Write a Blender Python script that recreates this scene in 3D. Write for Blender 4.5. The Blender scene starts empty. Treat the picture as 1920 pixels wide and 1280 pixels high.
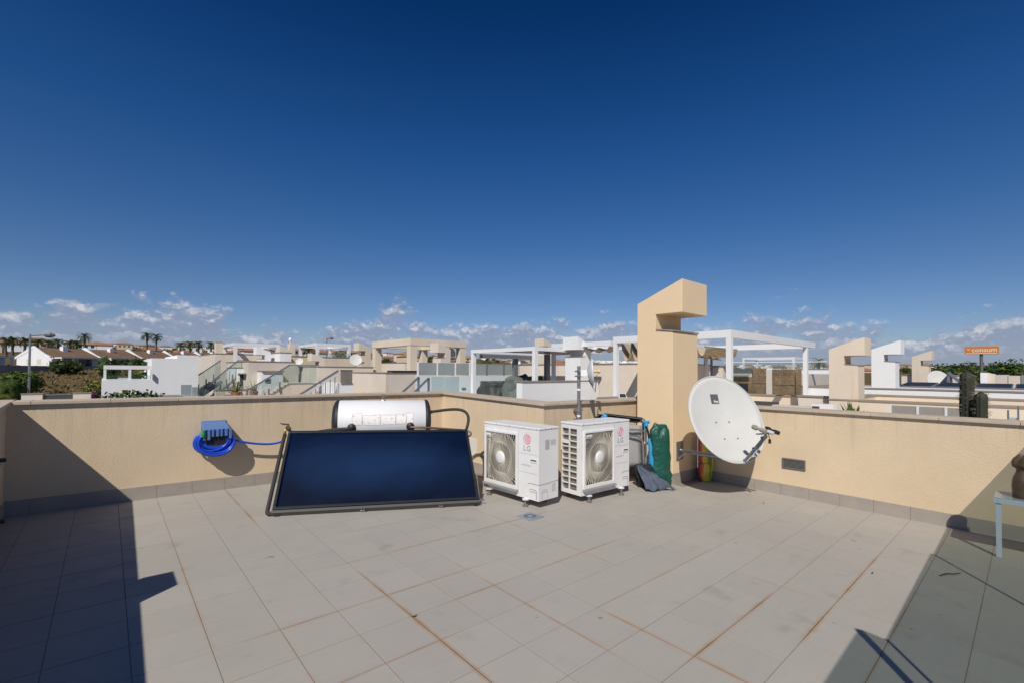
import bpy, bmesh, math, random
from mathutils import Vector, Matrix, noise

R = math.radians
scene = bpy.context.scene
C = scene.collection

# ------------------------------------------------------------------ camera
F_PX, PITCH, ROLL, YAW, CY = 857.8, 0.0187, 0.0073, 0.7247, 679.84     # fitted on the tile grid, in photo pixels (1920 wide)
cyw, syw = math.cos(YAW), math.sin(YAW)
FWD = Vector((syw * math.cos(PITCH), cyw * math.cos(PITCH), math.sin(PITCH)))
_r = Vector((cyw, -syw, 0)); _u = _r.cross(FWD)
RT = math.cos(ROLL) * _r + math.sin(ROLL) * _u
UP = -math.sin(ROLL) * _r + math.cos(ROLL) * _u
cam = bpy.data.cameras.new("camera")
cam.sensor_width = 36; cam.lens = 36 * F_PX / 1920; cam.shift_y = (CY - 640) / 1920
cam.clip_start = 0.02; cam.clip_end = 6000
co = bpy.data.objects.new("camera", cam); C.objects.link(co)
co.matrix_world = Matrix(((RT.x, UP.x, -FWD.x, 0), (RT.y, UP.y, -FWD.y, 0), (RT.z, UP.z, -FWD.z, 0), (0, 0, 0, 1)))
scene.camera = co

# ------------------------------------------------------------------ sky and sun
SUN = Vector((-0.84, -0.605, 1.0)).normalized()
world = bpy.data.worlds.new("World"); scene.world = world; world.use_nodes = True
SKY_STRENGTH, SUN_STRENGTH, EXPOSURE = 0.078, 4.2, 0.0

def sky_nodes():
    nt = world.node_tree; N = nt.nodes; L = nt.links
    bg = N["Background"]; bg.inputs[1].default_value = SKY_STRENGTH
    sky = N.new("ShaderNodeTexSky"); sky.sky_type = "NISHITA"; sky.sun_disc = False
    sky.sun_elevation = math.asin(SUN.z); sky.sun_rotation = math.atan2(SUN.x, SUN.y)
    sky.altitude = 0; sky.air_density = 1.0; sky.dust_density = 0.35; sky.ozone_density = 1.6
    def M(op, a, b=None, c=None, clamp=False):
        n = N.new("ShaderNodeMath"); n.operation = op; n.use_clamp = clamp
        for k, v in enumerate((a, b, c)):
            if v is None: continue
            if isinstance(v, (int, float)): n.inputs[k].default_value = v
            else: L.new(v, n.inputs[k])
        return n.outputs[0]
    def ramp(x, a, b):                      # smooth 0..1 between a and b
        n = N.new("ShaderNodeMapRange"); n.interpolation_type = "SMOOTHSTEP"
        L.new(x, n.inputs[0])
        for k, v in ((1, a), (2, b)):
            if isinstance(v, (int, float)): n.inputs[k].default_value = v
            else: L.new(v, n.inputs[k])
        return n.outputs[0]
    def mixc(f, a, b, mode="MIX"):
        n = N.new("ShaderNodeMix"); n.data_type = "RGBA"; n.blend_type = mode
        if isinstance(f, (int, float)): n.inputs[0].default_value = f
        else: L.new(f, n.inputs[0])
        for k, v in ((6, a), (7, b)):
            if isinstance(v, tuple): n.inputs[k].default_value = v
            else: L.new(v, n.inputs[k])
        return n.outputs[2]
    tc = N.new("ShaderNodeTexCoord")
    sep = N.new("ShaderNodeSeparateXYZ"); L.new(tc.outputs["Generated"], sep.inputs[0])
    x, y, z = sep.outputs
    hl = M("SQRT", M("ADD", M("MULTIPLY", x, x), M("MULTIPLY", y, y)))
    tz = M("DIVIDE", z, M("MAXIMUM", hl, 0.02))                    # tangent of the elevation
    ux, uy = M("DIVIDE", x, M("MAXIMUM", hl, 0.02)), M("DIVIDE", y, M("MAXIMUM", hl, 0.02))
    def field(scale, zs, detail, off, rough=0.55):
        cb = N.new("ShaderNodeCombineXYZ")
        L.new(M("ADD", ux, off), cb.inputs[0]); L.new(uy, cb.inputs[1]); L.new(M("MULTIPLY", tz, zs), cb.inputs[2])
        n = N.new("ShaderNodeTexNoise"); n.inputs["Scale"].default_value = scale
        n.inputs["Detail"].default_value = detail; n.inputs["Roughness"].default_value = rough
        L.new(cb.outputs[0], n.inputs["Vector"]); return n.outputs["Fac"]
    big = field(3.2, 0.5, 2, 3.7)                                  # the height of the cloud bank along the horizon
    puff = field(15, 1.7, 9, 1.3, 0.6)
    puff_up = None
    cb = N.new("ShaderNodeCombineXYZ")
    L.new(M("ADD", ux, 1.3), cb.inputs[0]); L.new(uy, cb.inputs[1]); L.new(M("MULTIPLY", M("ADD", tz, 0.010), 1.7), cb.inputs[2])
    n2 = N.new("ShaderNodeTexNoise"); n2.inputs["Scale"].default_value = 15; n2.inputs["Detail"].default_value = 9; n2.inputs["Roughness"].default_value = 0.6
    L.new(cb.outputs[0], n2.inputs["Vector"]); puff_up = n2.outputs["Fac"]
    fine = field(52, 1.3, 7, 8.1, 0.68)
    top = M("ADD", 0.022, M("MULTIPLY", big, 0.135))               # tan(elevation) where the bank ends
    rel = M("DIVIDE", M("MAXIMUM", tz, 0.0), top)
    thr = M("ADD", 0.225, M("MULTIPLY", M("POWER", M("MINIMUM", rel, 3.0), 2.2), 0.22))
    dens = ramp(M("SUBTRACT", M("ADD", puff, M("MULTIPLY", M("SUBTRACT", fine, 0.5), 0.30)), thr), -0.03, 0.17)
    dens = M("MULTIPLY", dens, ramp(rel, 2.1, 1.2))
    # crowns (where the cloud thins out upwards) catch the sun, the body is blue grey
    edge = ramp(M("SUBTRACT", puff, puff_up), -0.01, 0.085)
    lit = M("MULTIPLY", M("ADD", M("MULTIPLY", edge, M("ADD", 0.25, M("MULTIPLY", ramp(fine, 0.35, 0.68), 0.75))), M("MULTIPLY", ramp(fine, 0.5, 0.75), 0.22)), ramp(rel, 0.25, 0.8), clamp=True)
    cloud = mixc(lit, (3.4, 4.0, 5.6, 1), (9.0, 9.0, 9.4, 1))
    # deep polarised autumn blue, the same all round the dome
    tr = N.new("ShaderNodeValToRGB"); L.new(M("MULTIPLY", M("MAXIMUM", tz, 0.0), 0.5), tr.inputs[0]); el = tr.color_ramp.elements
    stops = ((0.0, (0.72, 0.76, 0.95)), (0.05, (0.51, 0.645, 0.93)), (0.088, (0.41, 0.587, 0.867)), (0.1435, (0.278, 0.54, 0.874)), (0.231, (0.15, 0.463, 0.87)), (0.3185, (0.075, 0.355, 0.755)), (0.403, (0.032, 0.275, 0.62)), (0.8, (0.025, 0.24, 0.56)))
    el[0].position, el[0].color = stops[0][0], (*stops[0][1], 1); el[1].position, el[1].color = stops[-1][0], (*stops[-1][1], 1)
    for p_, c_ in stops[1:-1]:
        e = el.new(p_); e.color = (*c_, 1)
    blue = mixc(1.0, sky.outputs[0], tr.outputs[0], "MULTIPLY")
    L.new(mixc(M("MULTIPLY", dens, 0.80), blue, cloud), bg.inputs[0])
sky_nodes()

sl = bpy.data.lights.new("sun", "SUN"); sl.energy = SUN_STRENGTH; sl.angle = R(0.55); sl.color = (1.0, 0.93, 0.83)
so = bpy.data.objects.new("sun", sl); C.objects.link(so)
so.rotation_euler = (-SUN).to_track_quat("-Z", "Y").to_euler()
scene.view_settings.view_transform = "Standard"; scene.view_settings.look = "None"
scene.view_settings.gamma = 1; scene.view_settings.use_curve_mapping = False; scene.view_settings.exposure = EXPOSURE
scene.cycles.max_bounces = 8; scene.cycles.transparent_max_bounces = 16

# ------------------------------------------------------------------ geometry of the place
T = 0.335                                       # tile pitch
FH, FA, FB = 1.5327, 0.01822, -0.01021          # the roof falls gently
X_OFF, Y_OFF = -1.3503, 10.7034
def fz(x, y): return -(FH + FA * x + FB * y)
def ray(px, py): return FWD * F_PX + (px - 960) * RT - (py - CY) * UP
FH2 = Vector((syw, cyw, 0))
def at(px, py, d):                               # point seen at photo pixel (px, py), d metres ahead
    v = ray(px, py); return v * (d / v.dot(FH2))
def on_x(px, x, py=690): v = ray(px, py); return v * (x / v.x)
def on_y(px, y, py=690): v = ray(px, py); return v * (y / v.y)
def on_floor(px, py, dz=0):
    v = ray(px, py); return v * (-(FH - dz) / (v.z + FA * v.x + FB * v.y))

# ------------------------------------------------------------------ materials
MATS = {}
def nodes(name):
    m = bpy.data.materials.new(name); m.use_nodes = True
    return m, m.node_tree.nodes, m.node_tree.links, m.node_tree.nodes["Principled BSDF"]
def mat(name, col, rough=0.6, metal=0.0, var=0.0, vscale=3.0, bump=0.0, bscale=60.0, coat=0.0, dist=0.004, spec=0.5, streak=0.0, drip=False):
    if name in MATS: return MATS[name]
    m, N, L, b = nodes(name); MATS[name] = m
    b.inputs["Base Color"].default_value = (*col, 1); b.inputs["Roughness"].default_value = rough
    b.inputs["Metallic"].default_value = metal; b.inputs["Coat Weight"].default_value = coat
    b.inputs["Specular IOR Level"].default_value = spec
    geo = N.new("ShaderNodeNewGeometry")
    if var or streak:
        n = N.new("ShaderNodeTexNoise"); n.inputs["Scale"].default_value = vscale; n.inputs["Detail"].default_value = 6; n.inputs["Roughness"].default_value = 0.65
        L.new(geo.outputs["Position"], n.inputs["Vector"])
        r = N.new("ShaderNodeMapRange"); r.inputs[1].default_value = 0.3; r.inputs[2].default_value = 0.7
        r.inputs[3].default_value = 1 - var; r.inputs[4].default_value = 1 + var * 0.5
        L.new(n.outputs["Fac"], r.inputs[0])
        mx = N.new("ShaderNodeMix"); mx.data_type = "RGBA"; mx.blend_type = "MULTIPLY"; mx.inputs[0].default_value = 1
        mx.inputs[6].default_value = (*col, 1); L.new(r.outputs[0], mx.inputs[7])
        out = mx.outputs[2]
        if streak:                                # rusty rain streaks running down
            mp = N.new("ShaderNodeMapping"); mp.inputs["Scale"].default_value = (2.2, 2.2, 0.16)
            L.new(geo.outputs["Position"], mp.inputs["Vector"])
            s = N.new("ShaderNodeTexNoise"); s.inputs["Scale"].default_value = 1.7; s.inputs["Detail"].default_value = 5
            L.new(mp.outputs[0], s.inputs["Vector"])
            r2 = N.new("ShaderNodeMapRange"); r2.inputs[1].default_value = 0.58; r2.inputs[2].default_value = 0.76; r2.inputs[4].default_value = streak
            L.new(s.outputs["Fac"], r2.inputs[0])
            m2 = N.new("ShaderNodeMix"); m2.data_type = "RGBA"; L.new(r2.outputs[0], m2.inputs[0]); L.new(out, m2.inputs[6])
            m2.inputs[7].default_value = (col[0] * 0.86, col[1] * 0.66, col[2] * 0.46, 1); out = m2.outputs[2]
        if drip:                                  # grime washed down from under the coping
            mp = N.new("ShaderNodeMapping"); mp.inputs["Scale"].default_value = (9, 9, 0.5); L.new(geo.outputs["Position"], mp.inputs["Vector"])
            s = N.new("ShaderNodeTexNoise"); s.inputs["Scale"].default_value = 1.6; s.inputs["Detail"].default_value = 6; s.inputs["Roughness"].default_value = 0.7; L.new(mp.outputs[0], s.inputs["Vector"])
            sp = N.new("ShaderNodeSeparateXYZ"); L.new(geo.outputs["Position"], sp.inputs[0])
            h = N.new("ShaderNodeMapRange"); L.new(sp.outputs[2], h.inputs[0]); h.inputs[1].default_value = -1.0; h.inputs[2].default_value = -0.36; h.inputs[3].default_value = -0.12; h.inputs[4].default_value = 0.10
            a_ = N.new("ShaderNodeMath"); L.new(s.outputs["Fac"], a_.inputs[0]); L.new(h.outputs[0], a_.inputs[1])
            r3 = N.new("ShaderNodeMapRange"); L.new(a_.outputs[0], r3.inputs[0]); r3.inputs[1].default_value = 0.52; r3.inputs[2].default_value = 0.82; r3.inputs[4].default_value = 0.42
            m3 = N.new("ShaderNodeMix"); m3.data_type = "RGBA"; L.new(r3.outputs[0], m3.inputs[0]); L.new(out, m3.inputs[6]); m3.inputs[7].default_value = (0.33, 0.25, 0.17, 1); out = m3.outputs[2]
        L.new(out, b.inputs["Base Color"])
    if bump:
        n = N.new("ShaderNodeTexNoise"); n.inputs["Scale"].default_value = bscale; n.inputs["Detail"].default_value = 4
        L.new(geo.outputs["Position"], n.inputs["Vector"])
        bp = N.new("ShaderNodeBump"); bp.inputs["Strength"].default_value = bump; bp.inputs["Distance"].default_value = dist
        L.new(n.outputs["Fac"], bp.inputs["Height"]); L.new(bp.outputs[0], b.inputs["Normal"])
    return m
def glass_mat(name, tint, refl=0.12, frost=0.0, frost_col=(0.7, 0.75, 0.75)):
    if name in MATS: return MATS[name]
    m, N, L, b = nodes(name); MATS[name] = m
    tr = N.new("ShaderNodeBsdfTransparent"); tr.inputs[0].default_value = (*tint, 1)
    gl = N.new("ShaderNodeBsdfGlossy"); gl.inputs["Roughness"].default_value = 0.02
    lw = N.new("ShaderNodeLayerWeight"); lw.inputs[0].default_value = 0.35
    mr = N.new("ShaderNodeMapRange"); mr.inputs[3].default_value = refl * 0.35; mr.inputs[4].default_value = min(1, refl * 4)
    L.new(lw.outputs["Fresnel"], mr.inputs[0])
    mx = N.new("ShaderNodeMixShader"); L.new(mr.outputs[0], mx.inputs[0]); L.new(tr.outputs[0], mx.inputs[1]); L.new(gl.outputs[0], mx.inputs[2])
    out = mx.outputs[0]
    if frost:
        df = N.new("ShaderNodeBsdfDiffuse"); df.inputs[0].default_value = (*frost_col, 1)
        m2 = N.new("ShaderNodeMixShader"); m2.inputs[0].default_value = frost
        L.new(out, m2.inputs[1]); L.new(df.outputs[0], m2.inputs[2]); out = m2.outputs[0]
    L.new(out, N["Material Output"].inputs[0]); return m

CREAM = mat("cream stucco", (0.69, 0.553, 0.38), 0.92, var=0.07, vscale=1.6, bump=0.75, bscale=95, dist=0.006, streak=0.25, drip=True)
CREAM_BRIGHT = mat("brightened cream stucco", (0.80, 0.62, 0.40), 0.92, var=0.05, vscale=1.6, bump=0.6, bscale=95, dist=0.005)  # light falloff painted in: same stucco as the walls, lightened for the chimney
PALE = mat("pale beige render", (0.70, 0.61, 0.49), 0.92, var=0.09, vscale=0.7, bump=0.3, bscale=40, streak=0.42)
PALE2 = mat("pinkish beige render", (0.72, 0.64, 0.55), 0.92, var=0.09, vscale=0.7, bump=0.3, bscale=40, streak=0.45)
WHITE = mat("white render", (0.80, 0.81, 0.82), 0.9, var=0.05, vscale=0.8, bump=0.25, bscale=40, streak=0.06)
GREYWALL = mat("greyish beige render", (0.62, 0.56, 0.485), 0.92, var=0.08, vscale=0.6, bump=0.3, bscale=40, streak=0.3)
COPING = mat("beige coping stone", (0.52, 0.43, 0.33), 0.75, var=0.14, vscale=5, bump=0.3, bscale=120, dist=0.002)
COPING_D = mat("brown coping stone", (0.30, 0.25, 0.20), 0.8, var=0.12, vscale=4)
SKIRT = mat("taupe skirting tile", (0.36, 0.32, 0.28), 0.55, var=0.12, vscale=6, bump=0.2, bscale=40, dist=0.002)
WPAINT = mat("white powder coated metal", (0.78, 0.79, 0.80), 0.35, var=0.03, vscale=2)
GPAINT = mat("grey powder coated metal", (0.16, 0.18, 0.20), 0.4)
DARK = mat("dark rubber", (0.022, 0.023, 0.025), 0.55, var=0.2, vscale=30)
BLACKM = mat("black painted metal", (0.02, 0.022, 0.025), 0.35)
GALV = mat("galvanised steel", (0.42, 0.43, 0.43), 0.38, metal=0.85, var=0.25, vscale=25)
STEELP = mat("grey painted steel", (0.17, 0.17, 0.165), 0.45, metal=0.3, var=0.15, vscale=12)
BRASS = mat("dull brass", (0.42, 0.31, 0.14), 0.35, metal=0.9)
ACW = mat("white appliance paint", (0.75, 0.75, 0.745), 0.42, var=0.06, vscale=5, spec=0.4)
ACB = mat("off white grille plastic", (0.80, 0.75, 0.64), 0.5)
ACD = mat("fan recess", (0.14, 0.13, 0.11), 0.7)
ACSEAM = mat("panel seam grey", (0.30, 0.30, 0.30), 0.7)
COIL = mat("aluminium coil fins", (0.30, 0.27, 0.22), 0.55, metal=0.4, var=0.2, vscale=80)
WINDOW = mat("dark window glass", (0.03, 0.04, 0.05), 0.08, spec=0.8)
FOL = [mat("foliage dark green", (0.030, 0.055, 0.018), 0.85, spec=0.12), mat("foliage mid green", (0.050, 0.085, 0.024), 0.85, spec=0.12), mat("foliage yellow green", (0.12, 0.14, 0.03), 0.85, spec=0.12)]
TRUNK = mat("palm trunk", (0.13, 0.10, 0.075), 0.9, var=0.2, vscale=3)

# ------------------------------------------------------------------ mesh helpers
class MB:
    """Collects solids in world coordinates (through the frame M) and links them as one mesh."""
    def __init__(s, M=None): s.v = []; s.f = []; s.mi = []; s.cur = 0; s.M = M or Matrix()
    def add(s, vs, fs):
        o = len(s.v); s.v += [s.M @ Vector(p) for p in vs]; s.f += [tuple(i + o for i in f) for f in fs]; s.mi += [s.cur] * len(fs); return s
    def hexa(s, b, t):
        return s.add(list(b) + list(t), [(3, 2, 1, 0), (4, 5, 6, 7), (0, 1, 5, 4), (1, 2, 6, 5), (2, 3, 7, 6), (3, 0, 4, 7)])
    def box(s, x0, y0, z0, x1, y1, z1):
        if x0 > x1: x0, x1 = x1, x0
        if y0 > y1: y0, y1 = y1, y0
        if z0 > z1: z0, z1 = z1, z0
        return s.hexa([(x0, y0, z0), (x1, y0, z0), (x1, y1, z0), (x0, y1, z0)], [(x0, y0, z1), (x1, y0, z1), (x1, y1, z1), (x0, y1, z1)])
    def bar(s, a, b, w, h=None, up=(0, 0, 1)):          # square bar between two points
        a, b = Vector(a), Vector(b); h = h or w; d = (b - a).normalized(); u = Vector(up)
        if abs(d.dot(u)) > 0.99: u = Vector((1, 0, 0))
        x = d.cross(u).normalized() * w / 2; y = x.cross(d).normalized() * h / 2
        return s.hexa([a - x - y, a + x - y, a + x + y, a - x + y], [b - x - y, b + x - y, b + x + y, b - x + y])
    def prism(s, pts, ext):                               # polygon extruded along a vector
        pts = [Vector(p) for p in pts]; e = Vector(ext); n = len(pts)
        nrm = sum(((pts[i] - pts[0]).cross(pts[i + 1] - pts[0]) for i in range(1, n - 1)), Vector())
        if nrm.dot(e) > 0: pts.reverse()
        return s.add(pts + [p + e for p in pts], [tuple(range(n)), tuple(range(2 * n - 1, n - 1, -1))] + [(i, i + n, (i + 1) % n + n, (i + 1) % n) for i in range(n)])
    def tube(s, pts, r, n=8, cap=True):
        pts = [Vector(p) for p in pts]; rs = r if isinstance(r, (list, tuple)) else [r] * len(pts)
        vs = []; fs = []; pv = None
        for i, p in enumerate(pts):
            d = (pts[min(i + 1, len(pts) - 1)] - pts[max(i - 1, 0)]).normalized()
            if pv is None:
                pv = d.orthogonal().normalized()
            x = (pv - d * pv.dot(d)).normalized(); pv = x; y = d.cross(x)
            vs += [p + (x * math.cos(2 * math.pi * k / n) + y * math.sin(2 * math.pi * k / n)) * rs[i] for k in range(n)]
        for i in range(len(pts) - 1):
            fs += [(i * n + k, i * n + (k + 1) % n, (i + 1) * n + (k + 1) % n, (i + 1) * n + k) for k in range(n)]
        if cap: fs += [tuple(range(n - 1, -1, -1)), tuple(range((len(pts) - 1) * n, len(pts) * n))]
        return s.add(vs, fs)
    def cyl(s, a, b, r, n=16): return s.tube([a, b], r, n)
    def lathe(s, prof, o, ax, n=24, ref=None):            # profile [(radius, along)] round an axis
        o = Vector(o); ax = Vector(ax).normalized(); x = (Vector(ref) if ref else ax.orthogonal()).normalized(); y = ax.cross(x); vs = []; fs = []
        for rr, h in prof:
            vs += [o + ax * h + (x * math.cos(2 * math.pi * k / n) + y * math.sin(2 * math.pi * k / n)) * rr for k in range(n)]
        m = len(prof)
        for i in range(m - 1):
            fs += [(i * n + k, i * n + (k + 1) % n, (i + 1) * n + (k + 1) % n, (i + 1) * n + k) for k in range(n)]
        if prof[0][0] > 1e-5: fs.append(tuple(range(n - 1, -1, -1)))
        if prof[-1][0] > 1e-5: fs.append(tuple(range((m - 1) * n, m * n)))
        return s.add(vs, fs)
    def sheet(s, rows, th=0.0):                           # grid of points, optional thickness
        nu = len(rows[0]); vs = [p for r in rows for p in r]; fs = []
        for j in range(len(rows) - 1):
            for i in range(nu - 1):
                fs.append((j * nu + i, j * nu + i + 1, (j + 1) * nu + i + 1, (j + 1) * nu + i))
        return s.add(vs, fs)
    def build(s, name, m, parent=None, bevel=0.0, smooth=None, solid=0.0):
        o0 = WLOC.get(parent.name, Vector()) if parent else Vector()
        me = bpy.data.meshes.new(name); me.from_pydata([p - o0 for p in s.v], [], s.f)
        for k in (m if isinstance(m, list) else [m]): me.materials.append(k)
        if isinstance(m, list): me.polygons.foreach_set("material_index", s.mi)
        me.update()
        if smooth is not None:
            me.polygons.foreach_set("use_smooth", [True] * len(me.polygons)); me.set_sharp_from_angle(angle=R(smooth))
        o = bpy.data.objects.new(name, me); C.objects.link(o)
        if parent: o.parent = parent; WLOC[o.name] = o0.copy()
        if smooth is not None:
            bm = bmesh.new(); bm.from_mesh(me); bmesh.ops.remove_doubles(bm, verts=bm.verts, dist=2e-5); bm.to_mesh(me); bm.free(); me.set_sharp_from_angle(angle=R(smooth))
        if solid:
            md = o.modifiers.new("solid", "SOLIDIFY"); md.thickness = solid; md.offset = 0
        if bevel:
            md = o.modifiers.new("bevel", "BEVEL"); md.width = bevel; md.segments = 2; md.limit_method = "ANGLE"; md.angle_limit = R(40)
        return o
WLOC = {}
def thing(name, label, cat, loc, group=None):
    o = bpy.data.objects.new(name, None); o.empty_display_size = 0.2; C.objects.link(o); o.location = loc; WLOC[o.name] = Vector(loc)
    o["label"] = label; o["category"] = cat
    if group: o["group"] = group
    return o
def tag(o, label, cat, group=None):
    o["label"] = label; o["category"] = cat
    if group: o["group"] = group
    return o
def struct(o, kind="structure"): o["kind"] = kind; return o
def frame(o, ex, ey, ez=(0, 0, 1)):
    ex, ey, ez, o = Vector(ex), Vector(ey), Vector(ez), Vector(o)
    return Matrix(((ex.x, ey.x, ez.x, o.x), (ex.y, ey.y, ez.y, o.y), (ex.z, ey.z, ez.z, o.z), (0, 0, 0, 1)))
def lettering(txt, size, M, m, parent, name="lettering", bold=0.0, ext=0.0006, space=1.0):
    cu = bpy.data.curves.new("t", "FONT"); cu.body = txt; cu.size = size; cu.extrude = ext; cu.offset = bold; cu.align_x = "CENTER"; cu.align_y = "CENTER"; cu.resolution_u = 3; cu.space_character = space
    ob = bpy.data.objects.new("t", cu); C.objects.link(ob); bpy.context.view_layer.update()
    me = bpy.data.meshes.new_from_object(ob.evaluated_get(bpy.context.evaluated_depsgraph_get())); bpy.data.objects.remove(ob)
    o0 = WLOC.get(parent.name, Vector()); me.transform(Matrix.Translation(-o0) @ M); me.materials.clear(); me.materials.append(m)
    o = bpy.data.objects.new(name, me); C.objects.link(o); o.parent = parent; WLOC[o.name] = o0.copy(); return o
def arc(c, x, y, r, a0, a1, n=10):
    c, x, y = Vector(c), Vector(x), Vector(y)
    return [c + x * r * math.cos(R(a0 + (a1 - a0) * k / n)) + y * r * math.sin(R(a0 + (a1 - a0) * k / n)) for k in range(n + 1)]
def bez(p0, p1, p2, p3, n=14):
    p0, p1, p2, p3 = map(Vector, (p0, p1, p2, p3)); o = []
    for k in range(n + 1):
        t = k / n; o.append(p0 * (1 - t) ** 3 + p1 * 3 * t * (1 - t) ** 2 + p2 * 3 * t * t * (1 - t) + p3 * t ** 3)
    return o

# ------------------------------------------------------------------ roof terrace: floor
# the joints that have rusted: (index of the joint, from, to, how much) along both directions of the tile grid
RUST_U = ((3, 0.8, 9, 1.0), (2, -9.6, -4.5, 0.6), (6, 5.2, 9, 0.7), (5, 2.6, 6.2, 0.45), (1, 2.5, 7, 0.3), (8, -2, 4, 0.35), (13, 5, 9, 0.4), (0, -3, 2, 0.25), (10, 6, 9, 0.3))
RUST_V = ((0, 2.4, 9.5, 0.65), (7, 5.9, 9.2, 0.95), (8, 8.0, 14, 0.75), (3, 3.8, 9.3, 0.45), (2, 0.6, 4.8, 0.5), (4, -0.5, 3.2, 0.5), (-2, 4, 12, 0.35), (5, 6, 11, 0.25), (9, 6, 12, 0.35))
def joint_rust(N, L):
    """Sockets (u, v, rust of the nearest u joint, rust of the nearest v joint) in tile units."""
    geo = N.new("ShaderNodeNewGeometry"); sep = N.new("ShaderNodeSeparateXYZ"); L.new(geo.outputs["Position"], sep.inputs[0])
    def M(op, a, b_=None, c=None):
        n = N.new("ShaderNodeMath"); n.operation = op
        for k, v in enumerate((a, b_, c)):
            if v is None: continue
            if isinstance(v, (int, float)): n.inputs[k].default_value = v
            else: L.new(v, n.inputs[k])
        return n.outputs[0]
    def sm(x, a, b_):
        n = N.new("ShaderNodeMapRange"); n.interpolation_type = "SMOOTHSTEP"; L.new(x, n.inputs[0]); n.inputs[1].default_value = a; n.inputs[2].default_value = b_; return n.outputs[0]
    u = M("ADD", M("DIVIDE", sep.outputs[0], T), X_OFF); v = M("SUBTRACT", Y_OFF, M("DIVIDE", sep.outputs[1], T))
    nz = N.new("ShaderNodeTexNoise"); nz.inputs["Scale"].default_value = 2.6; nz.inputs["Detail"].default_value = 5; L.new(geo.outputs["Position"], nz.inputs["Vector"])
    vary = sm(nz.outputs["Fac"], 0.30, 0.62)
    outs = []
    for a, b_, tab in ((u, v, RUST_U), (v, u, RUST_V)):
        tot = M("MULTIPLY", sm(nz.outputs["Fac"], 0.52, 0.75), 0.16)
        for idx, lo, hi, st in tab:
            on = M("COMPARE", a, float(idx), 0.45); rng_ = M("MULTIPLY", sm(b_, lo - 0.5, lo + 0.5), sm(b_, hi + 0.5, hi - 0.5))
            tot = M("ADD", tot, M("MULTIPLY", M("MULTIPLY", on, rng_), M("MULTIPLY", M("ADD", M("MULTIPLY", vary, 0.75), 0.25), st)))
        outs.append(tot)
    return u, v, outs[0], outs[1], M
def tile_mat():
    m, N, L, b = nodes("ribbed grey floor tile")
    geo = N.new("ShaderNodeNewGeometry"); sep = N.new("ShaderNodeSeparateXYZ"); L.new(geo.outputs["Position"], sep.inputs[0])
    def M(op, a, b_=None, c=None):
        n = N.new("ShaderNodeMath"); n.operation = op
        for k, v in enumerate((a, b_, c)):
            if v is None: continue
            if isinstance(v, (int, float)): n.inputs[k].default_value = v
            else: L.new(v, n.inputs[k])
        return n.outputs[0]
    def mr(x, a, b_, c=0.0, d=1.0, sm=True):
        n = N.new("ShaderNodeMapRange"); n.interpolation_type = "SMOOTHSTEP" if sm else "LINEAR"
        L.new(x, n.inputs[0])
        for k, v in ((1, a), (2, b_), (3, c), (4, d)): n.inputs[k].default_value = v
        return n.outputs[0]
    def nz(scale, det=4, off=(0, 0, 0), sc=(1, 1, 1)):
        mp = N.new("ShaderNodeMapping"); mp.inputs["Location"].default_value = off; mp.inputs["Scale"].default_value = sc
        L.new(geo.outputs["Position"], mp.inputs["Vector"])
        n = N.new("ShaderNodeTexNoise"); n.inputs["Scale"].default_value = scale; n.inputs["Detail"].default_value = det
        L.new(mp.outputs[0], n.inputs["Vector"]); return n.outputs["Fac"]
    u, v, ru_, rv_, _ = joint_rust(N, L)
    du = M("MULTIPLY", M("PINGPONG", u, 0.5), T); dv = M("MULTIPLY", M("PINGPONG", v, 0.5), T)
    wig = M("MULTIPLY", M("SUBTRACT", nz(14, 4), 0.5), 0.026)
    ru = M("MULTIPLY", mr(M("ADD", du, wig), 0.026, 0.0), ru_); rv = M("MULTIPLY", mr(M("ADD", dv, wig), 0.026, 0.0), rv_)
    rust = M("MINIMUM", M("MULTIPLY", M("MAXIMUM", ru, rv), 0.75), 0.7)
    oi = N.new("ShaderNodeObjectInfo")
    tone = M("ADD", mr(oi.outputs["Random"], 0, 1, 0.975, 1.025, False), M("MULTIPLY", M("SUBTRACT", nz(1.1, 5), 0.5), 0.14))
    ribs = M("MULTIPLY", M("SUBTRACT", nz(34, 3, (0, 0, 0), (0.14, 1, 1)), 0.5), 0.10)
    dirt = mr(nz(3.4, 7, (3, 3, 0)), 0.6, 0.78, 0, 0.16)
    val = M("SUBTRACT", M("ADD", tone, ribs), dirt)
    a = N.new("ShaderNodeMix"); a.data_type = "RGBA"; a.blend_type = "MULTIPLY"; a.inputs[0].default_value = 1; a.inputs[6].default_value = (0.395, 0.374, 0.338, 1); L.new(val, a.inputs[7])
    c = N.new("ShaderNodeMix"); c.data_type = "RGBA"; L.new(rust, c.inputs[0]); L.new(a.outputs[2], c.inputs[6]); c.inputs[7].default_value = (0.36, 0.205, 0.085, 1)
    sp = mr(nz(9, 2, (7, 1, 0)), 0.765, 0.785, 0, 0.45)
    d = N.new("ShaderNodeMix"); d.data_type = "RGBA"; L.new(sp, d.inputs[0]); L.new(c.outputs[2], d.inputs[6]); d.inputs[7].default_value = (0.11, 0.10, 0.09, 1)
    L.new(d.outputs[2], b.inputs["Base Color"])
    L.new(mr(nz(5, 4), 0.3, 0.7, 0.5, 0.68), b.inputs["Roughness"]); b.inputs["Specular IOR Level"].default_value = 0.3
    bp = N.new("ShaderNodeBump"); bp.inputs["Strength"].default_value = 0.35; bp.inputs["Distance"].default_value = 0.0012
    L.new(nz(60, 3, (0, 0, 0), (0.08, 1, 1)), bp.inputs["Height"]); L.new(bp.outputs[0], b.inputs["Normal"])
    return m
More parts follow.
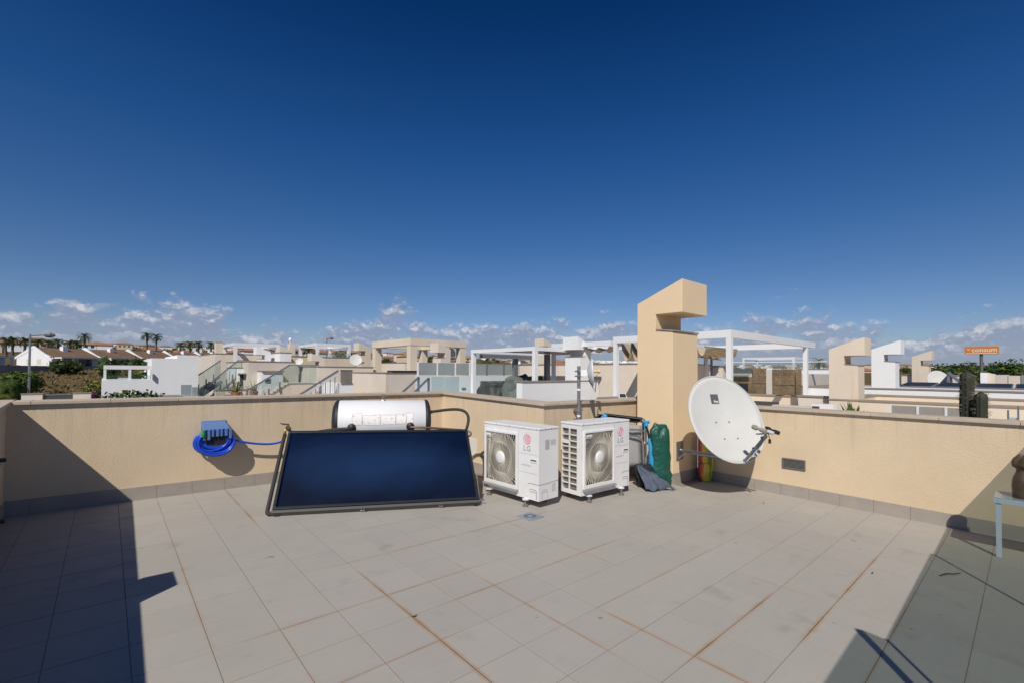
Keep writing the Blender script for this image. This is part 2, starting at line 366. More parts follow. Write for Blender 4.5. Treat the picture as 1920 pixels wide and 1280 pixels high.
def grout_mat():
    m, N, L, b = nodes("rust stained grout"); u, v, ru_, rv_, M = joint_rust(N, L)
    du, dv = M("PINGPONG", u, 0.5), M("PINGPONG", v, 0.5); isu = M("LESS_THAN", du, dv)
    st = M("ADD", M("MULTIPLY", isu, ru_), M("MULTIPLY", M("SUBTRACT", 1.0, isu), rv_))
    r = N.new("ShaderNodeValToRGB"); el = r.color_ramp.elements
    el[0].position = 0.0; el[0].color = (0.235, 0.205, 0.175, 1); el[1].position = 0.8; el[1].color = (0.10, 0.045, 0.018, 1); e = el.new(0.3); e.color = (0.23, 0.13, 0.06, 1)
    L.new(st, r.inputs[0]); L.new(r.outputs[0], b.inputs["Base Color"]); b.inputs["Roughness"].default_value = 0.9
    return m
TILE = tile_mat(); GROUT = grout_mat()
XL, XR, YB, YM, XM = -0.73, 6.88, 6.64, 4.22, 4.30          # inner wall faces
def slab(x0, y0, x1, y1, dz0, dz1, mb):
    c = [(x0, y0), (x1, y0), (x1, y1), (x0, y1)]
    return mb.hexa([(x, y, fz(x, y) + dz0) for x, y in c], [(x, y, fz(x, y) + dz1) for x, y in c])
floor = slab(XL - 0.25, -3.2, XR + 0.25, YB + 0.25, -0.30, -0.0016, MB()).build("floor", GROUT); struct(floor)
G = 0.0046
def tile_mesh(w, h, x0, y0):
    b = slab(-w / 2, -h / 2, w / 2, h / 2, 0, 0, MB())
    vs = [(sx * w / 2 * k, sy * h / 2 * k, z) for z, k in ((-0.006, 1.0), (-0.0008, 1.0), (0.0, 1 - 0.005)) for sx, sy in ((-1, -1), (1, -1), (1, 1), (-1, 1))]
    vs = [Vector((x, y, z - FA * x - FB * y)) for x, y, z in vs]
    fs = [(8, 9, 10, 11)] + [(4 * l + i, 4 * l + (i + 1) % 4, 4 * l + 4 + (i + 1) % 4, 4 * l + 4 + i) for l in (0, 1) for i in range(4)]
    return vs, fs
full = tile_mesh(T - G, T - G, 0, 0)
full_me = bpy.data.meshes.new("tile"); full_me.from_pydata(full[0], [], full[1]); full_me.materials.append(TILE)
cells = []
for i in range(-9, 22):
    for j in range(-14, 24):
        x0, x1 = (i - X_OFF) * T + G / 2, (i + 1 - X_OFF) * T - G / 2
        y0, y1 = (Y_OFF - j - 1) * T + G / 2, (Y_OFF - j) * T - G / 2
        x0, x1, y0, y1 = max(x0, XL + 0.012), min(x1, XR - 0.012), max(y0, -3.1), min(y1, YB - 0.012)
        if x1 - x0 < 0.02 or y1 - y0 < 0.02: continue
        cx, cy = (x0 + x1) / 2, (y0 + y1) / 2
        if cx > XM and cy > YM: continue
        if cx > 6.12 and 3.41 < cy < YM: continue
        p = Vector((cx, cy, fz(cx, cy))); dep = p.dot(FWD)
        px, py = (960 + F_PX * p.dot(RT) / dep, CY - F_PX * p.dot(UP) / dep) if dep > 0.1 else (-9999, 9999)
        cells.append((x0, y0, x1, y1, -60 < px < 1980 and 900 < py < 1330 and dep > 0.5, p.length))
vis = sorted([c for c in cells if c[4]], key=lambda c: c[5])
rest = vis[296:] + [c for c in cells if not c[4]]
for x0, y0, x1, y1, _, _ in vis[:296]:
    cx, cy = (x0 + x1) / 2, (y0 + y1) / 2
    if abs(x1 - x0 - T + G) < 0.002 and abs(y1 - y0 - T + G) < 0.002: me = full_me
    else:
        q = tile_mesh(x1 - x0, y1 - y0, 0, 0); me = bpy.data.meshes.new("tile"); me.from_pydata(q[0], [], q[1]); me.materials.append(TILE)
    o = bpy.data.objects.new("tile", me); C.objects.link(o); o.parent = floor
    o.location = (cx, cy, fz(cx, cy) + random.Random(int(cx * 91 + cy * 577)).uniform(-0.0006, 0.0006))
mb = MB()
for x0, y0, x1, y1, _, _ in rest:
    q = tile_mesh(x1 - x0, y1 - y0, 0, 0); c = Vector(((x0 + x1) / 2, (y0 + y1) / 2, fz((x0 + x1) / 2, (y0 + y1) / 2))); mb.add([p + c for p in q[0]], q[1])
o = mb.build("tile_field", TILE, floor); o["kind"] = "stuff"

# ------------------------------------------------------------------ parapet walls
def parapet(name, label, A, B, n, zA, zB, skirt=True, joints=0.6, phase=0.0, cutA=0.0, cutB=0.0):
    """Inner face from A to B (seen with the outward normal n); cut: how far the coping is mitred in (+) or run past (-) at each end."""
    A, B, n = Vector((*A, 0)), Vector((*B, 0)), Vector((*n, 0)); e = (B - A); Lg = e.length; e.normalize()
    th = 0.25
    root = thing(name, label, "wall", (A + B) / 2 + Vector((0, 0, fz(*((A + B) / 2).xy))))
    z = lambda s: zA + (zB - zA) * s / Lg
    P = lambda s, k, zz: tuple(A + e * s + n * k + Vector((0, 0, zz)))
    s0, s1 = min(0, cutA) if cutA < 0 else 0, Lg
    mb = MB(); mb.hexa([P(0, 0, -2.2), P(Lg, 0, -2.2), P(Lg, th, -2.2), P(0, th, -2.2)], [P(0, 0, zA - 0.036), P(Lg, 0, zB - 0.036), P(Lg, th, zB - 0.036), P(0, th, zA - 0.036)])
    mb.build("wall_body", CREAM, root)
    s = cutA; k = 0
    cuts = [cutA]; q = phase
    while q < Lg - cutB - 0.05:
        if q > cutA + 0.05: cuts.append(q)
        q += joints
    cuts.append(Lg - cutB)
    for a, b in zip(cuts, cuts[1:]):
        a2, b2 = a + 0.0015, b - 0.0015
        MB().hexa([P(a2, -0.035, z(a2) - 0.034), P(b2, -0.035, z(b2) - 0.034), P(b2, th + 0.035, z(b2) - 0.034), P(a2, th + 0.035, z(a2) - 0.034)],
                  [P(a2, -0.035, z(a2)), P(b2, -0.035, z(b2)), P(b2, th + 0.035, z(b2)), P(a2, th + 0.035, z(a2))]).build("coping_slab", COPING, root, bevel=0.004)
    return root
def skirting(root, A, B, inn, off, h=0.148):
    """Skirting tiles along A-B on the room side (inn = inward normal), joints continuing the floor grid."""
    A, B, inn = Vector((*A, 0)), Vector((*B, 0)), Vector((*inn, 0)); e = B - A; Lg = e.length; e.normalize()
    cuts = [0.0]
    for k in range(-40, 60):
        p = ((k - X_OFF) * T - A.x) * e.x if abs(e.x) > 0.5 else ((Y_OFF - k) * T - A.y) * e.y
        if 0.02 < p < Lg - 0.02: cuts.append(p)
    cuts = sorted(cuts) + [Lg]
    for a, b in zip(cuts, cuts[1:]):
        P = lambda s, k, dz: tuple(A + e * s + inn * k + Vector((0, 0, fz(*(A + e * s).xy) + dz)))
        a2, b2 = a + 0.0012, b - 0.0012
        MB().hexa([P(a2, 0.0, -0.006), P(b2, 0.0, -0.006), P(b2, 0.009, -0.006), P(a2, 0.009, -0.006)],
                  [P(a2, 0.0, h), P(b2, 0.0, h), P(b2, 0.009, h - 0.002), P(a2, 0.009, h - 0.002)]).build("skirting_tile", SKIRT, root)
w_back = parapet("parapet_wall", "long cream parapet wall behind the solar water heater and the blue hose", (XL, YB), (XM + 0.25, YB), (0, 1), -0.330, -0.355, phase=0.17, cutA=0.036)
skirting(w_back, (XL, YB), (XM, YB), (0, -1), 0)
w_mid = parapet("parapet_wall", "short cream parapet wall behind the first air conditioner, from the inner corner", (XM, YB), (XM, YM + 0.25), (1, 0), -0.355, -0.4055, phase=0.45, cutA=0.036, cutB=-0.285)
skirting(w_mid, (XM, YB), (XM, YM), (-1, 0), 0)
w_ret = parapet("parapet_wall", "cream parapet wall between the second air conditioner and the tall chimney", (XM, YM), (XR + 0.25, YM), (0, 1), -0.4115, -0.430, phase=0.75, cutA=0.288)
skirting(w_ret, (XM, YM), (6.12, YM), (0, -1), 0)
w_right = parapet("parapet_wall", "long cream parapet wall with a small vent grille, behind the big dish and low table", (XR, 3.41), (XR, -3.2), (1, 0), -0.464, -0.470, phase=0.35, cutB=0)
skirting(w_right, (XR, 3.41), (XR, -3.2), (-1, 0), 0)
w_left = parapet("parapet_wall", "cream parapet side wall at the left edge casting the long shadow over the floor", (XL, YB), (XL, -3.2), (-1, 0), -0.330, -0.65, phase=0.3, cutA=-0.25)
skirting(w_left, (XL, YB - 0.01), (XL, -3.2), (1, 0), 0)

# ------------------------------------------------------------------ chimneys
def chimney(name, label, x, y, w, dp, zb, zt, axis, m, group=None, scale=1.0, over=0.145, skirt=False, bevel=0.006):
    """Stack with the C shaped head. axis 'y': the head overhangs towards -y, 'x': towards -x; (x, y) is the front near corner."""
    root = thing(name, label, "chimney", (x, y, zb), group)
    k = scale
    prof = [(0, zb), (0, zt - 0.752 * k), (dp * 0.47, zt - 0.722 * k), (dp * 0.47, zt - 0.481 * k), (-over, zt - 0.481 * k), (-over, zt), (dp, zt - 0.297 * k), (dp, zb)]
    mb = MB()
    if axis == "y": mb.prism([(x, y + s, z) for s, z in prof], (w, 0, 0))
    else: mb.prism([(x + s, y, z) for s, z in prof], (0, w, 0))
    mb.build("stack", m, root, bevel=bevel)
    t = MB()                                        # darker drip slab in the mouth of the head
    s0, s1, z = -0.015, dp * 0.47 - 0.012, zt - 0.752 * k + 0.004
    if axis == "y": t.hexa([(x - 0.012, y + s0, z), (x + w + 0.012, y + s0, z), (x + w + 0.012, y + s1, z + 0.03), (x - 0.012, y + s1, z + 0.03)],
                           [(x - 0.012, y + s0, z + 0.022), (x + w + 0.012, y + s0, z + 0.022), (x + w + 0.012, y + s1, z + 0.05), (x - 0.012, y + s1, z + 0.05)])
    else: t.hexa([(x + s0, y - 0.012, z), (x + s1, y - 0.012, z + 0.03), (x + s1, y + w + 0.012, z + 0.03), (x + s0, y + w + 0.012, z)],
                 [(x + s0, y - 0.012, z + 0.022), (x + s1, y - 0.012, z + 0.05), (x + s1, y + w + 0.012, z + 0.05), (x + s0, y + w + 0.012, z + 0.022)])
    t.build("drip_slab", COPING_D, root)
    return root
ch = chimney("chimney", "tall cream chimney with a hooked head, standing beside the big satellite dish", 6.12, 3.41, 0.757, 0.59, -1.9, 1.341, "y", CREAM_BRIGHT)
skirting(ch, (6.12, YM), (6.12, 3.41), (-1, 0), 0, 0.16); skirting(ch, (6.111, 3.41), (6.877, 3.41), (0, -1), 0, 0.16)

# ------------------------------------------------------------------ solar water heater
GLASSP = glass_mat("collector glass", (0.93, 0.95, 0.97), 0.10)
def absorber_mat():
    m, N, L, b = nodes("navy absorber seen through misted glass")
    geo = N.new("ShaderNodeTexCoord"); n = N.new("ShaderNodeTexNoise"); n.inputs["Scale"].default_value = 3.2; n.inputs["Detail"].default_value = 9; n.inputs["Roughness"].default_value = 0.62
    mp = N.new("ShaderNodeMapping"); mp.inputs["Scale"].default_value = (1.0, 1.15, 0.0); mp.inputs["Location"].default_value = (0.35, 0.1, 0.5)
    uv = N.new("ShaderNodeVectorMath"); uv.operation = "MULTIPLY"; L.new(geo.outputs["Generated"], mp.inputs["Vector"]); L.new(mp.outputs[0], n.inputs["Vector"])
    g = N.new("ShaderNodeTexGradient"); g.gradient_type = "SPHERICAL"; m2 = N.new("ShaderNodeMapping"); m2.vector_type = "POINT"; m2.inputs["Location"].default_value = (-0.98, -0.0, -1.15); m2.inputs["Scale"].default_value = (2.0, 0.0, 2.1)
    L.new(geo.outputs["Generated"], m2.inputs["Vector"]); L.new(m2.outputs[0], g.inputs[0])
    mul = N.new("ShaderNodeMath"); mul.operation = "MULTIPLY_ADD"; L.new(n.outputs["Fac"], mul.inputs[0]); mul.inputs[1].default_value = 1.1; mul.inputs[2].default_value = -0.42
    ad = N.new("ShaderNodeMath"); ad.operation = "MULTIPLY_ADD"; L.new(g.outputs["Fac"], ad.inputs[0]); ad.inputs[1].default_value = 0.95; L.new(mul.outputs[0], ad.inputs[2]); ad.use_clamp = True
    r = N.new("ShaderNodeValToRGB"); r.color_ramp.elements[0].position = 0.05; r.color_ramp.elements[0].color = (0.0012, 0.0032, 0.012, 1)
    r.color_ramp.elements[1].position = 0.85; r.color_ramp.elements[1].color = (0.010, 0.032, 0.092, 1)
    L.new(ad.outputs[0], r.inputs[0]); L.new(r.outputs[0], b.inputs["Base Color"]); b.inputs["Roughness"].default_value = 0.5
    b.inputs["Specular IOR Level"].default_value = 0.2
    return m
BLo = on_floor(510, 962, 0.035); BRo = on_floor(901, 942, 0.035); se = (BRo - BLo); se.z = 0; SL = se.length; se.normalize(); sm = Vector((-se.y, se.x, 0))
sw = thing("solar_water_heater", "solar water heater, tilted navy collector with a white tank above, against the back wall", "water heater", (*((BLo + BRo) / 2 + sm * 0.4).xy, fz(2.5, 5.0)))
BLo.z -= 0.005
slope = (BRo.z - BLo.z) / SL
se3 = Vector((se.x, se.y, slope)).normalized()
up_s = (sm * 0.80 + Vector((0, 0, 0.700))); CLEN = up_s.length; up_s.normalize(); nrm = se3.cross(up_s).normalized()     # faces the sun
MS = frame(BLo + Vector((0, 0, 0.05)), se3, up_s, nrm)
SLn = SL - 0.015
fr = MB(MS)
for a, b in (((0, 0), (SLn, 0.028)), ((0, CLEN - 0.028), (SLn, CLEN)), ((0, 0.028), (0.028, CLEN - 0.028)), ((SLn - 0.028, 0.028), (SLn, CLEN - 0.028))):
    fr.box(a[0], a[1], -0.085, b[0], b[1], 0.0)
fr.box(0.005, 0.005, -0.088, SLn - 0.005, CLEN - 0.005, -0.084)
fr.build("collector_frame", BLACKM, sw, bevel=0.003)
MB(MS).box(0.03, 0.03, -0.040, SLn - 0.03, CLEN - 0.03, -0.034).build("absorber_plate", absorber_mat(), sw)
MB(MS).box(0.0285, 0.0285, -0.012, SLn - 0.0285, CLEN - 0.0285, -0.008).build("glass_cover", GLASSP, sw)
rail = MB(MS); rail.box(-0.01, -0.035, -0.115, SLn + 0.01, -0.004, -0.012); rail.build("bottom_rail", mat("dark grey rail", (0.085, 0.085, 0.083), 0.5), sw, bevel=0.003)
for s in (0.88, 1.72):
    c = MB(MS); c.box(s - 0.012, -0.042, -0.05, s - 0.004, -0.034, 0.012); c.box(s + 0.012, -0.042, -0.05, s + 0.020, -0.034, 0.012); c.box(s - 0.02, -0.047, -0.06, s + 0.03, -0.036, -0.042); c.build("clamp", GALV, sw)
for s in (0.02, SLn - 0.06):
    c = MB(MS); c.box(s, -0.05, -0.10, s + 0.05, -0.006, -0.06); c.build("corner_block", BLACKM, sw)
# stand
zfl = lambda p: fz(p.x, p.y)
for s in (0.06, SLn - 0.06):
    foot = BLo + se * s + sm * 0.06; topf = MS @ Vector((s, CLEN - 0.06, -0.10)); back = BLo + se * s + sm * 1.02
    l = MB(); bz = lambda p: Vector((p.x, p.y, zfl(p) + 0.002))
    l.bar(bz(foot) + Vector((0, 0, 0.012)), bz(back) + Vector((0, 0, 0.012)), 0.035, 0.02); l.bar(bz(back), Vector((back.x, back.y, topf.z - 0.02)), 0.035); l.bar(Vector((back.x, back.y, topf.z - 0.02)), topf - Vector((0, 0, 0.02)), 0.03); l.bar(MS @ Vector((s, 0.0, -0.11)), topf, 0.035, 0.03)
    l.build("stand_leg", GALV, sw)
pl = MB(); a = BLo + se * (SLn + 0.012); pl.prism([Vector((a.x, a.y, zfl(a) + 0.003)), a + up_s * 0.33 + Vector((0, 0, 0.02)), Vector(((a + sm * 0.30).x, (a + sm * 0.30).y, zfl(a) + 0.003))], se * 0.006)
pl.build("side_plate", mat("taupe side plate", (0.22, 0.19, 0.17), 0.6), sw)
# tank
tc0 = MS @ Vector((0, CLEN, 0)) + sm * 0.36; TR = 0.275
ta0 = tc0 + se * 0.47; ta0.z = -0.392 - TR; ta1 = tc0 + se * 1.69; ta1.z = ta0.z - 0.004; tax = (ta1 - ta0).normalized(); TLn = (ta1 - ta0).length
TANKW = mat("white enamelled tank", (0.72, 0.73, 0.745), 0.55, var=0.04, vscale=6)
MB().lathe([(TR - 0.002, 0.055), (TR, 0.058), (TR, TLn - 0.058), (TR - 0.002, TLn - 0.055)], ta0, tax, 64).build("tank_shell", TANKW, sw, smooth=40)
for end, ax in ((ta0, tax), (ta1, -tax)):
    MB().lathe([(0.0, -0.022), (0.10, -0.02), (0.20, -0.008), (0.255, 0.012), (TR + 0.006, 0.035), (TR + 0.006, 0.066), (TR - 0.004, 0.066)], end, ax, 48).build("tank_end_cap", DARK, sw, smooth=35)
tfr = -sm; tref = tfr
def on_tank(s, ang, r=TR): return ta0 + tax * s + (tfr * math.cos(R(ang)) + Vector((0, 0, 1)) * math.sin(R(ang))) * r
def label_mat():
    m, N, L, b = nodes("peeling paper label")
    geo = N.new("ShaderNodeNewGeometry"); n = N.new("ShaderNodeTexNoise"); n.inputs["Scale"].default_value = 34; n.inputs["Detail"].default_value = 8; n.inputs["Roughness"].default_value = 0.7
    L.new(geo.outputs["Position"], n.inputs["Vector"]); r = N.new("ShaderNodeValToRGB"); r.color_ramp.elements[0].position = 0.36; r.color_ramp.elements[0].color = (0.55, 0.43, 0.38, 1)
    r.color_ramp.elements[1].position = 0.44; r.color_ramp.elements[1].color = (0.80, 0.79, 0.78, 1); L.new(n.outputs["Fac"], r.inputs[0]); L.new(r.outputs[0], b.inputs["Base Color"]); b.inputs["Roughness"].default_value = 0.8
    return m
LAB = label_mat(); LABE = mat("torn label edge", (0.52, 0.40, 0.33), 0.8)
for s0, s1, a0, a1 in ((0.24, 0.355, -4, 26), (0.365, 0.575, -4, 22), (0.585, 0.765, -4, 22), (0.775, 0.90, -2, 22), (0.905, 0.99, -2, 26)):
    rng = random.Random(int(s0 * 1000)); rows = []
    for j in range(6):
        aa = a0 + (a1 - a0) * j / 5
        rows.append([on_tank(s0 + (s1 - s0) * i / 8 + (rng.uniform(-0.004, 0.004) if i in (0, 8) else 0), aa + (rng.uniform(-1.6, 1.6) if j in (0, 5) else 0), TR + 0.0012) for i in range(9)])
    lb = MB().sheet(rows).build("torn_label", LAB, sw)
    ed = MB()
    per = rows[0] + [r_[-1] for r_ in rows[1:]] + rows[-1][::-1][1:] + [r_[0] for r_ in rows[::-1][1:]]
    ed.tube(per, 0.0022, 4, False); ed.build("label_edge", LABE, lb)
for s in (0.235, 0.955):
    p = on_tank(s, -10, TR - 0.02); n_ = (on_tank(s, -10, TR + 1) - on_tank(s, -10, TR)).normalized()
    MB().lathe([(0.052, 0.0), (0.052, 0.028), (0.035, 0.04), (0.022, 0.05), (0.022, 0.07)], p, n_, 24).build("pipe_port", DARK, sw, smooth=30)
tv = on_tank(TLn * 0.50, 90)
v = MB(); v.lathe([(0.045, -0.004), (0.04, 0.006), (0.012, 0.012), (0.012, 0.05)], tv, (0, 0, 1), 16); v.box(tv.x - 0.016, tv.y - 0.012, tv.z + 0.045, tv.x + 0.028, tv.y + 0.012, tv.z + 0.075)
v.build("safety_valve", mat("nickel valve", (0.45, 0.38, 0.33), 0.35, metal=0.8), sw)
# pipes
HOSEB = mat("black pipe insulation", (0.03, 0.03, 0.03), 0.75, bump=0.4, bscale=60)
rc = ta1 + Vector((0, 0, 0.11)); cR = MS @ Vector((SLn - 0.06, CLEN + 0.03, -0.04))
MB().tube(bez(rc - tax * 0.0, rc + tax * 0.30 + Vector((0, 0, 0.03)), cR + se * 0.22 + Vector((0, 0, 0.34)) + sm * 0.2, cR + se * 0.06 + sm * 0.02, 18), 0.019, 10).build("insulated_pipe", HOSEB, sw, smooth=60)
MB().cyl(rc - tax * 0.01, rc + tax * 0.045, 0.022, 12).build("pipe_fitting", BRASS, sw)
p = on_tank(0.235, -10, TR + 0.04); q = MS @ Vector((0.30, CLEN + 0.015, -0.05))
MB().tube(bez(p, p + tfr * 0.10 - tax * 0.05, q + tax * 0.3 + Vector((0, 0, 0.05)), q, 14), 0.02, 10).build("insulated_pipe", HOSEB, sw, smooth=60)
p = on_tank(0.955, -10, TR + 0.04); q = MS @ Vector((SLn - 0.05, CLEN + 0.02, -0.04))
MB().tube(bez(p, p + tfr * 0.06 + tax * 0.15, q - tax * 0.5 + Vector((0, 0, 0.05)), q, 14), 0.014, 10).build("copper_pipe", mat("dull copper pipe", (0.20, 0.12, 0.08), 0.5, metal=0.6), sw, smooth=60)
q0 = MS @ Vector((-0.045, CLEN - 0.02, -0.05)); q1 = MS @ Vector((-0.052, 0.03, -0.05)); q2 = MS @ Vector((0.02, -0.012, -0.06))
MB().tube([q0 + up_s * 0.01] + [q0, q1] + bez(q1, q1 - up_s * 0.06, q2 - se * 0.06, q2, 8)[1:], 0.021, 10).build("insulated_pipe", HOSEB, sw, smooth=60)
e0 = MS @ Vector((SLn, CLEN - 0.05, -0.03)); MB().tube(arc(e0 + se * 0.0, se3, up_s, 0.045, 80, -80, 10), 0.013, 8).build("pipe_elbow", STEELP, sw, smooth=60)
MB().cyl(MS @ Vector((SLn + 0.015, 0.03, -0.07)), MS @ Vector((SLn + 0.075, 0.03, -0.07)), 0.012, 10).build("drain_stub", GALV, sw)

# ------------------------------------------------------------------ wall tap, hose hanger and hose
HB = mat("slate blue plastic", (0.10, 0.19, 0.42), 0.5); HOSE = mat("bright blue hose", (0.012, 0.075, 0.62), 0.3)
hx = 0.99; hz = -0.86
hg = thing("hose_hanger", "slate blue plastic hose hanger screwed to the cream back wall", "hose holder", (hx, YB, hz))
b = MB(); b.box(0.865, YB - 0.014, -0.86, 1.125, YB, -0.625); b.build("back_plate", HB, hg, bevel=0.01)
top = MB(); top.hexa([(0.85, YB - 0.20, -0.715), (1.14, YB - 0.20, -0.715), (1.12, YB, -0.69), (0.87, YB, -0.69)], [(0.86, YB - 0.17, -0.70), (1.13, YB - 0.17, -0.70), (1.115, YB, -0.628), (0.875, YB, -0.628)]); top.build("saddle", HB, hg, bevel=0.012)
for k in range(7):
    x = 0.862 + k * 0.044; MB().box(x, YB - 0.206, -0.835 if k in (0, 1, 6) else -0.80, x + (0.020 if k in (2, 4) else 0.028), YB - 0.18, -0.712).build("front_rib", HB, hg, bevel=0.004)
MB().box(0.855, YB - 0.186, -0.80, 1.15, YB - 0.176, -0.715).build("front_panel", mat("deep blue plastic", (0.05, 0.09, 0.22), 0.5), hg)
MB().box(0.90, YB - 0.17, -0.89, 1.09, YB - 0.02, -0.80).build("storage_bay", mat("black plastic", (0.012, 0.013, 0.016), 0.6), hg)
rng = random.Random(5); pts = []; loops = [((k * 0.37) % 1.0, rng.uniform(0.02, 0.15), rng.uniform(-.012, .012)) for k in range(20)]
for k in range(19 * 28 + 1):
    t = min(k // 28, 18); ph = k / 28 - t; a = 2 * math.pi * ph + math.pi / 2          # each loop starts and ends over the saddle
    (s0, y0_, c0), (s1, y1_, c1) = loops[t], loops[t + 1]; s = s0 + (s1 - s0) * ph
    hw, hh = 0.125 + 0.088 * s, 0.085 + 0.093 * s
    pts.append(Vector((0.99 + c0 + hw * math.cos(a), YB - 0.04 - (y0_ + (y1_ - y0_) * ph), -0.728 - hh + hh * math.sin(a))))
tapp = Vector((1.775, YB - 0.12, -0.815))
pts += bez(pts[-1], pts[-1] + Vector((0.05, 0.02, -0.16)), tapp + Vector((0.02, 0.01, -0.25)), tapp + Vector((0, 0, -0.065)), 22)[1:]
ho = MB().tube(pts, 0.0135, 8).build("garden_hose", HOSE, smooth=60); tag(ho, "coiled bright blue garden hose looped on the hanger and led to the tap", "hose")
nz_ = MB().lathe([(0.012, 0), (0.026, 0.01), (0.026, 0.055), (0.018, 0.06), (0.018, 0.085)], (0.855, YB - 0.20, -0.80), (0.1, -0.1, 1), 14).build("hose_connector", mat("green plastic", (0.05, 0.32, 0.07), 0.45), smooth=30)
tag(nz_, "small green hose connector hanging at the left of the blue hose hanger", "hose connector")
ta = thing("wall_tap", "brass garden tap on the cream wall at the end of the blue hose", "tap", (1.80, YB, -0.80))
MB().tube([(1.84, YB, -0.775), (1.84, YB - 0.07, -0.775), (1.80, YB - 0.115, -0.775), tapp + Vector((0, 0, 0.015)), tapp + Vector((0, 0, -0.03))], 0.015, 10).build("spout", BRASS, ta, smooth=50)
MB().lathe([(0.03, 0), (0.03, 0.012)], (1.84, YB - 0.013, -0.775), (0, 1, 0), 14).build("flange", BRASS, ta)
MB().tube([(1.83, YB - 0.085, -0.765), (1.83, YB - 0.09, -0.725), (1.76, YB - 0.10, -0.715), (1.72, YB - 0.10, -0.70)], [0.01, 0.01, 0.012, 0.006], 8).build("lever", STEELP, ta, smooth=50)
MB().lathe([(0.02, 0), (0.023, 0.01), (0.023, 0.045), (0.017, 0.05)], tapp + Vector((0, 0, -0.075)), (0, 0, 1), 14).build("hose_coupling", mat("yellow plastic", (0.62, 0.36, 0.03), 0.45), ta, smooth=30)
MB().tube([(1.84, YB - 0.03, -0.79), (1.87, YB - 0.05, -0.86), (1.93, YB - 0.06, -0.98)], 0.012, 8).build("feed_pipe", STEELP, ta, smooth=50)

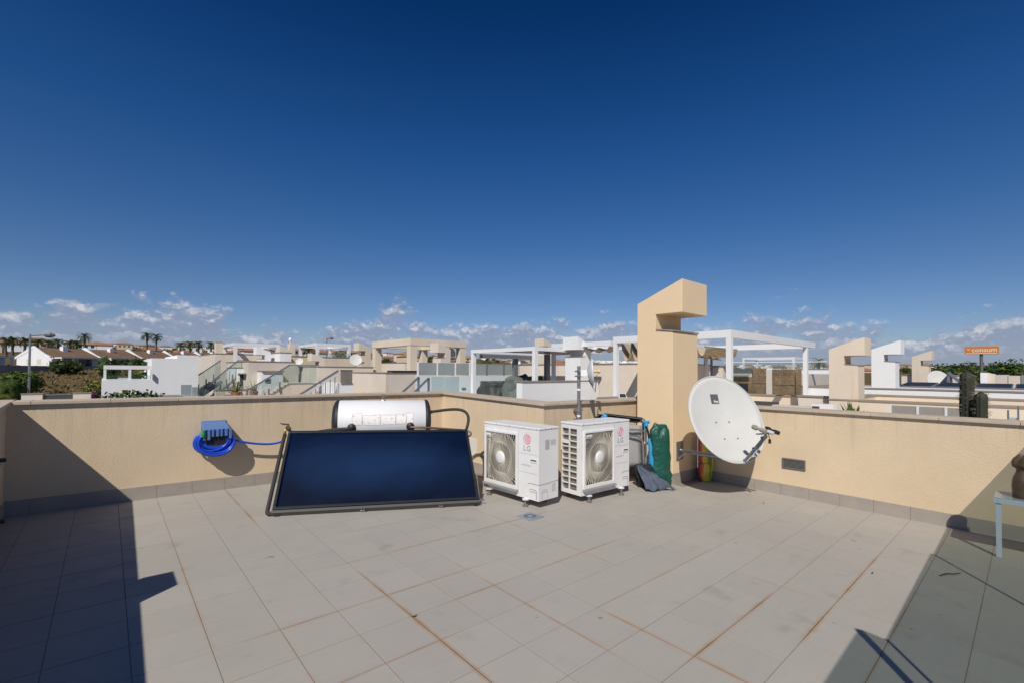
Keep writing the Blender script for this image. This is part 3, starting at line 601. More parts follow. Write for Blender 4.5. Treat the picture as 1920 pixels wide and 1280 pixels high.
# ------------------------------------------------------------------ air conditioners
LOGO = mat("pink red print", (0.72, 0.36, 0.43), 0.5); LGREY = mat("grey print", (0.38, 0.39, 0.42), 0.5); LABG = mat("grey sticker", (0.42, 0.42, 0.42), 0.6); LTXT = mat("pale print", (0.40, 0.42, 0.46), 0.6)
def air_con(label, O, eu, ew, W, D, H, seed):
    eu, ew = Vector(eu).normalized(), Vector(ew).normalized(); M = frame(O, eu, ew); O = Vector(O)
    root = thing("air_conditioner", label, "air conditioner", O + eu * W / 2 + ew * D / 2, "outdoor air conditioner units")
    B = lambda: MB(M)
    g0, g1, z0, z1 = 0.045 * W, 0.635 * W, 0.125 * H, 0.875 * H        # grille opening
    b = B()                                                            # casing: sheets with a real opening in front
    b.box(0, 0, 0, g0, 0.012, H - 0.03); b.box(g1, 0, 0, W, 0.012, H - 0.03); b.box(g0, 0, 0, g1, 0.012, z0); b.box(g0, 0, z1, g1, 0.012, H - 0.03)
    b.box(W - 0.012, 0.012, 0, W, D, H - 0.03); b.box(0.012, D - 0.012, 0, W - 0.012, D, H - 0.03); b.box(0.012, 0.012, 0, W - 0.012, D - 0.012, 0.012)
    b.box(0, 0.012, 0, 0.012, 0.075, H - 0.03); b.box(0, D - 0.02, 0, 0.012, D, H - 0.03); b.box(0, 0.075, 0, 0.012, D - 0.02, 0.05); b.box(0, 0.075, H - 0.075, 0.012, D - 0.02, H - 0.03)
    b.build("casing", ACW, root)
    B().box(-0.006, -0.006, H - 0.028, W + 0.006, D + 0.006, H).build("lid", ACW, root, bevel=0.008)
    # recess, fan
    B().box(g0 + 0.002, 0.16, z0 + 0.002, g1 - 0.002, 0.165, z1 - 0.002).build("recess_back", ACD, root)
    B().box(g1 + 0.002, 0.013, 0.02, g1 + 0.007, D - 0.02, H - 0.035).build("bulkhead", ACD, root)
    cx, cz = (g0 + g1) / 2, (z0 + z1) / 2; Rf = min(g1 - g0, z1 - z0) / 2 - 0.015
    sh = B(); sh.lathe([(Rf + 0.004, 0.05), (Rf + 0.014, 0.05), (Rf + 0.014, 0.155), (Rf + 0.004, 0.155), (Rf + 0.004, 0.05)], (cx, 0, cz), (0, 1, 0), 40); sh.build("fan_shroud", ACD, root, smooth=30)
    for k in range(3):
        a0 = 120 * k + seed * 37 + 20; rows = []
        for i in range(6):
            rr = 0.07 + (Rf - 0.09) * i / 5; wd = 34 + 12 * i / 5
            rows.append([(cx + rr * math.cos(R(a0 + wd * (t / 4 - 0.5) + 6 * i)), 0.075 + 0.05 * t / 4, cz + rr * math.sin(R(a0 + wd * (t / 4 - 0.5) + 6 * i))) for t in range(5)])
        B().sheet(rows).build("fan_blade", mat("dark fan blade", (0.055, 0.053, 0.05), 0.55), root, solid=0.004, smooth=60)
    B().lathe([(0.075, 0.06), (0.075, 0.13)], (cx, 0, cz), (0, 1, 0), 20).build("fan_hub", ACD, root)
    fr_ = B()
    for bx in ((g0 - 0.016, z0 - 0.03, g0 + 0.012, z1 + 0.016), (g1 - 0.012, z0 - 0.03, g1 + 0.016, z1 + 0.016), (g0 + 0.012, z0 - 0.03, g1 - 0.012, z0 + 0.012), (g0 + 0.012, z1 - 0.012, g1 - 0.012, z1 + 0.016)):
        fr_.box(bx[0], -0.024, bx[1], bx[2], 0.0, bx[3])
    fr_.build("grille_frame", ACW, root, bevel=0.004)
    gr = B(); hubr = 0.078; n = 68                                     # swirling radial wires clipped to the square
    def lim(a):
        c, s = abs(math.cos(a)), abs(math.sin(a)); hw, hh = (g1 - g0) / 2 - 0.01, (z1 - z0) / 2 - 0.01
        return min(hw / max(c, 1e-4), hh / max(s, 1e-4))
    for k in range(n):
        a = 2 * math.pi * k / n; P = []
        for t in ((0, 0.25, 0.5, 0.75, 1) if k % 2 == 0 else (0.42, 0.6, 0.8, 1)):
            aa = a + 0.16 * t * t; r_ = hubr + (lim(a + 0.16) - hubr) * t
            P.append((cx + r_ * math.cos(aa), -0.018 + 0.004 * t, cz + r_ * math.sin(aa)))
        gr.tube(P, 0.0031, 4, False)
    for j in (2, 4):
        rr = hubr + (math.hypot(g1 - g0, z1 - z0) / 2 - hubr) * j / 6; seg = []
        for k in range(73):
            a = 2 * math.pi * k / 72
            if rr < lim(a): seg.append((cx + rr * math.cos(a), -0.012, cz + rr * math.sin(a)))
            else:
                if len(seg) > 1: gr.tube(seg, 0.0019, 4, False)
                seg = []
        if len(seg) > 1: gr.tube(seg, 0.0019, 4, False)
    gr.build("fan_grille", ACB, root)
    B().lathe([(0.0, -0.034), (0.06, -0.032), (hubr - 0.006, -0.026), (hubr + 0.003, -0.012)], (cx, 0, cz), (0, 1, 0), 28).build("grille_boss", ACW, root, smooth=40)
    B().box(g0 + 0.025, -0.028, z1 - 0.075, g0 + 0.115, -0.02, z1 - 0.03).build("grille_clip", ACW, root)
    B().box(g0 + 0.03, -0.030, z1 - 0.068, g0 + 0.105, -0.0285, z1 - 0.052).build("clip_slot", ACSEAM, root)
    B().box(g0 - 0.02, -0.05, z0 - 0.05, g1 + 0.02, -0.002, z0 - 0.032).build("drip_ledge", mat("grey plastic ledge", (0.30, 0.30, 0.29), 0.6), root)
    # front service side
    s = B(); x0 = g1 + 0.03
    s.box(x0 - 0.008, -0.0015, 0.02, x0 - 0.005, 0, H - 0.035); s.box(x0, -0.0015, H * 0.62, W - 0.02, 0, H * 0.623); s.box(x0, -0.0015, H * 0.36, W - 0.02, 0, H * 0.363)
    s.tube([(x0 + 0.15, -0.002, H * 0.20), (x0 + 0.17, -0.002, H * 0.225), (W + 0.001, -0.002, H * 0.225)], 0.003, 4)
    for k, dx in ((0, 0.0), (1, 0.012)): s.tube([(W - 0.15 + dx, -0.002, H * (0.125 - 0.03 * k)), (W - 0.13 + dx, -0.002, H * (0.145 - 0.03 * k)), (W - 0.045 - dx, -0.002, H * (0.145 - 0.03 * k)), (W - 0.032 - dx * 0.5, -0.002, H * 0.12), (W - 0.032 - dx * 0.5, -0.002, H * 0.02)], 0.0025, 4)
    s.build("panel_seam", ACSEAM, root)
    B().box(W - 0.135, -0.006, H * 0.515, W - 0.025, 0.0, H * 0.565).build("handle_recess", ACW, root, bevel=0.002)
    B().box(W - 0.125, -0.0075, H * 0.538, W - 0.035, -0.0055, H * 0.556).build("handle_slot", mat("dark slot", (0.05, 0.05, 0.05), 0.7), root)
    F = lambda x, z: M @ frame((x, -0.0012, z), (1, 0, 0), (0, 0, 1), (0, -1, 0))
    lx, lz = (x0 + W) / 2 - 0.03, H * 0.825
    lg = B(); lg.lathe([(0.062, 0), (0.062, 0.0012)], (lx, 0, lz), (0, -1, 0), 32); lo = lg.build("logo_disc", LOGO, root)
    w_ = MB(F(lx, lz)); w_.tube(arc((0, 0, 0.0006), (1, 0, 0), (0, 1, 0), 0.044, 75, 360, 18) + [(0.018, 0, 0.0006)], 0.0035, 4, True); w_.box(-0.006, -0.024, 0, 0.0, 0.022, 0.0012); w_.box(-0.006, -0.024, 0, 0.012, -0.018, 0.0012); w_.lathe([(0.007, 0), (0.007, 0.0012)], (-0.022, 0.018, 0), (0, 0, 1), 10)
    w_.build("logo_face", ACW, lo)
    lettering("LG", 0.088, F(lx, H * 0.695), LGREY, root, bold=0.0022, space=1.25)
    lettering("INVERTER V", 0.030, F(lx - 0.01, H * 0.46), LTXT, root)
    # right side: stickers, louvres, cover
    K = lambda y, z: M @ frame((W + 0.0012, y, z), (0, 1, 0), (0, 0, 1), (1, 0, 0))
    MB(K(D * 0.42, H * 0.76)).box(-0.035, -0.055, 0, 0.035, 0.055, 0.0006).build("sticker", LABG, root); MB(K(D * 0.72, H * 0.785)).box(-0.045, -0.03, 0, 0.045, 0.03, 0.0006).build("sticker", mat("pale sticker", (0.52, 0.52, 0.53), 0.6), root)
    sd = B(); sd.tube([(W + 0.001, 0.0, H * 0.225), (W + 0.001, D * 0.55, H * 0.225), (W + 0.001, D * 0.6, H * 0.235), (W + 0.001, D * 0.98, H * 0.235)], 0.003, 4)
    for k in range(6): sd.bar((W + 0.001, D * 0.66, H * (0.10 + 0.02 * k)), (W + 0.001, D * 0.86, H * (0.105 + 0.02 * k)), 0.003)
    for k in (0, 1): sd.tube([(W + 0.001, 0.05, H * 0.02), (W + 0.001, 0.05, H * (0.12 - 0.03 * k)), (W + 0.001, 0.07, H * (0.145 - 0.03 * k)), (W + 0.001, 0.13, H * (0.145 - 0.03 * k)), (W + 0.001, 0.145, H * (0.12 - 0.03 * k)), (W + 0.001, 0.145, H * 0.02)], 0.0022, 4)
    sd.build("side_seam", ACSEAM, root)
    # left side: coil guard
    B().box(0.03, 0.08, 0.05, 0.034, D - 0.03, H - 0.08).build("coil", COIL, root)
    cg = B(); ys = (0.078, 0.078 + (D - 0.1) * 0.5, D - 0.022)
    for y in (ys[1],): cg.box(-0.002, y - 0.008, 0.05, 0.012, y + 0.008, H - 0.075)
    for k in range(1, 10): z = 0.05 + (H - 0.125) * k / 10; cg.box(-0.002, 0.075, z - 0.006, 0.012, D - 0.02, z + 0.006)
    cg.box(-0.004, D * 0.62, H * 0.70, 0.012, D - 0.015, H * 0.745)
    cg.build("coil_guard", ACW, root)
    scr = B()
    for x in (0.03, W * 0.25, W * 0.5, W * 0.75, W - 0.03): scr.lathe([(0.006, 0), (0.004, 0.003)], (x, -0.006, H - 0.014), (0, -1, 0), 8)
    for x in (0.06, W * 0.42, W * 0.66, W * 0.8): scr.lathe([(0.006, 0), (0.004, 0.003)], (x, 0, 0.03), (0, -1, 0), 8)
    for y in (D * 0.3, D * 0.6): scr.lathe([(0.006, 0), (0.004, 0.003)], (W + 0.006, y, H - 0.014), (1, 0, 0), 8)
    scr.build("screws", STEELP, root)["kind"] = "stuff"
    for x in (0.13 * W, 0.80 * W):
        p = O + eu * x; zf = fz(p.x, p.y) - O.z
        f_ = B(); f_.box(x - 0.035, -0.028, -0.012, x + 0.035, D + 0.028, 0.0); f_.box(x - 0.02, -0.05, -0.012, x + 0.02, -0.02, 0.006); f_.build("foot_bar", ACW, root)
        for y in (-0.02, D - 0.02):
            f_ = B(); f_.lathe([(0.032, zf + 0.001), (0.032, zf + 0.022), (0.014, zf + 0.028), (0.014, -0.012)], (x, y, 0), (0, 0, 1), 14); f_.build("rubber_foot", mat("grey rubber foot", (0.16, 0.15, 0.14), 0.8), root)
    return root
A1 = Vector((3.655, 4.655, -1.472)); A1e = Vector((3.690, 3.692, 0)) - Vector((3.655, 4.655, 0))
air_con("white outdoor air conditioner nearer the solar collector, its blank service side towards us", A1, A1e, (-A1e.y, A1e.x, 0), 0.962, 0.335, 0.832, 0)
A2 = Vector((4.29, 3.575, -1.492)); A2e = Vector((0.925, -0.045, 0))
air_con("white outdoor air conditioner with the open coil guard side, beside the green bag", A2, A2e, (-A2e.y, A2e.x, 0), 0.926, 0.345, 0.872, 1)
# pipes and cover plate behind the first unit
jb = MB().box(XM - 0.012, 5.66, -1.315, XM - 0.001, 5.83, -1.045).build("access_cover", mat("white plastic cover", (0.70, 0.68, 0.64), 0.5), bevel=0.003); tag(jb, "flat white plastic access cover on the cream wall right of the collector", "cover plate")
ip = MB(); ip.tube(bez((XM - 0.005, 5.42, -1.20), (XM - 0.22, 5.40, -1.22), (XM - 0.3, 5.1, -1.24), (4.03, 4.60, -1.22), 14), 0.022, 10); ip.tube(bez((XM - 0.005, 5.36, -1.25), (XM - 0.2, 5.36, -1.28), (XM - 0.28, 5.0, -1.28), (4.03, 4.56, -1.27), 14), 0.016, 10)
tag(ip.build("insulated_pipe", HOSEB, smooth=60), "black insulated pipe pair from the wall into the first air conditioner", "pipe")

# ------------------------------------------------------------------ floor drain
dc = Vector((3.44, 3.575, fz(3.44, 3.575))); dr = thing("floor_drain", "square metal floor drain with a round slotted grate in front of the air conditioners", "drain", dc)
ZM = mat("dull zinc", (0.33, 0.38, 0.44), 0.45, metal=0.5, var=0.15, vscale=30)
a = MB(Matrix.Translation(dc) @ Matrix.Rotation(R(2), 4, "Z")); a.box(-0.11, -0.11, -0.003, 0.11, 0.11, 0.004); a.build("drain_plate", ZM, dr, bevel=0.002)
a = MB(Matrix.Translation(dc)); a.lathe([(0.075, 0.004), (0.075, 0.008), (0.06, 0.009), (0.0, 0.009)], (0, 0, 0), (0, 0, 1), 28); a.build("drain_grate", ZM, dr)
a = MB(Matrix.Translation(dc))
for k in range(16): c_, s_ = math.cos(R(22.5 * k)), math.sin(R(22.5 * k)); a.bar((0.035 * c_, 0.035 * s_, 0.0092), (0.066 * c_, 0.066 * s_, 0.0092), 0.008, 0.001)
a.build("drain_slot", mat("black slot", (0.01, 0.01, 0.012), 0.9), dr)

# ------------------------------------------------------------------ antenna mast with its small dish
mp_ = Vector((4.86, 4.10, 0))
am = thing("antenna_mast", "grey galvanised antenna mast clamped to the wall behind the second air conditioner", "mast", (mp_.x, mp_.y, -1.0))
MB().cyl((mp_.x, mp_.y, -1.05), (mp_.x, mp_.y, 0.082), 0.0235, 14).build("pole", GALV, am, smooth=40)
for z in (-0.52, -0.66):
    c = MB(); c.lathe([(0.034, -0.02), (0.034, 0.02)], (mp_.x, mp_.y, z), (0, 0, 1), 12); c.box(mp_.x + 0.0, mp_.y - 0.012, z - 0.014, mp_.x + 0.07, mp_.y + 0.10, z + 0.014); c.build("wall_clamp", GALV, am)
for z in (-0.24, -0.60): MB().lathe([(0.026, -0.014), (0.026, 0.014)], (mp_.x, mp_.y, z), (0, 0, 1), 12).build("tape_band", WPAINT, am)
# ------------------------------------------------------------------ satellite dishes
DISHW = mat("off white dish paint", (0.60, 0.60, 0.575), 0.5, var=0.05, vscale=4, spec=0.3)
def dish_shell(root, c, n, r, depth, m, tilt_up=Vector((0, 0, 1)), name="reflector"):
    n = Vector(n).normalized(); rows = []; hx_ = tilt_up.cross(n).normalized(); vy = n.cross(hx_)
    for j in range(11):
        q = j / 10; rows.append([c + (hx_ * math.cos(2 * math.pi * k / 56) + vy * 1.04 * math.sin(2 * math.pi * k / 56)) * r * q - n * depth * (1 - q * q) for k in range(57)])
    o = MB().sheet(rows).build(name, m, root, smooth=60, solid=0.006)
    MB().tube(rows[-1], 0.009, 6, False).build("rim", m, root, smooth=60)
    return hx_, vy, n
# big dish
bd_c = Vector(at(1363, 783, 6.0)); bn = Vector((-0.375, -0.84, 0.40)).normalized()
bd = thing("satellite_dish", "big off white satellite dish with a dark badge, bracketed to the tall cream chimney", "satellite dish", bd_c)
hx_, vy, bn = dish_shell(bd, bd_c, bn, 0.568, 0.085, DISHW)
def on_dish(u, v, lift=0.004):
    q = min(1, math.hypot(u, v / 1.04) / 0.568); return bd_c + hx_ * u + vy * v - bn * (0.085 * (1 - q * q) - lift)
bg_ = []
for j in range(4): bg_.append([on_dish(-0.115 + 0.125 * i / 4, 0.225 + 0.125 * j / 3, 0.011) for i in range(5)])
bdg = MB().sheet(bg_).build("badge", mat("dark grey badge", (0.11, 0.11, 0.12), 0.5), bd)
pB = on_dish(-0.04, 0.250, 0.0135); lettering("Fte", 0.055, frame(pB, hx_, vy, bn), mat("white print", (0.75, 0.75, 0.75), 0.5), bdg, bold=0.0012)
for u, v in ((-0.12, -0.03), (0.09, -0.03), (-0.08, -0.26), (0.13, -0.26)): MB().lathe([(0.012, 0), (0.008, 0.008)], on_dish(u, v, 0.003), bn, 8).build("bolt", STEELP, bd)

back = bd_c - bn * 0.25 - vy * 0.10; wp = Vector((6.31, 3.405, -1.13))
br = MB(); br.box(6.215, 3.395, -1.27, 6.405, 3.409, -1.0); br.build("wall_plate", GALV, bd, bevel=0.003)
pp = Vector((6.45, 2.72, -1.17)); MB().tube([wp + Vector((0, -0.012, 0)), wp + Vector((0.03, -0.30, -0.02)), pp, pp + Vector((-0.02, -0.06, 0.06)), back + Vector((0.02, 0.08, -0.24)), back + Vector((0.0, 0.05, 0.05))], 0.028, 12).build("support_pipe", GALV, bd, smooth=50)
MB().box(back.x - 0.11, back.y - 0.06, back.z - 0.14, back.x + 0.11, back.y + 0.07, back.z + 0.14).build("rear_bracket", STEELP, bd, bevel=0.01)
for t in (0.12, 0.38): p = wp.lerp(pp, t) + Vector((0.006, -0.02, -0.005)); MB().lathe([(0.031, -0.018), (0.031, 0.018)], p, pp - wp, 12).build("black_tape", DARK, bd)
MB().tube(bez(wp + Vector((-0.03, -0.012, -0.12)), wp + Vector((-0.03, -0.12, 0.05)), wp + Vector((0.1, -0.25, 0.0)), pp + Vector((0, 0, 0.035)), 14), 0.006, 6).build("cable", WPAINT, bd, smooth=60)
foot = on_dish(0.07, -0.58, -0.01) - bn * 0.015; lnb = Vector((5.95, 2.09, -0.70))
lnb = Vector(at(1437, 812, (lnb.dot(FH2))))
arm = MB(); arm.bar(foot, lnb - Vector((0, 0, 0.02)), 0.028, 0.034); arm.build("feed_arm", STEELP, bd, bevel=0.004)
MB().tube([foot + Vector((0, 0, -0.02)), foot.lerp(lnb, 0.4) + Vector((0.01, 0, -0.05)), lnb + Vector((0.02, 0, -0.05))], 0.006, 6).build("feed_cable", WPAINT, bd, smooth=50)
for t in (0.06, 0.48, 0.85): p = foot.lerp(lnb, t); MB().lathe([(0.027, -0.008), (0.027, 0.008)], p, lnb - foot, 10).build("cable_tie", mat("blue tape", (0.10, 0.16, 0.35), 0.5), bd)
tofoc = (bd_c - lnb).normalized(); side = hx_
for k, (du, m_, s_) in enumerate(((-0.115, mat("olive beige plastic", (0.30, 0.29, 0.22), 0.5), 1.0), (0.0, DISHW, 0.85), (0.085, DARK, 0.95))):
    c = lnb + side * du + Vector((0, 0, 0.035 + (0.025 if k == 0 else 0)))
    l = MB(); l.lathe([(0.0, 0.085), (0.024 * s_, 0.083), (0.03 * s_, 0.07), (0.03 * s_, 0.03), (0.018 * s_, 0.02), (0.018 * s_, -0.02), (0.026 * s_, -0.025), (0.026 * s_, -0.09), (0.0, -0.095)], c, tofoc, 16); l.build("receiver_head", m_, bd, smooth=35)
l = MB(); l.bar(lnb - side * 0.15, lnb + side * 0.12, 0.02, 0.014); l.build("receiver_bar", STEELP, bd)
l = MB(); l.tube([lnb + side * 0.03, lnb + side * 0.05 - Vector((0, 0, 0.07))], 0.004, 6); l.box(*(lnb + side * 0.05 - Vector((0.012, 0.012, 0.12))), *(lnb + side * 0.05 + Vector((0.012, 0.012, -0.07)))); l.build("cable_plug", DARK, bd)
# small dish on the mast, seen on edge
sd_ = thing("satellite_dish", "small pale satellite dish seen on edge, held by the galvanised mast", "satellite dish", (mp_.x, mp_.y, 0.0))
sn = Vector((0.640, -0.765, 0.06)).normalized(); sc = Vector((mp_.x, mp_.y, -0.012)) + sn * 0.185
shx, svy, sn = dish_shell(sd_, sc, sn, 0.172, 0.07, mat("pale grey dish", (0.62, 0.64, 0.67), 0.45))
c = MB(); c.box(mp_.x - 0.04, mp_.y - 0.04, -0.065, mp_.x + 0.045, mp_.y + 0.04, -0.045); c.box(mp_.x - 0.04, mp_.y - 0.04, 0.0, mp_.x + 0.045, mp_.y + 0.04, 0.02); c.build("pole_clamp", GALV, sd_)
c = MB(); c.bar(Vector((mp_.x, mp_.y, -0.02)) + sn * 0.024, sc - sn * 0.072, 0.06, 0.085); c.build("dish_bracket", WPAINT, sd_)
f0 = sc - sn * 0.05 - svy * 0.10; f1 = sc + sn * 0.055 + svy * 0.01
c = MB(); c.tube([f0, sc - svy * 0.27 + sn * 0.02, f1 - svy * 0.05], [0.016, 0.010, 0.006], 8); c.build("feed_arm", STEELP, sd_, smooth=50)
MB().lathe([(0.0, -0.05), (0.03, -0.045), (0.03, -0.01), (0.018, 0), (0.018, 0.05), (0.0, 0.052)], f1, -sn, 14).build("receiver_head", mat("cream yellow plastic", (0.62, 0.50, 0.24), 0.5), sd_, smooth=35)

# ------------------------------------------------------------------ folded beach chairs, cloth and bags between unit and chimney
TUBE = mat("polished aluminium tube", (0.55, 0.55, 0.54), 0.28, metal=0.9); BLUEP = mat("sky blue plastic", (0.02, 0.30, 0.60), 0.38); BLACKF = mat("black fabric", (0.015, 0.016, 0.02), 0.85, var=0.3, vscale=20, bump=0.5, bscale=60)
GREYF = mat("grey mesh fabric", (0.36, 0.36, 0.36), 0.8, var=0.1, vscale=20); NAVYF = mat("slate blue cloth", (0.085, 0.105, 0.15), 0.85, var=0.35, vscale=12, bump=0.4, bscale=50)
bx0 = Vector((5.25, 3.86, 0)); be = Vector((0.82, -0.30, 0)).normalized(); bb = Vector((-be.y, be.x, 0))
ZB = fz(5.6, 3.7)
MF = frame(bx0 + Vector((0, 0, ZB)), be, bb)
for k, (dy, lbl) in enumerate(((0.0, "front folded beach chair with a bright blue armrest, leaning behind the second air conditioner"), (0.11, "rear folded beach chair mostly hidden behind the front blue armrest chair"))):
    t = thing("beach_chair", lbl, "beach chair", MF @ Vector((0.3, dy, 0)), "folded beach chairs by the chimney")
    x1 = 0.58 + 0.03 * k; zt = 1.015 - 0.02 * k; xa = -0.13 - 0.03 * k
    MB(MF).tube([(xa + 0.02, dy + 0.06, 0.05), (xa, dy + 0.05, zt - 0.08), (xa + 0.03, dy + 0.04, zt - 0.02), (xa + 0.09, dy + 0.03, zt), (x1 - 0.09, dy - 0.02, zt - 0.07), (x1 - 0.03, dy - 0.03, zt - 0.09), (x1, dy - 0.03, zt - 0.14), (x1 - 0.01, dy - 0.05, 0.30)], 0.0125, 10).build("back_frame", TUBE if k == 0 else BLACKM, t, smooth=50)
    MB(MF).tube([(0.05, dy - 0.03, 0.74), (x1 - 0.16, dy - 0.05, 0.70), (x1 - 0.09, dy - 0.055, 0.66), (x1 - 0.075, dy - 0.06, 0.58), (x1 - 0.07, dy - 0.07, 0.24)], 0.014, 10).build("leg_frame", TUBE, t, smooth=50)
    if k == 0:
        MB(MF).tube([(0.05, dy - 0.035, 0.81), (x1 - 0.14, dy - 0.055, 0.79), (x1 - 0.05, dy - 0.06, 0.77), (x1 - 0.04, dy - 0.05, 0.62)], 0.011, 10).build("rail", TUBE, t, smooth=50)
    rows = [[(xa + 0.04 + (x1 - xa - 0.1) * i / 8, dy + 0.0 + 0.012 * math.sin(i * 1.3 + j), (0.28 + (zt - 0.42) * j / 8) - 0.03 * i / 8) for i in range(9)] for j in range(9)]
    MB(MF).sheet(rows).build("fabric_back", GREYF, t, solid=0.004, smooth=60)
    rows = []
    for j in range(9):
        a = R(-110 + 250 * j / 8); rows.append([(xa + 0.06 + (x1 - xa - 0.13) * i / 12, dy + 0.03 - 0.055 * i / 12 + (0.035 + 0.006 * math.sin(i * 2 + j)) * math.cos(a), zt - 0.022 - 0.07 * i / 12 + 0.036 * math.sin(a)) for i in range(13)])
    MB(MF).sheet(rows).build("headrest", BLACKF, t, solid=0.004, smooth=60)
    if k == 0:
        MB(MF).tube([(x1 + 0.035, dy - 0.07, 0.665), (x1 + 0.033, dy - 0.075, 0.63), (x1 + 0.045, dy - 0.085, 0.50), (x1 + 0.052, dy - 0.09, 0.38), (x1 + 0.045, dy - 0.09, 0.27), (x1 + 0.035, dy - 0.09, 0.235)], [0.022, 0.031, 0.036, 0.042, 0.040, 0.020], 12).build("armrest", BLUEP, t, smooth=60)
        cl = MB(MF); cl.lathe([(0.026, -0.05), (0.03, -0.03), (0.03, 0.04), (0.02, 0.06)], (x1 - 0.005, dy - 0.035, zt - 0.19), (0, 0, 1), 12); cl.lathe([(0.02, -0.05), (0.022, 0.05)], (x1 - 0.005, dy - 0.035, zt - 0.125), (1, 0, 0), 12); cl.build("joint_clip", BLUEP, t, smooth=40)
        MB(MF).lathe([(0.03, -0.045), (0.036, -0.02), (0.036, 0.03), (0.026, 0.05)], (xa + 0.04, dy + 0.0, zt - 0.045), (0, 0, 1), 12).build("joint_clip", BLUEP, t, smooth=40)
        MB(MF).lathe([(0.0, -0.045), (0.03, -0.038), (0.045, -0.01), (0.045, 0.015), (0.03, 0.038), (0, 0.045)], (0.37, dy - 0.12, 0.255), (0, -1, 0), 16).build("hinge_cap", BLUEP, t, smooth=50)
        MB(MF).tube([(x1 - 0.035, dy - 0.07, 0.84), (x1 + 0.005, dy - 0.07, 0.76), (x1 + 0.02, dy - 0.07, 0.66)], [0.012, 0.016, 0.014], 8).build("strap", BLACKF, t, smooth=50)
def crumple(rows, amp, sc, seed):
    return [[Vector(p) + Vector((noise.noise(Vector(p) * sc + Vector((seed, 0, 0))), noise.noise(Vector(p) * sc + Vector((0, seed, 9))), noise.noise(Vector(p) * sc + Vector((3, 1, seed))))) * amp for p in r_] for r_ in rows]
def sack(prof, c, ex, ey, seed, amp, n=28, sc=7.0):
    """Bag: profile rows (z, half width, half depth, dx)."""
    return crumple([[Vector(c) + Vector(ex) * (w * math.copysign(abs(math.cos(a)) ** 0.8, math.cos(a)) + dx) + Vector(ey) * (d * math.copysign(abs(math.sin(a)) ** 0.8, math.sin(a))) + Vector((0, 0, z)) for a in [2 * math.pi * k / n for k in range(n)] + [0.0]] for z, w, d, dx in prof], amp, sc, seed)
def dense(prof, m=4):
    o = []
    for a, b in zip(prof, prof[1:]): o += [tuple(a[i] + (b[i] - a[i]) * k / m for i in range(len(a))) for k in range(m)]
    return o + [prof[-1]]
c = MF @ Vector((0.47, -0.10, 0))
blk = MB().sheet(sack(dense([(0.0, 0.12, 0.07, 0.04), (0.06, 0.13, 0.085, 0.03), (0.18, 0.14, 0.085, 0.0), (0.27, 0.15, 0.07, -0.01), (0.31, 0.13, 0.04, -0.02), (0.315, 0.0, 0.0, 0)]), c, be, bb, 4, 0.028)).build("black_pouch", BLACKF, smooth=180)
tag(blk, "crumpled black fabric pouch at the foot of the folded beach chairs", "bag")
lbp = MB(MF); lbp.box(0.54, -0.198, 0.13, 0.63, -0.19, 0.185); lo = lbp.build("sewn_label", mat("pale grey label", (0.33, 0.33, 0.32), 0.7), blk)
rows = []
p0 = MF @ Vector((0.30, -0.20, 0.28)); 
for j in range(17):
    t = j / 16; wdt = 0.03 + 0.26 * t; row = []
    for i in range(21):
        s = i / 20 - 0.5
        x = 0.34 + 0.17 * t + wdt * s * 1.25 + 0.10 * t * max(0, s) * 2; y = -0.19 - 0.20 * t - 0.03 * math.cos(s * 9 + 2 * t)
        z = max(0.008, 0.30 * (1 - t) ** 0.8 + 0.022 * math.sin(s * 17 + 3 * t) * (0.4 + t) + 0.015)
        row.append(MF @ Vector((x, y, z)))
    rows.append(row)
rows = crumple(rows, 0.022, 13, 7); rows = [[Vector((p.x, p.y, max(p.z, fz(p.x, p.y) + 0.007))) for p in r_] for r_ in rows]
tag(MB().sheet(rows).build("dust_cloth", NAVYF, smooth=180, solid=0.004), "rumpled slate blue cloth trailing on the floor beside the second air conditioner", "cloth")
GREENB = mat("dark green plastic sheet", (0.005, 0.078, 0.058), 0.42, var=0.25, vscale=9, bump=0.8, bscale=13, dist=0.03)
gc = Vector((6.015, 3.60, fz(6.0, 3.6) + 0.004)); ge = Vector((0.42, -0.90, 0)).normalized() 
ge = Vector((0.75, -0.66, 0)).normalized(); gbk = Vector((-ge.y, ge.x, 0))
gprof = dense([(0.0, 0.01, 0.01, 0.03), (0.004, 0.125, 0.05, 0.035), (0.06, 0.135, 0.07, 0.025), (0.35, 0.14, 0.08, 0.0), (0.70, 0.14, 0.07, -0.012), (0.81, 0.132, 0.045, -0.012), (0.865, 0.10, 0.018, -0.01), (0.88, 0.085, 0.008, -0.01), (0.882, 0.0, 0.0, -0.01)], 5)
gb = MB().sheet([[p - gbk * 0.02 + Vector((-0.09, -0.10, 0)) for p in r_] for r_ in crumple(sack(gprof, gc, ge, gbk, 12, 0.030, 44, 6.0), 0.016, 15.0, 5)]).build("green_bag", GREENB, smooth=180)
tag(gb, "tall dark green plastic bag leaning against the cream chimney", "bag")
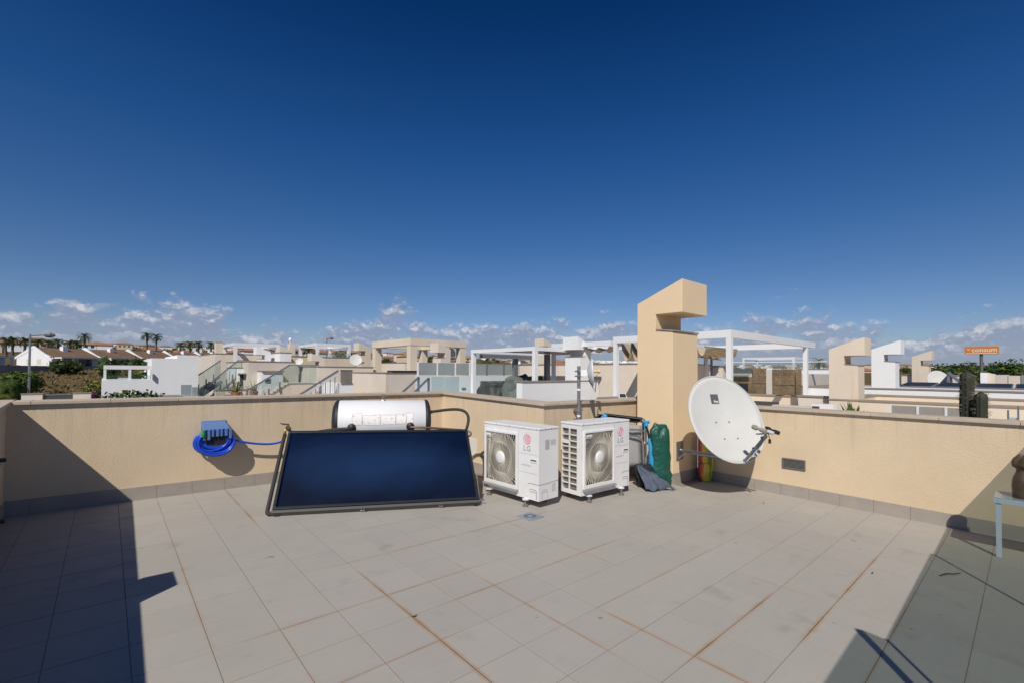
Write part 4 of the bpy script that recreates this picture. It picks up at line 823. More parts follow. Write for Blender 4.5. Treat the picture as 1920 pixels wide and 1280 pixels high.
# rainbow striped bag behind the dish
def stripes_mat():
    m, N, L, b = nodes("rainbow striped fabric"); tc = N.new("ShaderNodeTexCoord"); sp = N.new("ShaderNodeSeparateXYZ"); L.new(tc.outputs["Generated"], sp.inputs[0])
    n = N.new("ShaderNodeTexNoise"); n.inputs["Scale"].default_value = 2.5; L.new(tc.outputs["Generated"], n.inputs["Vector"])
    s = N.new("ShaderNodeMath"); s.operation = "MULTIPLY_ADD"; L.new(n.outputs["Fac"], s.inputs[0]); s.inputs[1].default_value = 0.35
    q = N.new("ShaderNodeMath"); q.operation = "MULTIPLY_ADD"; L.new(sp.outputs[1], q.inputs[0]); q.inputs[1].default_value = -1.0; q.inputs[2].default_value = 0.85; L.new(q.outputs[0], s.inputs[2])
    r = N.new("ShaderNodeValToRGB"); r.color_ramp.interpolation = "CONSTANT"; cr = r.color_ramp
    cols = [(0.0, (0.10, 0.12, 0.5)), (0.15, (0.55, 0.04, 0.18)), (0.3, (0.75, 0.12, 0.04)), (0.45, (0.8, 0.30, 0.02)), (0.58, (0.8, 0.62, 0.5)), (0.64, (0.85, 0.55, 0.02)), (0.8, (0.55, 0.55, 0.03)), (0.92, (0.2, 0.35, 0.08))]
    cr.elements[0].position = 0; cr.elements[0].color = (*cols[0][1], 1); cr.elements[1].position = cols[1][0]; cr.elements[1].color = (*cols[1][1], 1)
    for p_, c_ in cols[2:]: e_ = cr.elements.new(p_); e_.color = (*c_, 1)
    L.new(s.outputs[0], r.inputs[0]); L.new(r.outputs[0], b.inputs["Base Color"]); b.inputs["Roughness"].default_value = 0.75
    return m
STR = stripes_mat()
rb_c = Vector((6.75, 3.245, fz(6.75, 3.245) + 0.003))
rb = thing("beach_bag", "rainbow striped folded beach bag standing in the corner under the big dish", "bag", rb_c)
ex_, ey_ = Vector((0.30, -0.95, 0)).normalized(), Vector((0.95, 0.30, 0)).normalized()
MB().sheet(sack(dense([(0.0, 0.0, 0, 0.02), (0.002, 0.068, 0.045, 0.015), (0.10, 0.092, 0.06, 0.005), (0.24, 0.085, 0.045, 0.0), (0.262, 0.082, 0.04, 0.0)]), rb_c, ex_, ey_, 3, 0.012)).build("lower_roll", STR, rb, smooth=180, solid=0.004)
MB().sheet(sack(dense([(0.27, 0.064, 0.04, 0), (0.40, 0.072, 0.05, 0), (0.42, 0.0, 0.0, 0)]), rb_c, ex_, ey_, 8, 0.012)).build("middle_roll", STR, rb, smooth=180, solid=0.004)
MB().sheet(sack(dense([(0.43, 0.0, 0.0, 0.0), (0.44, 0.082, 0.05, 0), (0.55, 0.076, 0.06, -0.01), (0.70, 0.04, 0.03, 0.0), (0.76, 0.0, 0.0, 0.01)]), rb_c, ex_, ey_, 5, 0.014)).build("upper_roll", STR, rb, smooth=180, solid=0.004)
MB().tube([rb_c + ex_ * 0.09 + Vector((0, 0, 0.05)), rb_c + ex_ * 0.115 + Vector((0, 0, 0.3)), rb_c + ex_ * 0.085 + Vector((0, 0, 0.5))], 0.012, 8).build("strap", mat("yellow green strap", (0.50, 0.50, 0.04), 0.6), rb, smooth=60)

# ------------------------------------------------------------------ vent grille
vg = thing("vent_grille", "small grey louvred vent grille low on the cream wall right of the dish", "vent", (XR, 2.08, -1.2))
GREYP = mat("grey brown plastic", (0.13, 0.125, 0.12), 0.6)
f_ = MB(); y0, y1, za, zb_ = 1.95, 2.225, -1.272, -1.135
for bx in ((y0, za, y1, za + 0.02), (y0, zb_ - 0.02, y1, zb_), (y0, za + 0.02, y0 + 0.02, zb_ - 0.02), (y1 - 0.02, za + 0.02, y1, zb_ - 0.02)): f_.box(XR - 0.016, bx[0], bx[1], XR + 0.002, bx[2], bx[3])
f_.build("vent_frame", GREYP, vg, bevel=0.002); MB().box(XR - 0.003, y0 + 0.01, za + 0.01, XR + 0.003, y1 - 0.01, zb_ - 0.01).build("vent_back", mat("vent dark", (0.04, 0.04, 0.04), 0.8), vg)
for k in range(6):
    z = za + 0.027 + k * 0.0155; MB().hexa([(XR - 0.013, y0 + 0.02, z), (XR - 0.013, y1 - 0.02, z), (XR - 0.003, y1 - 0.02, z + 0.006), (XR - 0.003, y0 + 0.02, z + 0.006)], [(XR - 0.013, y0 + 0.02, z + 0.003), (XR - 0.013, y1 - 0.02, z + 0.003), (XR - 0.003, y1 - 0.02, z + 0.010), (XR - 0.003, y0 + 0.02, z + 0.010)]).build("louvre", GREYP, vg)

# ------------------------------------------------------------------ low table and bust
tb = thing("side_table", "low white metal table with a glass top at the right edge by the wall", "table", (6.05, -0.1, fz(6.0, 0)))
TW = mat("pale blue white metal", (0.58, 0.66, 0.74), 0.4); tz = -1.108
xa_, xb_ = 6.03, 6.39
e_ = MB(); e_.box(xa_, 0.195, tz - 0.045, xb_, 0.225, tz); e_.box(xa_, -0.62, tz - 0.045, xb_, -0.59, tz); e_.box(xa_, -0.59, tz - 0.045, xa_ + 0.03, 0.195, tz); e_.box(xb_ - 0.03, -0.59, tz - 0.045, xb_, 0.195, tz); e_.build("table_frame", TW, tb, bevel=0.003)
MB().box(xa_ + 0.003, -0.615, tz + 0.001, xb_ - 0.003, 0.22, tz + 0.007).build("glass_top", mat("white glass top", (0.50, 0.55, 0.60), 0.08, spec=0.6), tb)
for x, y in ((xa_ + 0.03, 0.192), (xb_ - 0.03, -0.12), (xb_ - 0.03, -0.58), (xa_ + 0.03, -0.58)):
    MB().box(x - 0.018, y - 0.018, fz(x, y) + 0.001, x + 0.018, y + 0.018, tz - 0.045).build("leg", TW, tb, bevel=0.002)
WOOD = mat("carved dark wood", (0.17, 0.105, 0.065), 0.6, var=0.4, vscale=14, bump=0.6, bscale=45)
bs = thing("carved_bust", "brown carved bust with a coiled hairdo standing on the low white table", "statue", (6.20, 0.06, tz + 0.007))
bc = Vector((6.20, 0.045, tz + 0.008)); fx = Vector((-0.05, -1, 0)).normalized(); sx_ = Vector((1, -0.05, 0)).normalized()
prof = dense([(0, 0.0, 0.0, 0), (0.0, 0.088, 0.062, 0), (0.02, 0.095, 0.066, 0), (0.10, 0.105, 0.07, 0), (0.17, 0.10, 0.062, 0), (0.215, 0.062, 0.045, 0), (0.235, 0.042, 0.04, 0), (0.26, 0.040, 0.04, 0)], 4)
rows = [[bc + sx_ * (w * math.cos(a)) + fx * (d * math.sin(a)) + Vector((0, 0, z)) for a in [2 * math.pi * k / 32 for k in range(33)]] for z, w, d, _ in prof]
MB().sheet(rows).build("shoulders", WOOD, bs, smooth=180)
hc = bc + Vector((0, 0, 0.302)); rows = []
for j in range(17):
    th_ = math.pi * j / 16; row = []
    for k in range(33):
        a = 2 * math.pi * k / 32; d = sx_ * (math.sin(th_) * math.cos(a)) + fx * (math.sin(th_) * math.sin(a)) + Vector((0, 0, -math.cos(th_)))
        f = d.dot(fx); s_ = d.dot(sx_); z_ = d.z
        r_ = 0.062 + 0.012 * max(0, f) * (1 if z_ < 0.2 else 0.6)
        if f > 0.6:                                            # brow, eyes, nose, lips
            r_ += 0.013 * math.exp(-(s_ / 0.13) ** 2) * math.exp(-((z_ + 0.12) / 0.22) ** 2) - 0.008 * (math.exp(-((abs(s_) - 0.36) / 0.14) ** 2) * math.exp(-((z_ - 0.08) / 0.10) ** 2)) + 0.006 * math.exp(-(s_ / 0.2) ** 2) * math.exp(-((z_ + 0.52) / 0.10) ** 2)
        row.append(hc + Vector((d.x * r_ * 0.95, d.y * r_ * 0.95, d.z * r_ * 1.12)))
    rows.append(row)
MB().sheet(rows).build("head", WOOD, bs, smooth=180)
hr = MB()
for k in range(8):
    zz = -0.026 + 0.0125 * k; hr.tube(arc(hc + Vector((0, 0, zz)) - fx * 0.006, sx_, fx, 0.0555 * math.sqrt(max(0.02, 1 - (zz / 0.072) ** 2)), 145, 395, 18), 0.0085, 8)
hr.lathe([(0.0, -0.02), (0.02, -0.012), (0.024, 0), (0.018, 0.01), (0, 0.014)], hc + Vector((0, 0, 0.074)) - fx * 0.006, (0, 0, 1), 14); hr.build("hairdo", WOOD, bs, smooth=60)
for s_ in (-1, 1): MB().lathe([(0.0, -0.008), (0.012, -0.004), (0.016, 0.004), (0.01, 0.01), (0, 0.01)], hc + sx_ * (0.063 * s_) - Vector((0, 0, 0.012)) + fx * 0.004, sx_ * s_, 10).build("ear", WOOD, bs, smooth=60)

# ------------------------------------------------------------------ glass balustrades beside and behind the viewer
GREENG = glass_mat("green tinted safety glass", (0.77, 0.82, 0.765), 0.10)
def gl_panel(name, label, x0, x1, y, ztop, rail=False, posts=(), group=None, seal=None):
    zf = fz((x0 + x1) / 2, y); t = thing(name, label, "glass screen", ((x0 + x1) / 2, y, zf), group)
    MB().box(x0, y - 0.006, zf + 0.03, x1, y + 0.006, ztop).build("glass_pane", GREENG, t)
    for x in posts: MB().box(x - 0.012, y - 0.02, fz(x, y) + 0.001, x + 0.012, y + 0.02, ztop + 0.002).build("post", BLACKM, t)
    if seal is not None: MB().box(seal - 0.005, y - 0.009, zf + 0.03, seal + 0.005, y + 0.009, ztop).build("edge_seal", DARK, t)
    MB().box(x0, y - 0.02, zf + 0.004, x1, y + 0.02, zf + 0.028).build("base_channel", STEELP, t)
YG = -0.075
hA, hB = (0.553 - YG) / 0.575, (0.68 - YG) / 0.575
xa0 = 3.551 - 0.84 * hA; xj = 5.647 - 0.84 * hA; xb1 = 3.521 - 0.84 * hB
gl_panel("glass_balustrade", "clear green tinted glass balustrade panel near the low table, just beside the picture", xj + 0.008, XR - 0.05, YG, fz(5.5, 0) + hA, seal=xj, group="glass balustrade panels of the terrace")
gl_panel("glass_balustrade", "clear green tinted glass balustrade panel with a slim steel end, just beside the picture", xa0, xj - 0.008, YG, fz(3.8, 0) + hA, seal=xa0 - 0.006, group="glass balustrade panels of the terrace")
gl_panel("glass_balustrade", "taller green tinted glass panel with a dark end post at the stair head", xb1 - 1.5, xb1, YG - 0.02, fz(2.0, 0) + hB, posts=(xb1 - 0.012,), group="glass balustrade panels of the terrace")
gc_ = thing("glass_balustrade", "narrow glass panel with a sloping top joining the tall and the low balustrade panels", "glass screen", ((xb1 + xa0) / 2, YG, fz(2.5, YG)), "glass balustrade panels of the terrace")
pz, qz = fz(2.0, 0) + hB, fz(3.8, 0) + hA; a_, b_ = Vector((xb1 + 0.012, YG - 0.02, 0)), Vector((xa0 - 0.013, YG - 0.001, 0)); nn = Vector((0, 0.005, 0)); zl_ = fz(2.5, YG) + 0.03
MB().hexa([a_ - nn + Vector((0, 0, zl_)), b_ - nn + Vector((0, 0, zl_)), b_ + nn + Vector((0, 0, zl_)), a_ + nn + Vector((0, 0, zl_))], [a_ - nn + Vector((0, 0, pz)), b_ - nn + Vector((0, 0, qz)), b_ + nn + Vector((0, 0, qz)), a_ + nn + Vector((0, 0, pz))]).build("glass_pane", GREENG, gc_)
gs = thing("glass_screen", "narrow glass screen with black clamps on the shaded side wall at the left edge", "glass screen", (XL + 0.05, 5.6, -1.2))
MB().box(XL + 0.012, 5.60, -1.30, XL + 0.075, 5.61, -0.78).build("glass_pane", GREENG, gs)
for z in (-0.755, -1.255):
    c = MB(); c.box(XL + 0.001, 5.575, z - 0.018, XL + 0.125, 5.635, z + 0.012); c.build("clamp", BLACKM, gs, bevel=0.004); c = MB(); c.tube([(XL + 0.001, 5.55, z - 0.03), (XL + 0.10, 5.56, z - 0.03)], 0.008, 8); c.build("clamp_bolt", GALV, gs)
wl = thing("shadow_box", "plain unseen box added on the side wall, outside the picture, to shade one floor tile", "shadow caster", (XL, 3.38, -0.45))  # unseen box added only to cast the square shadow on the tiles
MB().box(XL + 0.001, 3.26, -0.70, XL + 0.03, 3.58, -0.46).build("box_back", BLACKM, wl); MB().box(XL + 0.03, 3.28, -0.68, XL + 0.21, 3.56, -0.40).build("box_body", GPAINT, wl, bevel=0.01); MB().box(XL + 0.211, 3.31, -0.65, XL + 0.216, 3.53, -0.44).build("box_front", WPAINT, wl)
# debris
tw = MB().tube([on_floor(1762, 1078, 0.004), on_floor(1775, 1074, 0.006), on_floor(1788, 1075, 0.005), on_floor(1801, 1073, 0.004)], [0.004, 0.006, 0.005, 0.003], 6).build("twig", mat("dead twig", (0.10, 0.075, 0.05), 0.9)); tag(tw, "thin dry twig lying on the shaded tiles near the table", "twig")
lf = mat("dead leaf", (0.12, 0.075, 0.045), 0.9)
for k, (px, py, l_) in enumerate(((1432, 943, "dry brown leaf on the tiles below the big dish"), (1636, 1074, "curled dry leaf on a sunlit tile beside the glass shadow"), (777, 1155, "dark smudge like dead leaf on the tiles in front of the collector"))):
    p = on_floor(px, py, 0.004); rr = [[p + Vector((0.010 * (i - 2), 0.006 * (j - 1) * (1 - abs(i - 2) / 2.4), 0.004 * abs(j - 1) + 0.003 * abs(i - 2))) for i in range(5)] for j in range(3)]
    tag(MB().sheet(rr).build("dead_leaf", lf, solid=0.001), l_, "leaf")
# ------------------------------------------------------------------ the ground and the hillside
def sstep(a, b, x): t = max(0.0, min(1.0, (x - a) / (b - a))); return t * t * (3 - 2 * t)
def gz(x, y):
    r = math.hypot(x, y); az = math.degrees(math.atan2(x, y))
    k = 0.094 * (1 - sstep(12, 70, az)) + 0.047 * sstep(12, 70, az)
    if az < -60 or az > 130: k = 0.03
    rise = k * max(0.0, min(r, 130) - 34) + k * 0.43 * max(0.0, min(r, 420) - 130) + k * 0.42 * max(0.0, min(r, 1100) - 420)
    return -7.6 + rise
def ground_mat():
    m, N, L, b = nodes("dry grass and earth"); geo = N.new("ShaderNodeNewGeometry")
    n = N.new("ShaderNodeTexNoise"); n.inputs["Scale"].default_value = 0.16; n.inputs["Detail"].default_value = 9; n.inputs["Roughness"].default_value = 0.7
    L.new(geo.outputs["Position"], n.inputs["Vector"]); r = N.new("ShaderNodeValToRGB"); el = r.color_ramp.elements
    el[0].position = 0.3; el[0].color = (0.05, 0.06, 0.022, 1); el[1].position = 0.72; el[1].color = (0.21, 0.15, 0.085, 1)
    for p_, c_ in ((0.43, (0.10, 0.085, 0.035)), (0.52, (0.145, 0.105, 0.05)), (0.6, (0.11, 0.075, 0.045))): e = el.new(p_); e.color = (*c_, 1)
    L.new(n.outputs["Fac"], r.inputs[0]); L.new(r.outputs[0], b.inputs["Base Color"]); b.inputs["Roughness"].default_value = 1.0; b.inputs["Specular IOR Level"].default_value = 0.1
    return m
rs = [0, 12, 22, 32, 42, 52, 64, 78, 92, 108, 126, 150, 180, 220, 270, 330, 400, 440, 600, 850, 1100, 1500, 2600, 4200]
rows = []
for r_ in rs: rows.append([(r_ * math.sin(R(a)), r_ * math.cos(R(a)), gz(r_ * math.sin(R(a)), r_ * math.cos(R(a)) + 1e-6)) for a in range(-180, 181, 3)])
struct(MB().sheet(rows).build("ground", ground_mat(), smooth=180))
# dry scrub tufts on the sloping field
tuft = [mat("straw grass", (0.20, 0.15, 0.075), 1.0, spec=0.1), mat("olive scrub", (0.07, 0.085, 0.03), 1.0, spec=0.1)]
rng = random.Random(21); mb = MB()
for k in range(2600):
    a = R(rng.uniform(-9, 16)); r_ = rng.uniform(46, 118); x, y = r_ * math.sin(a), r_ * math.cos(a); s = rng.uniform(0.14, 0.42); g = gz(x, y)
    mb.cur = 0 if noise.noise(Vector((x * 0.07, y * 0.07, 2))) + rng.uniform(-.3, .3) > -0.12 else 1
    for q in range(4):
        t = rng.uniform(0, 6.28); dx, dy = math.cos(t) * s * 0.5, math.sin(t) * s * 0.5; l = rng.uniform(-.3, .3)
        mb.add([(x - dx, y - dy, g - 0.05), (x + dx, y + dy, g - 0.05), (x + dx * 0.7 + l, y + dy * 0.7, g + s * rng.uniform(.5, 1)), (x - dx * 0.7 + l, y - dy * 0.7, g + s * rng.uniform(.5, 1))], [(0, 1, 2, 3)])
struct(mb.build("dry_scrub", tuft), "stuff")

# ------------------------------------------------------------------ plants
def leafy(mb, c, rad, n, size, rng, squash=1.0, hollow=0.35, mats=3):
    c = Vector(c)
    for k in range(n):
        d = Vector((rng.gauss(0, 1), rng.gauss(0, 1), rng.gauss(0, 1))).normalized()
        f = hollow + (1 - hollow) * rng.random() ** 0.6; lump = 1 + 0.28 * noise.noise(d * 2.1 + c * 0.37)
        p = c + Vector((d.x * rad[0], d.y * rad[1], d.z * rad[2])) * f * lump
        a = Vector((rng.uniform(-1, 1), rng.uniform(-1, 1), rng.uniform(-.7, .7))).normalized() * size * rng.uniform(.6, 1.3); b = a.orthogonal().normalized() * size * 0.55
        b.rotate(Matrix.Rotation(rng.uniform(0, 6.28), 3, a))
        mb.cur = min(mats - 1, int(rng.random() ** 1.6 * mats)); mb.add([p - a, p + b, p + a, p - b], [(0, 1, 2, 3)])
def bush(name, label, cat, c, rad, n, size, seed, group=None, mats=None, trunk=False):
    rng = random.Random(seed); base = Vector((c[0], c[1], c[2] - rad[2]))
    t = thing(name, label, cat, base, group)
    mb = MB(); leafy(mb, c, rad, n, size, rng); mb.build("crown", mats or FOL, t)
    st = MB()
    for k in range(3): st.tube([base + Vector((0.1 * (k - 1), 0, -0.3)), base + Vector((0.25 * (k - 1) * rad[0], 0.1 * k, rad[2] * 0.9))], [0.09, 0.03], 6)
    st.build("stem" if not trunk else "trunk", TRUNK, t); return t
def frond(mb, o, az, lift, L_, wid, rng, seg=7, droop=1.0):
    d = Vector((math.cos(az), math.sin(az), 0)); side = Vector((-d.y, d.x, 0)); p = Vector(o); ang = lift; pts = [p.copy()]
    for k in range(seg):
        p = p + (d * math.cos(ang) + Vector((0, 0, 1)) * math.sin(ang)) * (L_ / seg); ang -= droop * (0.22 + 0.05 * k) ; pts.append(p.copy())
    for k in range(1, seg + 1):
        for s in (-1, 1):
            for h in (0, 0.5):
                if k == seg and h: continue
                a = pts[k] if not h else pts[k].lerp(pts[min(k + 1, seg)], 0.5); w = wid * math.sin(math.pi * min(1, (k + h) / (seg + 0.6)) ** 0.8 + 0.12)
                fw = (pts[k] - pts[k - 1]).normalized()
                mb.cur = rng.choice((0, 0, 1, 1, 2) if rng.random() < 0.4 else (0, 1)); t = a + side * s * w + fw * w * 0.65 - Vector((0, 0, w * 0.35))
                mb.add([a - fw * L_ * 0.022, a + fw * L_ * 0.022, t], [(0, 1, 2)])
    mb.cur = 1; mb.tube(pts, [0.03] + [0.022] * (seg - 1) + [0.006], 4, False)
def palm(label, x, y, zb, h, cr, n, seed, group, like=None):
    if like:
        src = like; t = src.copy(); C.objects.link(t); t.location = (x, y, zb); t.rotation_euler.z = seed * 1.7; t.scale = (1, 1, 1)
        for ch_ in src.children: c = ch_.copy(); C.objects.link(c); c.parent = t
        t["label"] = label; t["category"] = "palm tree"; t["group"] = group; return t
    rng = random.Random(seed); t = thing("palm_tree", label, "palm tree", (x, y, zb), group)
    tr = MB(); tr.tube([(x, y, zb - 0.4), (x + 0.05, y, zb + h * 0.5), (x, y, zb + h)], [0.28, 0.2, 0.17], 8); tr.build("trunk", TRUNK, t, smooth=60)
    mb = MB()
    for k in range(n): frond(mb, (x, y, zb + h), 2.4 * k + rng.uniform(-.2, .2), rng.uniform(-0.5, 1.35), cr * rng.uniform(.8, 1.1), cr * 0.22, rng)
    mb.build("crown", FOL, t); return t

# ------------------------------------------------------------------ building helpers
def wall_block(name, label, x0, y0, x1, y1, zt, m, zb=-9.0, cop=COPING_D, cat="house", over=0.03, cz=0.04, group=None, hollow=False):
    t = thing(name, label, cat, ((x0 + x1) / 2, (y0 + y1) / 2, zb), group)
    if hollow:
        w = 0.25; MB().box(x0, y0, zb, x1, y1, zt - 1.1).build("wall", m, t)
        for b in ((x0, y0, x0 + w, y1), (x1 - w, y0, x1, y1), (x0 + w, y0, x1 - w, y0 + w), (x0 + w, y1 - w, x1 - w, y1)):
            MB().box(b[0], b[1], zt - 1.099, b[2], b[3], zt - cz).build("parapet", m, t); MB().box(b[0] - over, b[1] - over, zt - cz + 0.001, b[2] + over, b[3] + over, zt).build("coping", cop, t) if b[2] - b[0] < 1 else MB().box(b[0] + over + 0.001, b[1] - over, zt - cz + 0.001, b[2] - over - 0.001, b[3] + over, zt).build("coping", cop, t)
        return t
    MB().box(x0, y0, zb, x1, y1, zt - cz).build("wall", m, t)
    if cop: MB().box(x0 - over, y0 - over, zt - cz + 0.001, x1 + over, y1 + over, zt).build("coping", cop, t)
    return t
def extra(t, name, m, boxes, **k):
    o = None
    for b in boxes: o = MB().box(*b).build(name, m, t, **k)
    return o
def window(t, x0, y0, z0, x1, y1, z1, frame_m=None, pane_m=None):
    """Flat opening on a face: the frame stands 3 cm proud, the pane inside it."""
    f = MB(); w = 0.06
    if abs(x1 - x0) > abs(y1 - y0):
        y = y0
        for bx in ((x0, z0, x1, z0 + w), (x0, z1 - w, x1, z1), (x0, z0 + w, x0 + w, z1 - w), (x1 - w, z0 + w, x1, z1 - w)): f.box(bx[0], y - 0.03, bx[1], bx[2], y + 0.02, bx[3])
        o = f.build("window", frame_m or WPAINT, t); MB().box(x0 + w, y - 0.012, z0 + w, x1 - w, y + 0.01, z1 - w).build("pane", pane_m or WINDOW, o)
    else:
        x = x0; ya, yb = min(y0, y1), max(y0, y1)
        for bx in ((ya, z0, yb, z0 + w), (ya, z1 - w, yb, z1), (ya, z0 + w, ya + w, z1 - w), (yb - w, z0 + w, yb, z1 - w)): f.box(x - 0.03, bx[0], bx[1], x + 0.02, bx[2], bx[3])
        o = f.build("window", frame_m or WPAINT, t); MB().box(x - 0.012, ya + w, z0 + w, x + 0.01, yb - w, z1 - w).build("pane", pane_m or WINDOW, o)
    return o
CLEARG = glass_mat("clear terrace glass", (0.87, 0.93, 0.92), 0.16, frost=0.05, frost_col=(0.55, 0.66, 0.64))
FROSTG = glass_mat("frosted grey glass", (0.60, 0.66, 0.67), 0.15, frost=0.62, frost_col=(0.42, 0.46, 0.47))
def glass_run(t, pts, h, mg=None, rail=None, n=1, post=None):
    """Glass panels standing on a line of 3-D points, with an optional top rail."""
    for a, b in zip(pts, pts[1:]):
        a, b = Vector(a), Vector(b); d = (b - a); d.z = 0; d.normalize(); nn = Vector((-d.y, d.x, 0)) * 0.006
        for k in range(n):
            p, q = a.lerp(b, k / n + 0.004), a.lerp(b, (k + 1) / n - 0.004); Z = Vector((0, 0, h))
            MB().hexa([p - nn, q - nn, q + nn, p + nn], [p - nn + Z, q - nn + Z, q + nn + Z, p + nn + Z]).build("glass_pane", mg or CLEARG, t)
        if rail: MB().bar(a + Vector((0, 0, h + 0.022)), b + Vector((0, 0, h + 0.022)), 0.05, 0.04).build("top_rail", rail, t)
        if post:
            for k in range(n + 1): p = a.lerp(b, k / n) - Vector((0, 0, 0.02)); MB().bar(p - nn * 5, p - nn * 5 + Vector((0, 0, h + 0.03)), 0.05).build("post", post, t)
def pergola(label, x0, y0, x1, y1, zt, zb, m, pw=0.13, bh=0.16, posts=None, name="pergola", group=None):
    t = thing(name, label, "pergola", ((x0 + x1) / 2, (y0 + y1) / 2, zb), group)
    for a, b in (((x0, y0), (x1, y0)), ((x0, y1 - pw), (x1, y1 - pw))): MB().box(a[0], a[1], zt - bh, b[0], a[1] + pw, zt).build("beam", m, t)
    for x in (x0, x1 - pw): MB().box(x + 0.002, y0 + pw + 0.001, zt - bh, x + pw - 0.002, y1 - pw - 0.001, zt - 0.003).build("beam", m, t)
    for x, y in (posts or ((x0, y0), (x1 - pw, y0), (x0, y1 - pw), (x1 - pw, y1 - pw))): MB().box(x + 0.003, y + 0.003, zb, x + pw - 0.003, y + pw - 0.003, zt - bh + 0.001).build("post", m, t)
    return t
X = lambda px, y: on_y(px, y).x                     # where the sight line of a photo column crosses a wall plane
Y = lambda px, x: on_x(px, x).y
def Z(px, py, x, y): return at(px, py, x * syw + y * cyw).z

# ------------------------------------------------------------------ nearest neighbours behind the mid wall
ny = 11.0; x0, x1 = X(979.5, ny), X(1122, ny)
n1 = wall_block("parapet_wall", "low white terrace wall with a grey coping in front of the louvred pergola", x0, ny, x1, ny + 0.28, -0.306, WHITE, cat="wall", zb=-8)
terr = thing("terrace_house", "house under the louvred pergola, its roof terrace closed by frosted glass panels", "house", (12, 13, -8.5))
MB().box(9.0, ny + 0.29, -8.5, 15.9, 16.4, -1.55).build("body", WHITE, terr)
cx = X(1085, ny + 0.05); chimney("chimney", "white hooked chimney on the white terrace wall behind the antenna mast", cx, ny - 0.02, 0.74, 0.62, -1.5, Z(1083, 631, cx, ny) , "x", WHITE, over=0.13)
# louvred pergola
pa = pergola("white aluminium pergola with a dark louvred roof beside the white hooked chimney", 11.42, 11.66, 15.2, 15.5, Z(1008, 649.5, 11.5, 11.66), -1.55, WPAINT, pw=0.16, bh=0.14, posts=((11.42, 11.66), (11.42, 15.34)))
zt = Z(1008, 649.5, 11.5, 11.66)
for x, y in ((X(968, 15.34), 15.34), (X(1028, 13.7), 13.7)): MB().box(x - 0.12, y, -1.55, x + 0.12, y + 0.14, zt - 0.142).build("post", GPAINT, pa)
for k in range(12): MB().box(11.60, 11.86 + k * 0.20, zt - 0.11, 15.02, 11.86 + k * 0.20 + 0.185, zt - 0.08).build("louvre", mat("dark louvre", (0.10, 0.105, 0.11), 0.4), pa)
MB().box(11.72, 15.18, zt - 0.32, 15.0, 15.30, zt - 0.16).build("blind_box", GPAINT, pa)
# white rear wall with frosted panels
ry = 16.3; rx0, rx1 = X(786, ry), X(968, ry)
zb_, zt_ = Z(860, 703.5, X(860, ry), ry), Z(860, 680.5, X(860, ry), ry)
extra(terr, "rear_wall", mat("bluish white render", (0.60, 0.66, 0.68), 0.85), [(rx0 - 0.1, ry, -1.55, rx1, ry + 0.12, zb_)])
for a, b in ((786, 820), (822, 854), (856, 881), (883, 913), (916, 945), (948, 966)): MB().box(X(a, ry) + 0.02, ry + 0.04, zb_ + 0.03, X(b, ry) - 0.02, ry + 0.055, zt_).build("frosted_panel", FROSTG, terr)
for p_ in (785, 821, 855, 882, 914.5, 946.5): MB().box(X(p_, ry) - 0.03, ry + 0.02, zb_ + 0.001, X(p_, ry) + 0.03, ry + 0.09, zt_ + 0.03).build("panel_post", WPAINT if p_ < 900 else GPAINT, terr)
extra(terr, "wall_vent", GPAINT, [(X(866, ry), ry - 0.02, Z(866, 730, X(866, ry), ry), X(873.5, ry), ry + 0.001, Z(866, 726, X(866, ry), ry))])
gy = 14.6; gt = thing("glass_balustrade", "greenish glass panels with thin edges in front of the bluish white terrace wall", "glass screen", (X(835, gy), gy, -1.5))
glass_run(gt, [(X(809, gy), gy, -1.55), (X(861, gy), gy, -1.55)], 1.55 + Z(835, 705.5, X(835, gy), gy), n=2)
sr = thing("stair_handrail", "pair of grey steel handrails slanting down beside the greenish glass panels", "handrail", (X(780, 13.9), 13.9, -2.2))
for p0_, p1_ in (((754, 736), (785, 706.5)), ((776, 736), (804, 708))):
    yy = 13.9 if p0_[0] < 760 else 13.3; a = Vector((X(p0_[0], yy), yy, Z(*p0_, X(p0_[0], yy), yy))); b = Vector((X(p1_[0], yy), yy, Z(*p1_, X(p1_[0], yy), yy)))
    MB().bar(a + (a - b) * 0.3, b, 0.06).build("rail", GPAINT, sr); MB().box(b.x - 0.03, b.y - 0.03, -2.2, b.x + 0.03, b.y + 0.03, b.z).build("post", GPAINT, sr)
# covered garden furniture
TARP = mat("grey green tarpaulin", (0.055, 0.062, 0.055), 0.6, var=0.35, vscale=3, bump=0.6, bscale=9, dist=0.03); TARP2 = mat("sage green tarpaulin", (0.13, 0.16, 0.14), 0.6, var=0.3, vscale=3, bump=0.6, bscale=9, dist=0.03)
def tarp(label, c, rx_, ry_, h, seed, m):
    pr = dense([(0.0, 1.0, 1.0, 0), (0.35 * h, 1.0, 0.98, 0), (0.85 * h, 0.92, 0.92, 0), (h, 0.82, 0.8, 0), (h * 1.02, 0.0, 0.0, 0)], 5)
    rows = [[Vector(c) + Vector(((abs(math.cos(a)) ** 0.45) * math.copysign(1, math.cos(a)) * rx_ * w, (abs(math.sin(a)) ** 0.45) * math.copysign(1, math.sin(a)) * ry_ * d, z)) for a in [2 * math.pi * k / 48 for k in range(49)]] for z, w, d, _ in pr]
    rows = crumple(crumple(rows, 0.13, 2.2, seed), 0.07, 6.0, seed); rows = [[Vector((p.x, p.y, max(p.z, c[2]))) for p in r_] for r_ in rows]
    tag(MB().sheet(rows).build("furniture_cover", m, smooth=180), label, "cover", "tarpaulin covers under the louvred pergola")
tarp("low dark grey tarpaulin draped over garden furniture under the louvred pergola", (X(931, 13.6), 13.6, -1.55), 0.62, 0.55, 1.10, 3, TARP)
